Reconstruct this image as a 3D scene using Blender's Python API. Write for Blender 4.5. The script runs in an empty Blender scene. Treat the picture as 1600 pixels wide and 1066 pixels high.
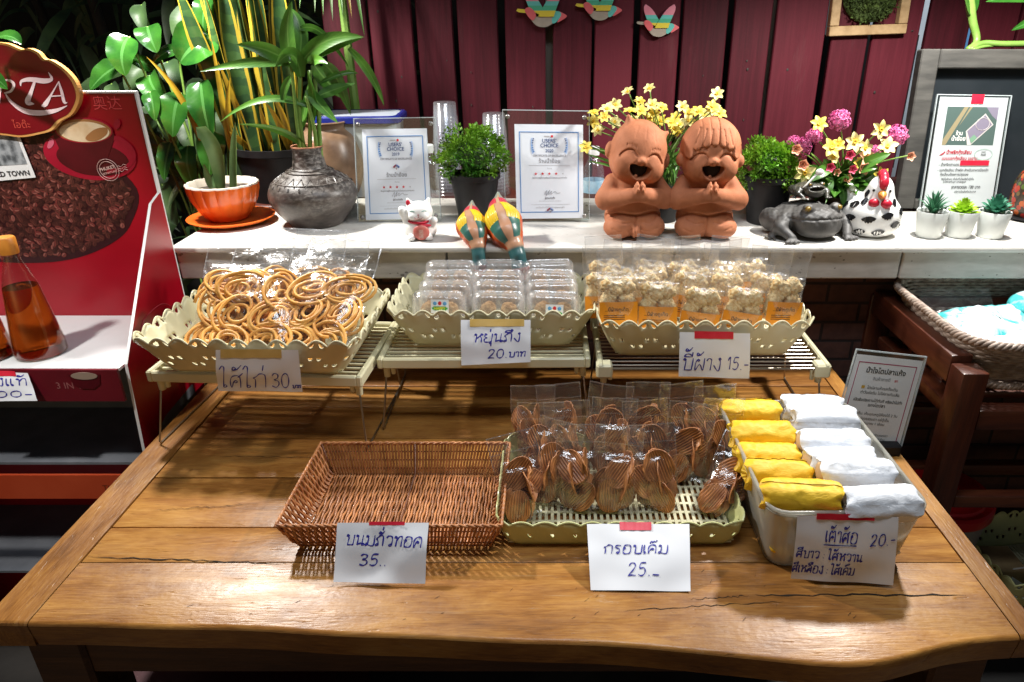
import bpy, bmesh, math, random
import numpy as np
from mathutils import Vector, Matrix, Euler
from math import radians as R, sin, cos, pi, sqrt
random.seed(7); np.random.seed(7)
SC = bpy.context.scene
COL = SC.collection

# ---------------------------------------------------------------- camera
TILT = 24.46
CAM_Z = 1.53
FPX, CX, CY = 1108.0, 865.0, 533.0
cam_d = bpy.data.cameras.new('camera'); cam = bpy.data.objects.new('camera', cam_d); COL.objects.link(cam)
cam.location = (0, 0, CAM_Z); cam.rotation_euler = (R(90 - TILT), 0, 0)
cam_d.sensor_width = 36; cam_d.lens = FPX / 1600 * 36; cam_d.shift_x = -65 / 1600
cam_d.clip_start = 0.05; cam_d.clip_end = 200
SC.camera = cam

# ---------------------------------------------------------------- world + lamps (covered stall in the evening)
w = bpy.data.worlds.new("World"); SC.world = w; w.use_nodes = True
nt = w.node_tree
sky = nt.nodes.new('ShaderNodeTexSky'); sky.sky_type = 'NISHITA'; sky.sun_disc = False
sky.sun_elevation = R(12); sky.sun_rotation = R(200)
nt.links.new(sky.outputs[0], nt.nodes['Background'].inputs[0]); nt.nodes['Background'].inputs[1].default_value = 0.014

def lamp(name, kind, loc, energy, col, rot=(0, 0, 0), **kw):
    d = bpy.data.lights.new(name, kind); d.energy = energy; d.color = col
    for k, v in kw.items(): setattr(d, k, v)
    o = bpy.data.objects.new(name, d); COL.objects.link(o); o.location = loc; o.rotation_euler = rot
    return o
# shaded lamps hung above the counter, one over the coffee stand, an added overhead fill
lamp('lamp_over_counter', 'SPOT', (-.98, 1.72, 1.90), 98, (1, .965, .91), shadow_soft_size=.045, spot_size=R(150), spot_blend=.35)
lamp('lamp_over_counter', 'SPOT', (0.88, 1.57, 1.90), 86, (1, .965, .91), shadow_soft_size=.045, spot_size=R(150), spot_blend=.35)
lamp('lamp_over_stand', 'SPOT', (-1.22, .72, 2.10), 66, (1, .97, .92), rot=(R(33), 0, 0), shadow_soft_size=.05, spot_size=R(44), spot_blend=.5)
lamp('house_wall_fill', 'SPOT', (2.3, 3.0, 1.75), 40, (.85, .93, 1), rot=(R(84), 0, R(-20)), shadow_soft_size=.05, spot_size=R(120), spot_blend=.5)  # added light behind the fence, brightens the house wall
lamp('overhead_fill', 'AREA', (0.22, 0.80, 2.45), 14.5, (.87, .93, 1), rot=(R(14), 0, 0), shape='RECTANGLE', size=1.0, size_y=.25)  # added soft fill for the signs and figure fronts, no fixture there

SC.view_settings.view_transform = 'Standard'; SC.view_settings.look = 'None'
SC.view_settings.exposure = 0; SC.view_settings.gamma = 1
SC.render.engine = 'CYCLES'
cy = SC.cycles
cy.max_bounces = 8; cy.diffuse_bounces = 3; cy.glossy_bounces = 3; cy.transmission_bounces = 8; cy.transparent_max_bounces = 32
cy.caustics_reflective = False; cy.caustics_refractive = False
cy.sample_clamp_indirect = 3.0; cy.use_denoising = True; cy.blur_glossy = 1.0

# ---------------------------------------------------------------- placing helpers: a pixel of the photo (1600 px wide) met with a plane of the place
_c, _s = cos(R(TILT)), sin(R(TILT))
def ray(px, py):
    u = (px - CX) / FPX; v = (py - CY) / FPX
    return Vector((u, _c - v * _s, -_s - v * _c))
def atz(px, py, z):
    d = ray(px, py); return Vector((0, 0, CAM_Z)) + d * ((z - CAM_Z) / d.z)
def aty(px, py, y):
    d = ray(px, py); return Vector((0, 0, CAM_Z)) + d * (y / d.y)

# ---------------------------------------------------------------- mesh builder
def rot(x=0, y=0, z=0): return Euler((R(x), R(y), R(z))).to_matrix().to_4x4()
def T(x, y, z): return Matrix.Translation((x, y, z))
def S(x, y=None, z=None):
    if y is None: y = z = x
    return Matrix.Diagonal((x, y, z, 1))
def frame_from(z, hint=Vector((0, 0, 1))):
    z = Vector(z).normalized(); x = Vector(hint).cross(z)
    if x.length < 1e-5: x = Vector((1, 0, 0)).cross(z)
    x.normalize(); y = z.cross(x)
    return Matrix((x, y, z)).transposed().to_4x4()

class MB:
    def __init__(s): s.v = []; s.f = []; s.mi = []; s.uv = []; s.t = []; s.tint = None
    def add(s, vs, fs, mi=0, uv=None, M=None, tint=None):
        o = len(s.v)
        if M is not None: vs = [M @ Vector(p) for p in vs]
        s.v += [tuple(p) for p in vs]
        s.uv += list(uv) if uv is not None else [(0.5, 0.5)] * len(vs)
        tt = tint if tint is not None else (s.tint if s.tint is not None else 0.5)
        s.t += [tt] * len(vs)
        s.f += [tuple(i + o for i in f) for f in fs]; s.mi += [mi] * len(fs)
        return s
    def box(s, c, d, mi=0, bev=0, M=None, tint=None, seg=1):
        bm = bmesh.new(); bmesh.ops.create_cube(bm, size=1)
        bmesh.ops.scale(bm, vec=d, verts=bm.verts)
        if bev: bmesh.ops.bevel(bm, geom=bm.edges[:], offset=bev, segments=seg, affect='EDGES', profile=.5)
        bm.verts.ensure_lookup_table()
        vs = [v.co + Vector(c) for v in bm.verts]; fs = [[v.index for v in f.verts] for f in bm.faces]
        bm.free(); return s.add(vs, fs, mi, M=M, tint=tint)
    def grid(s, fn, nu, nv, mi=0, cu=False, cv=False, M=None, tint=None, flip=False):
        vs = []; uv = []
        for j in range(nv + (0 if cv else 1)):
            for i in range(nu + (0 if cu else 1)):
                u, v = i / nu, j / nv
                vs.append(fn(u, v)); uv.append((u, v))
        W = nu + (0 if cu else 1); H = nv + (0 if cv else 1); fs = []
        for j in range(nv):
            for i in range(nu):
                a, b = i, (i + 1) % W; p, q = j, (j + 1) % H
                f = (p * W + a, p * W + b, q * W + b, q * W + a)
                fs.append(f[::-1] if flip else f)
        return s.add(vs, fs, mi, uv, M, tint)
    def lathe(s, prof, n=32, mi=0, M=None, mod=None, capb=True, capt=True, tint=None):
        m = len(prof)
        L = [0]
        for k in range(1, m): L.append(L[-1] + math.hypot(prof[k][0] - prof[k-1][0], prof[k][1] - prof[k-1][1]))
        vs = []; uv = []; fs = []
        for k, (r, z) in enumerate(prof):
            for i in range(n):
                a = 2 * pi * i / n; rr = r * (mod(a, z) if mod else 1)
                vs.append((rr * cos(a), rr * sin(a), z)); uv.append((i / n, L[k] / max(L[-1], 1e-9)))
        for k in range(m - 1):
            for i in range(n):
                j = (i + 1) % n; fs.append((k * n + i, k * n + j, (k + 1) * n + j, (k + 1) * n + i))
        if capb and prof[0][0] > 1e-6: fs.append(tuple(range(n - 1, -1, -1)))
        if capt and prof[-1][0] > 1e-6: fs.append(tuple((m - 1) * n + i for i in range(n)))
        return s.add(vs, fs, mi, uv, M, tint)
    def tube(s, pts, r, n=6, mi=0, closed=False, cap=True, M=None, tint=None, flat=1.0):
        P = [Vector(p) for p in pts]; m = len(P)
        rr = r if isinstance(r, (list, tuple)) else [r] * m
        vs = []; uv = []; fs = []; up = None
        for k in range(m):
            a = P[k - 1] if (k > 0 or closed) else P[k]; b = P[(k + 1) % m] if (k < m - 1 or closed) else P[k]
            t = (b - a)
            t = t.normalized() if t.length > 1e-9 else Vector((0, 0, 1))
            if up is None: up = Vector((0, 0, 1)) if abs(t.z) < .9 else Vector((1, 0, 0))
            x = up - t * up.dot(t)
            if x.length < 1e-6: x = Vector((1, 0, 0)).cross(t)
            x.normalize(); up = x; y = t.cross(x)
            for i in range(n):
                an = 2 * pi * i / n
                vs.append(P[k] + x * (rr[k] * cos(an) * flat) + y * (rr[k] * sin(an))); uv.append((i / n, k / max(1, m - 1)))
        for k in range(m if closed else m - 1):
            q = (k + 1) % m
            for i in range(n):
                j = (i + 1) % n; fs.append((k * n + i, k * n + j, q * n + j, q * n + i))
        if cap and not closed:
            fs.append(tuple(range(n - 1, -1, -1))); fs.append(tuple((m - 1) * n + i for i in range(n)))
        return s.add(vs, fs, mi, uv, M, tint)
    def ell(s, c, r, n=16, m=10, mi=0, M=None, tint=None):
        if not isinstance(r, (tuple, list)): r = (r, r, r)
        def fn(u, v):
            a = 2 * pi * u; b = pi * (v - .5); b = max(-pi / 2 + .001, min(pi / 2 - .001, b))
            return Vector((c[0] + r[0] * cos(a) * cos(b), c[1] + r[1] * sin(a) * cos(b), c[2] + r[2] * sin(b)))
        return s.grid(fn, n, m, mi, cu=True, M=M, tint=tint)
    def prism(s, pts, th, mi=0, M=None, tint=None, ms=None):
        # outline in XY extruded from z=0 to z=th
        n = len(pts); vs = [(x, y, 0) for x, y in pts] + [(x, y, th) for x, y in pts]
        uv = [(x, y) for x, y in pts] * 2
        s.add(vs, [tuple(range(n - 1, -1, -1)), tuple(range(n, 2 * n))], mi, uv, M, tint)
        return s.add(vs, [(i, (i + 1) % n, n + (i + 1) % n, n + i) for i in range(n)], mi if ms is None else ms, uv, M, tint)
    def blade(s, p0, p1, p2, w, prof, hint=(0, 0, 1), fold=.15, nl=10, nw=4, mi=0, tint=None, wav=0, p3=None, M=None, twist=0):
        # a leaf along a bezier curve; prof(t) gives half width share; fold lifts the edges
        p0, p1, p2 = Vector(p0), Vector(p1), Vector(p2); hint = Vector(hint)
        p3v = Vector(p3) if p3 is not None else None
        def pos(t):
            if p3v is not None: return p0 * (1-t)**3 + p1 * 3*t*(1-t)**2 + p2 * 3*t*t*(1-t) + p3v * t**3
            return p0 * (1-t)**2 + p1 * 2*t*(1-t) + p2 * t*t
        ph = random.random() * 6
        def fn(u, v):
            t = v; p = pos(t); d = (pos(min(1, t + .02)) - pos(max(0, t - .02))).normalized()
            side = d.cross(hint)
            if side.length < 1e-4: side = Vector((1, 0, 0))
            side.normalize(); nn = side.cross(d)
            if twist:
                side2 = side * cos(twist * t) + nn * sin(twist * t); nn = side2.cross(d); side = side2
            a = (u - .5) * 2; hw = w * prof(t)
            return p + side * (a * hw) + nn * (fold * hw * a * a + wav * hw * sin(ph + t * 14) * abs(a))
        return s.grid(fn, nw, nl, mi, tint=tint, M=M)
    def build(s, name, mats, parent=None, sm=35, loc=None):
        me = bpy.data.meshes.new(name); me.from_pydata(s.v, [], s.f)
        if not isinstance(mats, (list, tuple)): mats = [mats]
        for m in mats: me.materials.append(m)
        me.polygons.foreach_set('material_index', s.mi)
        uvl = me.uv_layers.new(name='UVMap')
        li = np.zeros(len(me.loops), dtype=np.int32); me.loops.foreach_get('vertex_index', li)
        uvl.data.foreach_set('uv', np.array(s.uv, dtype=np.float32)[li].ravel())
        at = me.attributes.new('tint', 'FLOAT', 'POINT'); at.data.foreach_set('value', np.array(s.t, dtype=np.float32))
        if sm:
            me.polygons.foreach_set('use_smooth', [True] * len(me.polygons))
            if sm < 180: me.set_sharp_from_angle(angle=R(sm))
        me.validate(); me.update()
        o = bpy.data.objects.new(name, me); COL.objects.link(o)
        if parent is not None: o.parent = parent
        if loc is not None: o.location = loc
        return o

def tag(o, label=None, cat=None, group=None, kind=None):
    if label: o['label'] = label
    if cat: o['category'] = cat
    if group: o['group'] = group
    if kind: o['kind'] = kind
    return o
def thing(name, label, cat, loc=(0, 0, 0), rz=0, group=None, M=None):
    o = bpy.data.objects.new(name, None); COL.objects.link(o); o.empty_display_size = .05
    if M is not None: o.matrix_world = M
    else: o.location = loc; o.rotation_euler = (0, 0, R(rz))
    return tag(o, label, cat, group)
_kids = {}
def copy_tree(o, parent=None):
    c = o.copy(); COL.objects.link(c)
    if parent is not None: c.parent = parent
    for ch in [x for x in o.children]: copy_tree(ch, c)
    return c
def dup(o, M, label=None):
    c = copy_tree(o); c.matrix_world = M
    if label: c['label'] = label
    return c
def cr(pts, n=6, closed=False):
    # Catmull-Rom through pts (2D or 3D tuples)
    P = [np.array(p, float) for p in pts]; out = []
    m = len(P); rng = m if closed else m - 1
    for k in range(rng):
        p1, p2 = P[k], P[(k + 1) % m]
        p0 = P[k - 1] if (k > 0 or closed) else p1; p3 = P[(k + 2) % m] if (k + 2 < m or closed) else p2
        for i in range(n):
            t = i / n
            out.append(tuple(.5 * ((2*p1) + (p2-p0)*t + (2*p0-5*p1+4*p2-p3)*t*t + (3*p1-p0-3*p2+p3)*t**3)))
    if not closed: out.append(tuple(P[-1]))
    return out

# ---------------------------------------------------------------- signed distance modelling for rounded figures
class Sdf:
    def __init__(s, lo, hi, h):
        s.lo = np.array(lo, float); s.h = h
        n = [int((hi[i] - lo[i]) / h) + 2 for i in range(3)]
        g = np.meshgrid(*[lo[i] + h * np.arange(n[i]) for i in range(3)], indexing='ij')
        s.X, s.Y, s.Z = g; s.F = np.full(s.X.shape, 1.0)
    def loc(s, c, M=None):
        x, y, z = s.X - c[0], s.Y - c[1], s.Z - c[2]
        if M is not None:
            m = np.array(M.to_3x3().inverted()); x, y, z = (m[0,0]*x+m[0,1]*y+m[0,2]*z, m[1,0]*x+m[1,1]*y+m[1,2]*z, m[2,0]*x+m[2,1]*y+m[2,2]*z)
        return x, y, z
    def e(s, c, r, M=None):
        x, y, z = s.loc(c, M); a, b, d = r
        k0 = np.sqrt((x/a)**2 + (y/b)**2 + (z/d)**2); k1 = np.sqrt((x/a/a)**2 + (y/b/b)**2 + (z/d/d)**2)
        return k0 * (k0 - 1) / np.maximum(k1, 1e-6)
    def cap(s, a, b, r1, r2=None):
        r2 = r1 if r2 is None else r2; a = np.array(a, float); b = np.array(b, float); d = b - a
        x, y, z = s.X - a[0], s.Y - a[1], s.Z - a[2]
        t = np.clip((x*d[0] + y*d[1] + z*d[2]) / max(d.dot(d), 1e-12), 0, 1)
        return np.sqrt((x - t*d[0])**2 + (y - t*d[1])**2 + (z - t*d[2])**2) - (r1 + (r2 - r1) * t)
    def u(s, d, k=.006):
        if k <= 0: s.F = np.minimum(s.F, d); return s
        h = np.clip(.5 + .5 * (d - s.F) / k, 0, 1); s.F = d * (1-h) + s.F * h - k * h * (1-h); return s
    def sub(s, d, k=.003):
        h = np.clip(.5 - .5 * (s.F + d) / k, 0, 1); s.F = s.F * (1-h) - d * h + k * h * (1-h); return s
    def path(s, pts, r, sub=False, k=.002):
        D = None
        for a, b in zip(pts[:-1], pts[1:]):
            d = s.cap(a, b, r); D = d if D is None else np.minimum(D, d)
        return s.sub(D, k) if sub else s.u(D, k)
    def mesh(s, mb, mi=0, M=None, tint=None, uvf=None):
        F = s.F; Sg = F < 0; n = F.shape
        c = [(i, j, k) for i in (0, 1) for j in (0, 1) for k in (0, 1)]
        sl = lambda d: tuple(slice(d[a], n[a] - 1 + d[a]) for a in range(3))
        cnt = sum(Sg[sl(d)].astype(int) for d in c); act = (cnt > 0) & (cnt < 8)
        idx = np.full(act.shape, -1, int); I = np.argwhere(act); idx[act] = np.arange(len(I))
        pos = np.zeros((len(I), 3)); wsum = np.zeros(len(I))
        for a in c:
            for ax in range(3):
                if a[ax]: continue
                b = list(a); b[ax] = 1
                fa = F[I[:,0]+a[0], I[:,1]+a[1], I[:,2]+a[2]]; fb = F[I[:,0]+b[0], I[:,1]+b[1], I[:,2]+b[2]]
                m = (fa < 0) != (fb < 0); t = np.where(m, fa / np.where(m, fa - fb, 1), 0)
                p = np.zeros((len(I), 3)) + np.array(a, float); p[:, ax] += t
                pos[m] += p[m]; wsum[m] += 1
        V = s.lo + s.h * (I + pos / np.maximum(wsum, 1)[:, None])
        faces = []
        for ax in range(3):
            o1, o2 = (ax + 1) % 3, (ax + 2) % 3
            A = [slice(1, n[q] - 1) for q in range(3)]; A[ax] = slice(0, n[ax] - 1)
            Bs = list(A); Bs[ax] = slice(1, n[ax])
            sa, sb = Sg[tuple(A)], Sg[tuple(Bs)]
            E = np.argwhere(sa != sb)
            if not len(E): continue
            fl = sa[tuple(E.T)]
            off = np.array([A[q].start for q in range(3)]); E = E + off
            q = []
            for d1, d2 in ((-1, -1), (0, -1), (0, 0), (-1, 0)):
                e = E.copy(); e[:, o1] += d1; e[:, o2] += d2; q.append(idx[tuple(e.T)])
            q = np.stack(q, 1); q[~fl] = q[~fl][:, ::-1]
            faces.append(q)
        Fc = np.concatenate(faces)
        uv = uvf(V) if uvf else None
        return mb.add([Vector(v) for v in V], [tuple(int(i) for i in f) for f in Fc], mi, uv, M, tint)

# ---------------------------------------------------------------- materials
class NT:
    def __init__(s, name):
        s.m = bpy.data.materials.new(name); s.m.use_nodes = True; s.t = s.m.node_tree
        s.t.nodes.clear(); s.out = s.t.nodes.new('ShaderNodeOutputMaterial')
    def n(s, typ, ins=None, **kw):
        nd = s.t.nodes.new('ShaderNode' + typ)
        for k, v in kw.items(): setattr(nd, k, v)
        for k, v in (ins or {}).items(): s.set(nd.inputs[k], v)
        return nd
    def set(s, sock, v):
        if isinstance(v, bpy.types.NodeSocket): s.t.links.new(v, sock)
        elif isinstance(v, bpy.types.Node): s.t.links.new(v.outputs[0], sock)
        else:
            if isinstance(v, (tuple, list)) and len(v) == 3 and sock.type == 'RGBA': v = (*v, 1)
            sock.default_value = v
    def math(s, op, a, b=None, c=None, clamp=False):
        nd = s.t.nodes.new('ShaderNodeMath'); nd.operation = op; nd.use_clamp = clamp
        for i, v in enumerate((a, b, c)):
            if v is not None: s.set(nd.inputs[i], v)
        return nd.outputs[0]
    def co(s, space='Object', scale=(1, 1, 1), loc=(0, 0, 0), rt=(0, 0, 0)):
        tc = s.n('TexCoord'); mp = s.n('Mapping', {'Vector': tc.outputs[space], 'Scale': scale, 'Location': loc, 'Rotation': rt}); return mp.outputs[0]
    def noise(s, vec, scale=5, detail=4, rough=.55, dist=0):
        return s.n('TexNoise', {'Vector': vec, 'Scale': scale, 'Detail': detail, 'Roughness': rough, 'Distortion': dist}).outputs[0]
    def ramp(s, fac, stops, interp='LINEAR'):
        nd = s.n('ValToRGB', {'Fac': fac}); cr_ = nd.color_ramp; cr_.interpolation = interp
        while len(cr_.elements) < len(stops): cr_.elements.new(.5)
        for e, (p, c) in zip(cr_.elements, stops):
            e.position = p; e.color = (*c, 1) if len(c) == 3 else c
        return nd.outputs[0]
    def mix(s, fac, a, b, mode='MIX'):
        nd = s.n('Mix', data_type='RGBA', blend_type=mode)
        s.set(nd.inputs[0], fac); s.set(nd.inputs[6], a); s.set(nd.inputs[7], b); return nd.outputs[2]
    def bump(s, h, strength=.3, dist=.002, normal=None):
        d = {'Height': h, 'Strength': strength, 'Distance': dist}
        if normal is not None: d['Normal'] = normal
        return s.n('Bump', d).outputs[0]
    def attr(s, name='tint'): return s.n('Attribute', attribute_name=name).outputs['Fac']
    def uv(s):
        sep = s.n('SeparateXYZ', {'Vector': s.n('TexCoord').outputs['UV']}); return sep.outputs[0], sep.outputs[1]
    def xyz(s, space='Object'):
        sep = s.n('SeparateXYZ', {'Vector': s.n('TexCoord').outputs[space]}); return sep.outputs
    def pbr(s, color, rough=.5, bump=None, **kw):
        d = {'Base Color': color, 'Roughness': rough}
        if bump is not None: d['Normal'] = bump
        for k, v in kw.items(): d[k] = v
        p = s.n('BsdfPrincipled', d); s.t.links.new(p.outputs[0], s.out.inputs[0]); return s.m
    def surf(s, sh): s.t.links.new(sh if isinstance(sh, bpy.types.NodeSocket) else sh.outputs[0], s.out.inputs[0]); return s.m

def mat(name, c1, c2=None, scale=20, rough=.5, bump=0, bscale=80, bdist=.001, rvar=0, tintvar=0, stretch=(1, 1, 1), detail=4, lo=.35, hi=.65, **kw):
    m = NT(name); vec = m.co(scale=stretch)
    col = (*c1, 1)
    if c2 is not None: col = m.ramp(m.noise(vec, scale, detail), [(lo, c1), (hi, c2)])
    if tintvar:
        t = m.math('MULTIPLY_ADD', m.attr(), tintvar * 2, 1 - tintvar)
        hs = m.n('HueSaturation', {'Color': col, 'Value': t}); col = hs.outputs[0]
    b = m.bump(m.noise(vec, bscale, 3), bump, bdist) if bump else None
    rg = rough
    if rvar: rg = m.math('MULTIPLY_ADD', m.noise(vec, scale * 1.7, 3), rvar * 2, rough - rvar)
    return m.pbr(col, rg, b, **kw)
def clear(name, tint=(1, 1, 1), rough=.12, base=.05, edge=.6, bump=.4, bscale=40, milk=0.0, bdist=.004, milkcol=(.9, .92, .95)):
    m = NT(name); vec = m.co()
    nz = m.noise(vec, bscale, 4, .6, .6); b = m.bump(nz, bump, bdist)
    lw = m.n('LayerWeight', {'Blend': .5, 'Normal': b}); f = m.math('POWER', lw.outputs['Facing'], 3.0)
    fac = m.math('MULTIPLY_ADD', f, edge, base, clamp=True)
    tr = m.n('BsdfTransparent', {'Color': tint}); gl = m.n('BsdfGlossy', {'Color': (1, 1, 1), 'Roughness': rough, 'Normal': b})
    mx = m.n('MixShader', {0: fac, 1: tr.outputs[0], 2: gl.outputs[0]})
    if milk:
        df = m.n('BsdfDiffuse', {'Color': milkcol}); tl = m.n('BsdfTranslucent', {'Color': milkcol})
        ad = m.n('MixShader', {0: .5, 1: df.outputs[0], 2: tl.outputs[0]})
        mx = m.n('MixShader', {0: milk, 1: mx.outputs[0], 2: ad.outputs[0]})
    return m.surf(mx)

# ---------------------------------------------------------------- materials of the place
def wood_mat(name, cols, rough=.38, sx=1.1, sy=13, spec=.5, scuff=.0, coat=0.0):
    m = NT(name); tc = m.n('TexCoord').outputs['Object']
    off = m.n('CombineXYZ', {0: m.math('MULTIPLY', m.attr(), 13.0), 1: m.math('MULTIPLY', m.attr(), 37.0)}).outputs[0]
    v = m.n('VectorMath', {0: tc, 1: off}, operation='ADD').outputs[0]
    v1 = m.n('Mapping', {'Vector': v, 'Scale': (sx, sy, sy)}).outputs[0]
    v2 = m.n('Mapping', {'Vector': v, 'Scale': (sx * 5, sy * 11, sy * 11)}).outputs[0]
    n1 = m.noise(v1, 2.6, 6, .6, .9); n2 = m.noise(v2, 3.0, 3, .6); n3 = m.noise(v, 4.5, 3, .5)
    f = m.math('ADD', m.math('MULTIPLY_ADD', n2, .32, m.math('MULTIPLY', n1, .54)), m.math('MULTIPLY', n3, .32))
    f = m.math('ADD', f, m.math('MULTIPLY_ADD', m.attr(), .16, -.13))
    col = m.ramp(f, [(.34, cols[0]), (.50, cols[1]), (.62, cols[2]), (.76, cols[3])])
    # fine diagonal wear
    vw = m.n('Mapping', {'Vector': v, 'Scale': (3, 90, 1), 'Rotation': (0, 0, .9)}).outputs[0]; wear = m.ramp(m.noise(vw, 1.6, 4, .7), [(.60, (0, 0, 0)), (.72, (1, 1, 1))])
    wmask = m.ramp(m.noise(v, 6, 3), [(.48, (0, 0, 0)), (.64, (1, 1, 1))]); wear = m.math('MULTIPLY', wear, wmask)
    col = m.mix(m.math('MULTIPLY', wear, .34 if scuff else .12), col, (.62, .46, .28, 1))
    blot = m.ramp(m.noise(v, 2.3, 5, .6), [(.38, (.62, .58, .55)), (.58, (1.06, 1.05, 1.04))]); col = m.mix(.8 if scuff else .3, col, blot, 'MULTIPLY')
    # dark pores and short ticks along the grain
    v3 = m.n('Mapping', {'Vector': v, 'Scale': (26, 150, 60)}).outputs[0]
    pore = m.ramp(m.noise(v3, 1.0, 2), [(.66, (0, 0, 0)), (.74, (1, 1, 1))])
    col = m.mix(m.math('MULTIPLY', pore, .38), col, (*cols[0], 1), 'MIX')
    rg = m.math('MULTIPLY_ADD', m.noise(v1, 5, 4), .30, rough - .15)
    if scuff:
        v4 = m.n('Mapping', {'Vector': v, 'Scale': (1, 2.4, 1), 'Rotation': (0, 0, .5)}).outputs[0]
        sc = m.ramp(m.noise(v4, 9, 6, .75), [(.66, (0, 0, 0)), (.78, (1, 1, 1))])
        col = m.mix(m.math('MULTIPLY', sc, scuff), col, (.55, .45, .34, 1))
        rg = m.math('ADD', rg, m.math('MULTIPLY', sc, .2))
    h = m.math('ADD', m.math('MULTIPLY', n2, .5), m.math('ADD', n1, m.math('MULTIPLY', pore, -.5)))
    b = m.bump(m.math('MULTIPLY_ADD', m.noise(v, 22, 3), 1.2, h), .45, .0016)
    return m.pbr(col, rg, b, **{'Specular IOR Level': spec, 'Coat Weight': coat, 'Coat Roughness': .22})

M_TABLE = wood_mat('table_wood', [(.15, .056, .011), (.33, .137, .029), (.46, .218, .051), (.58, .31, .086)], .36, sx=2.2, sy=9, scuff=.35, coat=0)
M_APRON = wood_mat('apron_wood', [(.04, .018, .008), (.08, .032, .012), (.12, .05, .018), (.17, .075, .03)], .5)
M_CHAIR = wood_mat('chair_wood', [(.03, .008, .004), (.065, .015, .007), (.10, .025, .010), (.145, .042, .016)], .36, coat=.2)
M_DARKW = wood_mat('dark_wood', [(.03, .008, .006), (.05, .012, .008), (.07, .016, .010), (.09, .022, .014)], .5)
M_CRACK = mat('crack_dark', (.012, .007, .004), rough=.9)

def fence_mat():
    m = NT('maroon_paint'); v = m.co(scale=(30, 30, 1.4)); tc = m.co()
    n1 = m.noise(v, 2.2, 5, .65, .5); n2 = m.noise(tc, 3.0, 4)
    f = m.math('ADD', m.math('MULTIPLY', n1, .55), m.math('MULTIPLY_ADD', m.attr(), .35, m.math('MULTIPLY', n2, .30)))
    col = m.ramp(f, [(.30, (.028, .0025, .005)), (.55, (.066, .006, .012)), (.80, (.105, .012, .021))])
    dust = m.ramp(m.noise(m.co(scale=(6, 6, 1)), 2.5, 5, .7), [(.62, (0, 0, 0)), (.8, (1, 1, 1))])
    col = m.mix(m.math('MULTIPLY', dust, .22), col, (.15, .08, .075, 1))
    return m.pbr(col, m.math('MULTIPLY_ADD', n2, .3, .5), m.bump(n1, .3, .002), **{'Specular IOR Level': .2})
M_FENCE = fence_mat()
def stone_mat(name, a, b, pit=1.0, rough=.7):
    m = NT(name); tc = m.co(); n1 = m.noise(tc, 9, 6, .6); n2 = m.noise(m.co(scale=(3, 3, 14)), 6, 5, .6)
    col = m.ramp(m.math('MULTIPLY_ADD', n2, .5, m.math('MULTIPLY', n1, .5)), [(.36, a), (.64, b)])
    vo = m.n('TexVoronoi', {'Vector': m.co(scale=(1, 1, 1.6)), 'Scale': 75.0, 'Randomness': 1.0})
    sz = m.math('MULTIPLY', m.math('SUBTRACT', m.noise(tc, 26, 3, .6), .50), 2.2, clamp=True)
    p = m.math('LESS_THAN', vo.outputs['Distance'], sz)
    col = m.mix(m.math('MULTIPLY', p, .72 * pit), col, (.11, .09, .075, 1))
    h = m.math('SUBTRACT', m.math('MULTIPLY', n1, .4), m.math('MULTIPLY', p, pit))
    return m.pbr(col, rough, m.bump(h, .5, .002))
M_TRAV = stone_mat('travertine', (.40, .375, .34), (.56, .53, .49))
M_SLAB = stone_mat('cream_stone', (.60, .575, .53), (.72, .70, .65), .25, .42)
def brick_mat():
    m = NT('dark_brick'); x, y, z = m.xyz()
    v = m.n('CombineXYZ', {0: x, 1: z}).outputs[0]
    br = m.n('TexBrick', {'Vector': v, 'Color1': (.11, .045, .032, 1), 'Color2': (.065, .028, .022, 1), 'Mortar': (.022, .013, .011, 1), 'Scale': 1.0,
                          'Mortar Size': .004, 'Mortar Smooth': .25, 'Bias': -.1, 'Brick Width': .17, 'Row Height': .052})
    n = m.noise(m.co(), 40, 5)
    col = m.mix(.6, br.outputs[0], m.ramp(n, [(.3, (.5, .5, .5)), (.7, (1.35, 1.3, 1.25))]), 'MULTIPLY')
    h = m.math('MULTIPLY_ADD', n, .25, m.math('MULTIPLY', br.outputs['Fac'], -1.0))
    return m.pbr(col, .75, m.bump(h, .9, .006))
M_BRICK = brick_mat()
M_GROUND = mat('ground_concrete', (.05, .045, .04), (.085, .075, .065), 6, .8, .3, 60)
M_SOIL = mat('soil', (.02, .014, .009), (.06, .042, .028), 60, .95, .8, 120, .004)
M_BLACKPL = mat('black_plastic', (.008, .008, .009), (.014, .014, .015), 30, .5, .05, **{'Specular IOR Level': .25})
M_WHITE = mat('white_gloss', (.78, .78, .76), (.84, .84, .82), 12, .3)
M_PAPER = mat('paper', (.80, .82, .86), (.86, .87, .90), 8, .6, .06, 60)
M_INK = mat('blue_ink', (.018, .016, .24), (.03, .03, .38), 80, .55)
M_BLACKINK = mat('black_ink', (.02, .02, .022), rough=.6)
M_GREYINK = mat('grey_ink', (.22, .22, .25), rough=.6)
M_NAVY = mat('navy_ink', (.015, .06, .22), rough=.5)
M_BLUE = mat('blue_print', (.05, .22, .55), rough=.5)
M_REDP = mat('red_print', (.62, .03, .04), rough=.5)
M_REDTAPE = mat('red_tape', (.62, .012, .035), (.70, .02, .05), 40, .38, .1, 60)
M_YTAPE = mat('masking_tape', (.62, .40, .10), (.70, .48, .16), 30, .5, .15, 90)
M_STEEL = mat('wire_steel', (.42, .38, .32), rough=.32, Metallic=1.0)
M_CREAM = mat('cream_plastic', (.66, .62, .40), (.72, .68, .47), 10, .35)
M_OLIVE = mat('pale_green_plastic', (.56, .57, .25), (.62, .63, .31), 12, .36)
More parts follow.
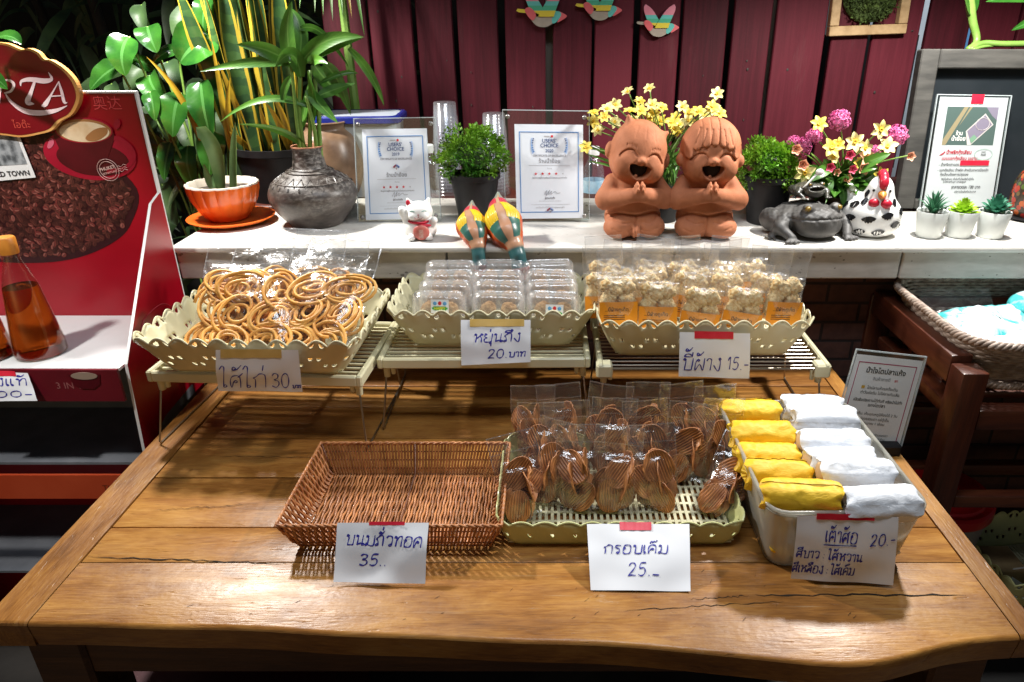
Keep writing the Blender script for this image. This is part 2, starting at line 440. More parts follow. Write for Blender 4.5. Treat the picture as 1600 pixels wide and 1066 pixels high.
M_TERRA = mat('terracotta', (.34, .115, .050), (.50, .190, .095), 24, .72, .5, 190, .0012, rvar=.1, detail=8, lo=.3, hi=.7, **{'Specular IOR Level': .3})
M_ACRYL = clear('clear_acrylic', (.97, .985, .98), .04, .035, .45, .02, 8)
M_ACEDGE = mat('acrylic_edge', (.62, .68, .70), rough=.2, Alpha=.55)
M_CUPPL = clear('cup_plastic', (.955, .96, .98), .14, .10, .8, .12, 30, .10)
M_BAG = clear('bag_film', (.985, .985, .985), .16, .070, .55, 1.0, 26, .010)
M_BAGW = clear('bag_film_shiny', (.99, .99, .99), .26, .085, .42, 1.0, 26, .045)
M_SEAL = clear('bag_seal', (.98, .98, .98), .25, .17, .4, .5, 60, .09)
M_TUB = None

def text_geo(body, size=1.0, align='CENTER', bold=0.0, sp=1.0):
    cu = bpy.data.curves.new('txt', 'FONT'); cu.body = body; cu.size = size; cu.align_x = align; cu.offset = bold; cu.space_character = sp
    cu.resolution_u = 3
    ob = bpy.data.objects.new('txt', cu); COL.objects.link(ob); bpy.context.view_layer.update()
    me = bpy.data.meshes.new_from_object(ob.evaluated_get(bpy.context.evaluated_depsgraph_get()))
    vs = [v.co.copy() for v in me.vertices]; fs = [tuple(p.vertices) for p in me.polygons]
    bpy.data.objects.remove(ob); bpy.data.curves.remove(cu); bpy.data.meshes.remove(me)
    return vs, fs
UPR = rot(90)        # drawing plane XY stood upright, facing the viewer (-Y)
def txt(mb, body, size, x, y, z=0, mi=0, align='CENTER', bold=0, M=None, sx=1, map=None, sp=1.0):
    vs, fs = text_geo(body, size, align, bold, sp)
    vs = [Vector((v.x * sx + x, v.y + y, z)) for v in vs]
    if map: vs = [map(v) for v in vs]
    mb.add(vs, fs, mi, M=M)

# ---------------------------------------------------------------- ground and dark surroundings
mb = MB(); mb.grid(lambda u, v: Vector((-9 + 18 * u, -4 + 14 * v, 0)), 12, 12)
tag(mb.build('ground', M_GROUND), kind='structure')

# added near-black backing: hides the sky and supplies the dark between the plants
M_NEARBLK = mat('near_black_plain', (.010, .012, .012), (.02, .022, .02), 4, .9, .3, 30)
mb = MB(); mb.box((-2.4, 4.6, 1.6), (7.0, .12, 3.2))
tag(mb.build('dark_backing', M_NEARBLK), 'added dark backing far behind the plants on the left', 'wall')
M_PALEW = mat('pale_wall_plaster', (.55, .60, .64), (.75, .78, .80), 5, .8)
M_BLUEW = mat('blue_tarp', (.10, .30, .55), rough=.6)
mb = MB(); mb.box((3.6, 4.2, 1.5), (4.6, .1, 3.0))
pw = mb.build('house_wall', M_PALEW); tag(pw, 'pale house wall glimpsed through the gaps at the right end of the fence', 'wall')
mb = MB(); mb.box((2.35, 4.13, 1.42), (.5, .03, .3)); mb.box((3.0, 4.13, .9), (.9, .03, .5), 1); mb.box((1.7, 4.13, 1.1), (.5, .03, .7), 1)
mb.build('window', [M_BLUEW, M_NEARBLK], pw)

# ---------------------------------------------------------------- fence
gaps = [-.735, -.583, -.433, -.307, -.165, -.02, .124, .258, .402, .557, .69, .866, 1.0, 1.165, 1.31, 1.46, 1.61, 1.76, 1.91, 2.06, 2.2]
fen = thing('board_fence', 'maroon painted fence of upright boards behind the counter', 'fence', (0, 2.45, 0))
mb = MB()
for i in range(len(gaps) - 1):
    g = .0075 + .006 * random.random(); x0, x1 = gaps[i] + g, gaps[i + 1] - g * .6
    mb.box(((x0 + x1) / 2, random.uniform(-.004, .004), 1.02), (x1 - x0, .022, 2.0), bev=.003, M=rot(0, random.uniform(-.25, .25), 0), tint=1.6 if i == 6 else random.random())
mb.build('board_panel', M_FENCE, fen)
mb = MB()
for z in (.45, 1.72): mb.box((.73, .034, z), (3.0, .04, .09), bev=.003, tint=.3)
mb.build('rail', M_DARKW, fen)
mb = MB()
for i in range(len(gaps) - 1):
    for z in (1.70, .47):
        for q in (.28, .72): mb.ell((gaps[i] + (gaps[i+1] - gaps[i]) * q + random.uniform(-.006, .006), -.0125, z + random.uniform(-.012, .012)), (.0035, .0015, .0035), 8, 6)
    for k in range(3): mb.ell((gaps[i] + (gaps[i+1] - gaps[i]) * random.uniform(.2, .8), -.0122, random.uniform(1.1, 1.6)), (random.uniform(.0015, .004), .0006, random.uniform(.002, .005)), 8, 6)
mb.build('nail', mat('rusty_nail', (.03, .02, .016), rough=.7), fen)['kind'] = 'stuff'
M_POSTW = mat('weathered_post', (.16, .14, .11), (.26, .23, .19), 20, .8, stretch=(1, 1, .1))
for x in (-.02, .69):
    mb = MB(); mb.box((x, .085, 1.0), (.05, .05, 2.0), bev=.004); mb.build('post', M_POSTW, fen)

# ---------------------------------------------------------------- stone counter, brick wall under it, dark shelf behind
ctr = thing('stone_counter', 'long stone counter with a pale smooth top behind the wooden table', 'counter', (0, 0, 0))
mb = MB(); mb.box((.866, 1.708, 1.0535), (3.468, .333, .013), bev=.004, seg=2)
mb.build('counter_top', M_SLAB, ctr)
mb = MB(); e = [-.866, -.245, .36, .80, 1.44, 2.05, 2.59]
for a, b in zip(e[:-1], e[1:]):
    mb.box(((a + b) / 2, 1.72, 1.0125), (b - a - .004, .32, .067), bev=.003, tint=random.random())
mb.build('edge_block', M_TRAV, ctr)
mb = MB(); mb.box((.13, 1.88, 1.066), (1.44, .07, .04), bev=.004)
mb.build('upstand', M_TRAV, ctr)
mb = MB(); mb.box((.866, 1.76, .489), (3.44, .22, .975))
tag(mb.build('brick_wall', M_BRICK), 'dark brown brick wall under the stone counter', 'wall')
mb = MB(); mb.box((.70, 2.13, 1.046), (3.3, .40, .028), bev=.003); 
bs = thing('back_shelf', 'dark wooden shelf between the stone counter and the fence', 'shelf')
mb.build('shelf_board', M_DARKW, bs)
mb = MB(); 
for x in (-.85, .4, 1.6): mb.box((x, 2.13, .516), (.06, .3, 1.03), bev=.003)
mb.build('leg', M_DARKW, bs)

# ---------------------------------------------------------------- wooden table
tab = thing('wooden_table', 'heavy brown plank table with a wavy front edge carrying the snacks', 'table')
TX0, TX1 = -.812, .682
def fy(x):
    X = [-.9, -.738, -.508, -.325, -.057, .161, .245, .328, .402, .457, .497, .558, .643, .75]
    Y = [.752, .748, .742, .731, .719, .705, .693, .681, .676, .685, .698, .714, .724, .727]
    return float(np.interp(x, X, Y))
_fx = np.linspace(-.9, .75, 90); _fy = np.convolve(np.pad([fy(x) for x in _fx], 3, mode='edge'), np.ones(7) / 7, 'valid')
def fys(x): return float(np.interp(x, _fx, _fy)) + .002 * sin(x * 19) * cos(x * 7)
mb = MB()
joints = [.872, .958, 1.100, 1.235, 1.365, 1.462, 1.556]
XL, XR = TX0 + .066, TX1 - .035
tt = [.5, .35, .62, .45, .7, .3]
for i in range(len(joints) - 1):
    a, b = joints[i], joints[i + 1]
    mb.box(((XL + XR) / 2, (a + b) / 2, .7275 - random.random() * .0012), (XR - XL - .0015, b - a - .0022, .045), bev=.002, tint=tt[i], seg=2)
prof = [(1.0, -.0012, 0), (0, .007, 0), (0, .003, -.0012), (0, .0004, -.005), (0, .002, -.020), (0, .006, -.046), (1.0, -.0012, -.046)]
def frontpl(u, v):
    x = XL + .0008 + (XR - XL - .0016) * u; k = min(len(prof) - 1, int(round(v * (len(prof) - 1)))); w, dy, dz = prof[k]
    return Vector((x, (.872 if w else fys(x)) + dy, .7502 + dz))
mb.grid(frontpl, 110, len(prof) - 1, tint=.58, flip=True)
mb.build('tabletop', M_TABLE, tab, sm=40)
def endpl(x0, x1):
    mb = MB()
    def fn(u, v):
        y = .872; k = min(len(prof) - 1, int(round(v * (len(prof) - 1)))); w, dy, dz = prof[k]
        x = x0 + (x1 - x0) * u
        return Vector((x, (1.557 if w else fys(x)) + dy, .7506 + dz))
    mb.grid(fn, 10, len(prof) - 1, tint=.52, flip=True)
    # turn so that the grain runs along the board: build rotated, place back
    mb.box(((x0 + x1) / 2, 1.15, .727), (x1 - x0 - .0008, .80, .044), tint=.52)
    RM = rot(0, 0, 90)
    mb.v = [tuple(RM @ Vector(p)) for p in mb.v]
    o = mb.build('end_board', M_TABLE, tab, sm=40); o.rotation_euler = (0, 0, R(-90)); return o
endpl(TX0, XL - .0008); endpl(XR + .0008, TX1)
mb = MB()
mb.box((-.065, .80, .655), (1.36, .03, .09), bev=.003, tint=.4); mb.box((-.065, 1.52, .655), (1.36, .03, .09), bev=.003, tint=.5)
for x in (-.76, .63): mb.box((x, 1.16, .655), (.03, .69, .09), bev=.003, tint=.3)
mb.build('apron', M_APRON, tab)
for x in (-.75, .62):
    for y in (.82, 1.49):
        mb = MB(); mb.box((x, y, .352), (.085, .085, .704), bev=.006, tint=random.random()); mb.build('leg', M_APRON, tab)
# cracks in the planks
mb = MB()
def crack(x0, y0, x1, y1, w, j=.0022, n=26):
    L = []; 
    for i in range(n + 1):
        t = i / n; L.append((x0 + (x1 - x0) * t, y0 + (y1 - y0) * t + random.uniform(-j, j), w * (.35 + .65 * random.random()) * min(1, 6 * t + .15, 6 * (1 - t) + .15)))
    vs = []; 
    for x, y, h in L: vs += [(x, y - h, .7508), (x, y + h, .7508)]
    mb.add(vs, [(2*i, 2*i+2, 2*i+3, 2*i+1) for i in range(n)])
    if n > 20: mb.build('crack', M_CRACK, tab); mb.__init__()
crack(-.742, .886, -.42, .868, .0013); crack(.30, .802, .612, .803, .0018); crack(.20, .794, .29, .801, .0007)
crack(.27, .965, .63, .962, .0008, .001); crack(-.70, 1.0, -.52, 1.022, .0007); crack(-.66, 1.17, -.42, 1.164, .0006); crack(.1, .772, .34, .79, .0007)
for i in range(34):
    x = random.uniform(-.55, .5); y = random.uniform(.75, .86); a = random.uniform(.4, 1.2); l = random.uniform(.004, .012)
    crack(x, y, x + l * cos(a), y + l * sin(a), .0006, .0003, 4)
o_ = mb.build('scratch_marks', M_CRACK, tab); o_['kind'] = 'stuff'

# ---------------------------------------------------------------- red cardboard display stand (left)
M_CARD = mat('red_cardboard', (.29, .002, .010), (.35, .003, .014), 6, .30, .03, 40)
M_CARDW = mat('white_cardboard', (.74, .74, .74), (.80, .80, .80), 8, .45)
M_CARDG = mat('grey_cardboard', (.13, .14, .16), (.19, .20, .22), 9, .6)
M_CARDR2 = mat('wine_cardboard', (.10, .004, .010), (.14, .006, .014), 6, .4)
M_ORANGEC = mat('orange_card', (.45, .05, .012), (.52, .07, .02), 8, .5)
M_EMB = mat('emblem_red', (.16, .002, .008), (.30, .006, .016), 3, .28)
M_GOLD = mat('gold_border', (.55, .24, .06), (.68, .36, .12), 20, .35)
M_PINKW = mat('pink_white', (.80, .52, .55), (.86, .70, .72), 12, .4)
M_CUPR = mat('cup_red', (.28, .004, .02), (.36, .008, .03), 9, .3)
M_CUPD = mat('cup_dark', (.055, .003, .006), (.10, .004, .010), 9, .3)
M_COFF = mat('coffee_cream', (.60, .42, .24), (.80, .66, .46), 16, .4)
M_COFB = mat('coffee_brown', (.34, .15, .05), rough=.4)
M_BEAND = mat('bean_gap_print', (.030, .003, .006), rough=.4)
def beant_mat():
    m = NT('bean_tint_print'); return m.pbr(m.ramp(m.attr(), [(0, (.028, .007, .006)), (.4, (.060, .014, .011)), (.75, (.105, .028, .020)), (.93, (.17, .030, .026)), (1, (.26, .09, .07))]), .4)
M_BEANT = beant_mat()
M_BW = None
def bw_mat():
    m = NT('old_photo_print'); n = m.noise(m.co(), 70, 5, .7); vo = m.n('TexVoronoi', {'Vector': m.co(scale=(1, 1, .7)), 'Scale': 70.0})
    return m.pbr(m.ramp(m.math('MULTIPLY_ADD', n, .7, m.math('MULTIPLY', vo.outputs['Distance'], .6)), [(.3, (.015, .017, .02)), (.5, (.10, .11, .12)), (.75, (.34, .36, .38))]), .4)
M_BW = bw_mat()

ds = thing('display_stand', 'red cardboard coffee display stand at the left end of the table', 'display stand')
YB = 1.523
def z6(zx, zy): return zx / 4.1, 60 + zy / 4.1
def onb(px, py, y=YB):
    p = aty(px, py, y); return (p.x, p.z)
def flat(mb, pts, y, th=.0006, mi=0, px=True):
    L = [onb(*q) for q in pts] if px else pts
    # outline given in X,Z of a plane facing the viewer, front face at y
    a = sum(L[i][0] * L[(i+1) % len(L)][1] - L[(i+1) % len(L)][0] * L[i][1] for i in range(len(L)))
    if a < 0: L = L[::-1]
    mb.prism(L, th, mi, M=T(0, y + th, 0) @ UPR)
def oval(cx, cy, rx, ry, a=0, n=40): return [(cx + rx * cos(t) * cos(a) - ry * sin(t) * sin(a), cy + rx * cos(t) * sin(a) + ry * sin(t) * cos(a)) for t in [2 * pi * i / n for i in range(n)]]
mb = MB(); mb.box((-1.255, YB + .004, .697), (.81, .008, 1.394)); mb.build('back_panel', M_CARD, ds)
mb = MB(); mb.box((-1.255, YB + .0005, 1.394), (.812, .011, .004)); mb.box((-.8495, YB + .0002, .9), (.003, .011, .99)); mb.build('panel_edge', M_CARDW, ds)
# slanted side panels
def side(x, nm):
    mb = MB(); pr = [(YB - .002, 0), (YB - .002, 1.19), (YB - .045, 1.175), (1.262, .905), (1.236, .64), (1.24, 0)]
    pr = pr[::-1]
    mb.prism([(y, z) for y, z in pr], .006, M=Matrix(((0, 0, 1, x), (1, 0, 0, 0), (0, 1, 0, 0), (0, 0, 0, 1))), mi=0, ms=1)
    return mb.build(nm, [M_CARD, M_CARDW], ds, sm=0)
side(-.852, 'side_panel'); side(-1.60, 'side_panel')
mb = MB(); mb.box((-1.224, 1.385, .9), (.735, .272, .006)); mb.build('shelf', M_CARDW, ds)
mb = MB(); mb.box((-1.224, 1.244, .868), (.735, .006, .07)); lip = mb.build('shelf_front', M_CARDR2, ds)
mb = MB(); mb.box((-1.224, 1.40, .66), (.735, .245, .006)); mb.box((-1.224, 1.515, .75), (.735, .004, .22)); mb.build('shelf', M_CARDG, ds)
mb = MB(); mb.box((-1.224, 1.244, .625), (.735, .006, .06)); l2 = mb.build('shelf_front', M_ORANGEC, ds)
mb = MB(); mb.box((-1.224, 1.40, .36), (.735, .245, .006)); mb.build('shelf', M_CARDG, ds)
# lettering and a small cup on the upper shelf front
mb = MB(); yl = 1.2405
txt(mb, '3 IN 1', .020, -.985, .862, M=T(0, yl, 0) @ UPR, align='LEFT'); mb.build('lettering', mat('dull_pink_print', (.30, .10, .10), rough=.5), lip)
mb = MB(); c0 = Vector((-.922, 0, .892))
flat(mb, [(c0.x + .026 * cos(t), c0.z - .001 + .008 * sin(t) - .0 ) for t in [2 * pi * i / 24 for i in range(24)]], yl - .002, mi=1, px=False)
flat(mb, [(c0.x - .031, c0.z + .002), (c0.x - .026, c0.z - .020), (c0.x - .012, c0.z - .030), (c0.x + .012, c0.z - .030), (c0.x + .026, c0.z - .020), (c0.x + .031, c0.z + .002)], yl - .001, mi=0, px=False)
mb.build('cup_print', [M_CUPD, mat('cup_foam_dull', (.30, .22, .17), rough=.5)], lip)
mb = MB(); txt(mb, 'THAI TEA MIX', .018, -.90, .618, M=T(0, yl, 0) @ UPR); mb.build('lettering', mat('dull_orange_print', (.20, .03, .008), rough=.5), l2)
# bean print
mb = MB(); flat(mb, cr([(-260, 240), (-100, 215), (60, 205), (150, 240), (214, 295), (206, 347), (180, 377), (124, 402), (49, 411), (-80, 405), (-260, 400)], 5, True), YB - .0008)
mb.build('bean_print', M_BEAND, ds)
poly = [onb(*q) for q in cr([(-120, 236), (60, 215), (148, 250), (204, 297), (197, 344), (172, 370), (120, 394), (49, 403), (-80, 397), (-120, 390)], 4, True)]
def inside(x, z):
    c = False
    for i in range(len(poly)):
        (x1, z1), (x2, z2) = poly[i - 1], poly[i]
        if (z1 > z) != (z2 > z) and x < (x2 - x1) * (z - z1) / (z2 - z1) + x1: c = not c
    return c
mb = MB(); rb = random.Random(4); zz_ = min(q[1] for q in poly); row_ = 0
while zz_ < max(q[1] for q in poly):
    xx = min(q[0] for q in poly) + (row_ % 2) * .006
    while xx < max(q[0] for q in poly):
        x, z = xx + rb.uniform(-.003, .003), zz_ + rb.uniform(-.003, .003); xx += .0105
        if not inside(x, z): continue
        a = rb.uniform(0, pi); ca, sa = cos(a), sin(a); rx, rz = rb.uniform(.0062, .0074), rb.uniform(.0042, .0052); yy = YB - .00165 - rb.random() * .0006; tn = rb.random()
        P_ = lambda u, v, o=0: (x + u * ca - v * sa, yy - o, z + u * sa + v * ca)
        mb.add([P_(rx * cos(t), rz * sin(t)) for t in [2*pi*i/12 for i in range(12)]], [tuple(range(12))], 0, tint=tn)
        mb.add([P_(rx * .72 * cos(t), rz * .3 + rz * .42 * sin(t), .0001) for t in [2*pi*i/10 for i in range(10)]], [tuple(range(10))], 0, tint=min(1, tn + .22))
        mb.add([P_(-rx * .85, rz * .10, .0002), P_(0, -rz * .16, .0002), P_(rx * .85, rz * .02, .0002), P_(0, rz * .06, .0002)], [(0, 1, 2, 3)], 1)
    zz_ += .0085; row_ += 1
mb.build('bean_print', [M_BEANT, M_BEAND], ds, sm=0)
# cup print
mb = MB(); y = YB - .0030
flat(mb, [z6(*p) for p in oval(580, 745, 300, 158, .16)], y, mi=0)
flat(mb, [z6(*p) for p in oval(600, 770, 235, 105, .16)], y - .0005, mi=1)
flat(mb, [z6(*p) for p in oval(560, 800, 150, 70, .2)], y - .0008, mi=1)
flat(mb, [z6(*p) for p in cr([(358, 585), (380, 690), (440, 790), (560, 850), (650, 830), (705, 740), (728, 595), (540, 560)], 6, True)], y - .0012, mi=1)
hq = cr([(728, 640), (770, 640), (845, 700), (862, 770), (800, 830), (690, 850)], 6); hw_ = 13
for i in range(len(hq) - 1):
    a_, b_ = Vector(hq[i]), Vector(hq[i + 1]); n_ = Vector((-(b_ - a_).y, (b_ - a_).x)).normalized() * hw_; n2_ = n_ if i > len(hq) - 3 else Vector((-(Vector(hq[i + 2]) - b_).y, (Vector(hq[i + 2]) - b_).x)).normalized() * hw_
    q4 = [onb(*z6(*p)) for p in (a_ + n_, b_ + n2_, b_ - n2_, a_ - n_)]; mb.add([(x, y - .0010, z) for x, z in q4], [(0, 1, 2, 3)], 0)
flat(mb, [z6(*p) for p in oval(543, 588, 186, 82, .05)], y - .0016, mi=0)
flat(mb, [z6(*p) for p in oval(545, 590, 176, 74, .05)], y - .0020, mi=3)
flat(mb, [z6(*p) for p in oval(550, 597, 160, 65, .05)], y - .0024, mi=2)
flat(mb, [z6(*p) for p in cr([(560, 630), (620, 580), (690, 570), (695, 610), (640, 650), (580, 655)], 5, True)], y - .0028, mi=3)
flat(mb, [z6(*p) for p in cr([(310, 690), (330, 640), (350, 650), (350, 680), (325, 705)], 4, True)], y - .0010, mi=4)
flat(mb, [z6(*p) for p in oval(757, 548, 20, 32, .2)], y - .0016, mi=0)
mb.build('cup_print', [M_CUPR, M_CUPD, M_COFF, M_COFB, mat('cup_shine_print', (.55, .12, .18), rough=.3)], ds)
# postmark
mb = MB(); M_STAMP = mat('stamp_print', (.55, .36, .32), rough=.5)
cxs, czs = onb(*z6(703, 840)); ys = y - .0034
for r in (.0225, .0175): mb.tube([(cxs + r * cos(t), ys, czs + r * sin(t)) for t in [2*pi*i/40 for i in range(40)]], .0006, 4, closed=True)
txt(mb, 'PHUKET', .0095, 0, .0006, bold=.0002, M=T(cxs, ys - .0006, czs) @ UPR @ rot(0, 0, 12)); txt(mb, 'SIGNATURE', .0058, 0.001, -.0075, M=T(cxs, ys - .0006, czs) @ UPR @ rot(0, 0, 12))
for k in range(3): mb.tube([(cxs + .020 + .022 * i / 14, ys, czs + .006 - .005 * k + .0018 * sin(i * .8) + .006 * i / 14) for i in range(15)], .0005, 4)
mb.build('stamp_print', M_STAMP, ds)
mb = MB(); txt(mb, '奥达', .030, *onb(*z6(695, 450)), M=T(0, YB - .0012, 0) @ UPR); mb.build('lettering', mat('red_character_print', (.72, .07, .08), rough=.4), ds)
# postcard print
mb = MB(); flat(mb, [z6(-420, 560), z6(130, 600), z6(243, 887), z6(-420, 950)], YB - .0070, mi=0)
flat(mb, [z6(-400, 590), z6(118, 622), z6(190, 802), z6(-400, 840)], YB - .0077, mi=1)
p = onb(*z6(100, 878)); txt(mb, 'OLD TOWN', .0150, -.004, 0, bold=.0004, mi=2, M=T(p[0], YB - .0080, p[1]) @ UPR @ rot(0, 0, 3))
mb.build('postcard_print', [M_CARDW, M_BW, M_BLACKINK], ds)
# emblem
out = cr([(0, 24), (90, 32), (178, 68), (225, 62), (285, 86), (325, 130), (370, 138), (450, 190), (515, 262), (547, 345), (540, 410), (498, 482), (425, 525), (370, 582), (290, 606), (180, 624), (70, 612), (-20, 606), (-110, 624), (-220, 606), (-330, 582), (-385, 525), (-458, 482), (-500, 410), (-507, 345), (-475, 262), (-410, 190), (-330, 138), (-285, 130), (-245, 86), (-185, 62), (-138, 68), (-60, 32)], 5, True)
ye = YB - .020
mb = MB(); flat(mb, [z6(*p) for p in out], ye, .012, mi=0); em = mb.build('emblem', [M_GOLD], ds, sm=0)
c0 = (20, 325); sh = lambda s: [(c0[0] + (x - c0[0]) * s, c0[1] + (yy - c0[1]) * s) for x, yy in out]
mb = MB(); flat(mb, [z6(*p) for p in sh(.955)], ye - .0008); mb.build('emblem_field', M_EMB, em)
mb = MB()
def stroke(pts, w, y_, mi=0):
    # calligraphic stroke: list of (x, y, halfwidth) in the crop's pixels
    P = cr([(a, b, c) for a, b, c in pts], 8); L = []; Rr = []
    for i, q in enumerate(P):
        a = P[max(0, i - 1)]; b = P[min(len(P) - 1, i + 1)]; d = Vector((b[0] - a[0], b[1] - a[1])); d.normalize() if d.length else None
        L.append((q[0] - d.y * q[2] * w, q[1] + d.x * q[2] * w)); Rr.append((q[0] + d.y * q[2] * w, q[1] - d.x * q[2] * w))
    vs = [onb(*z6(*p)) for p in L + Rr]; n = len(P)
    mb.add([(x, y_, z) for x, z in vs], [(i, i + 1, n + i + 1, n + i) for i in range(n - 1)], mi)
yt = ye - .0016
stroke([(60, 275, 4), (45, 340, 10), (30, 405, 16), (5, 412, 5)], 1, yt); stroke([(30, 290, 3), (90, 262, 6), (135, 285, 9), (120, 330, 8), (75, 345, 4)], 1, yt - .0003)
stroke([(85, 350, 4), (120, 400, 9), (200, 455, 15), (300, 470, 17), (400, 455, 12), (474, 424, 2)], 1, yt - .0006)
stroke([(180, 300, 3), (185, 270, 9), (240, 258, 14), (330, 268, 16), (375, 255, 10), (355, 212, 2)], 1, yt - .0003)
stroke([(270, 270, 8), (245, 340, 12), (225, 400, 18), (265, 414, 3)], 1, yt - .0006)
stroke([(420, 272, 3), (375, 350, 6), (335, 415, 15), (312, 424, 4)], 1, yt - .0003); stroke([(420, 270, 4), (440, 340, 9), (455, 400, 9), (474, 405, 2)], 1, yt - .0006); stroke([(365, 365, 4), (445, 360, 4)], 1, yt - .0009)
stroke([(-10, 200, 5), (5, 270, 12), (-20, 400, 12), (-60, 410, 4)], 1, yt - .0003); stroke([(-10, 210, 4), (-70, 330, 8), (-140, 420, 12)], 1, yt - .0006)
mb.build('lettering', M_PINKW, em)
p = onb(*z6(190, 565)); mb = MB(); txt(mb, 'ไอต๊ะ', .0195, p[0], p[1], M=T(0, yt, 0) @ UPR); mb.build('lettering', mat('dull_red_print', (.50, .06, .04), rough=.4), em)
# side panel print: a pale outlined emblem and a dark postcard
mb = MB(); M_OUTL = mat('faint_outline', (.42, .03, .05), rough=.35)
xs = -.8452
def onx(px, py):
    d = ray(px, py); t = xs / d.x; return Vector((xs, d.y * t, CAM_Z + d.z * t))
mb.tube([onx(*p) for p in cr([(226, 545), (221, 520), (225, 500), (236, 487), (250, 476), (262, 476), (270, 482), (279, 488), (284, 500)], 5)], .0011, 4)
mb.tube([onx(*p) for p in cr([(226, 545), (232, 530), (234, 516), (231, 508), (226, 520), (224, 535)], 4)], .0013, 4)
mb.build('outline_print', M_OUTL, ds)
mb = MB(); q = [onx(*p) for p in ((246, 676), (258, 650), (300, 600), (316, 640), (300, 690))]
mb.add([(xs + .0004, p.y, p.z) for p in q], [(0, 1, 2, 3, 4)][:1], 0); mb.build('postcard_print', M_CARDG, ds)

# dark carton pushed under the table, left
mb = MB(); mb.box((-.62, .98, .20), (.42, .3, .40), bev=.003)
ct = mb.build('carton', mat('wine_carton', (.06, .004, .010), (.08, .006, .014), 5, .4)); tag(ct, 'dark red coffee carton standing under the left end of the table', 'carton')
mb = MB(); flat(mb, oval(-.55, .36, .06, .022), .8288, mi=0, px=False); flat(mb, cr([(-.61, .355), (-.59, .29), (-.55, .27), (-.51, .29), (-.49, .355), (-.55, .34)], 5, True), .8294, mi=1, px=False)
mb.build('cup_print', [M_COFF, M_CUPD], ct)

# ---------------------------------------------------------------- bottles on the stand
M_AMBER = NT('amber_drink')
_v = M_AMBER.co(); 
M_AMBER = M_AMBER.pbr((.46, .085, .008), .06, **{'Transmission Weight': .93, 'IOR': 1.33, 'Specular IOR Level': .5})
M_GLASSB = clear('bottle_glass', (.93, .90, .84), .04, .06, .7, .03, 10)
M_CAPO = mat('orange_cap', (.45, .16, .02), (.55, .22, .03), 30, .35)
def bottle():
    b = thing('drink_bottle', 'amber drink bottle standing behind the price tag on the red stand, the whole one', 'bottle', group='amber bottles on the red stand')
    pr = [(.0, 0), (.043, 0), (.047, .004), (.047, .012), (.0455, .03), (.038, .09), (.031, .145), (.023, .175), (.0165, .195), (.0145, .21), (.0145, .235)]
    mb = MB(); mb.lathe(pr, 40, capt=False); mb.build('glass', M_GLASSB, b)
    mb = MB(); mb.lathe([(max(0, r - .0012) , z + .0012) for r, z in pr[:7]] + [(.0, .1462)], 40); mb.build('drink', M_AMBER, b)
    mb = MB(); mb.lathe([(.0165, .213), (.017, .215), (.017, .243), (.015, .246), (0, .246)], 32, mod=lambda a, z: 1 + .02 * cos(a * 24)); mb.build('cap', M_CAPO, b)
    return b
b0 = bottle(); b0.location = (-1.052, 1.318, .9035)
b1 = dup(b0, T(-1.150, 1.300, .9035), 'amber drink bottle at the very left of the red stand, half cut off')
from mathutils import noise as mnoise
def nz(x, y, z): return mnoise.noise(Vector((x, y, z)))

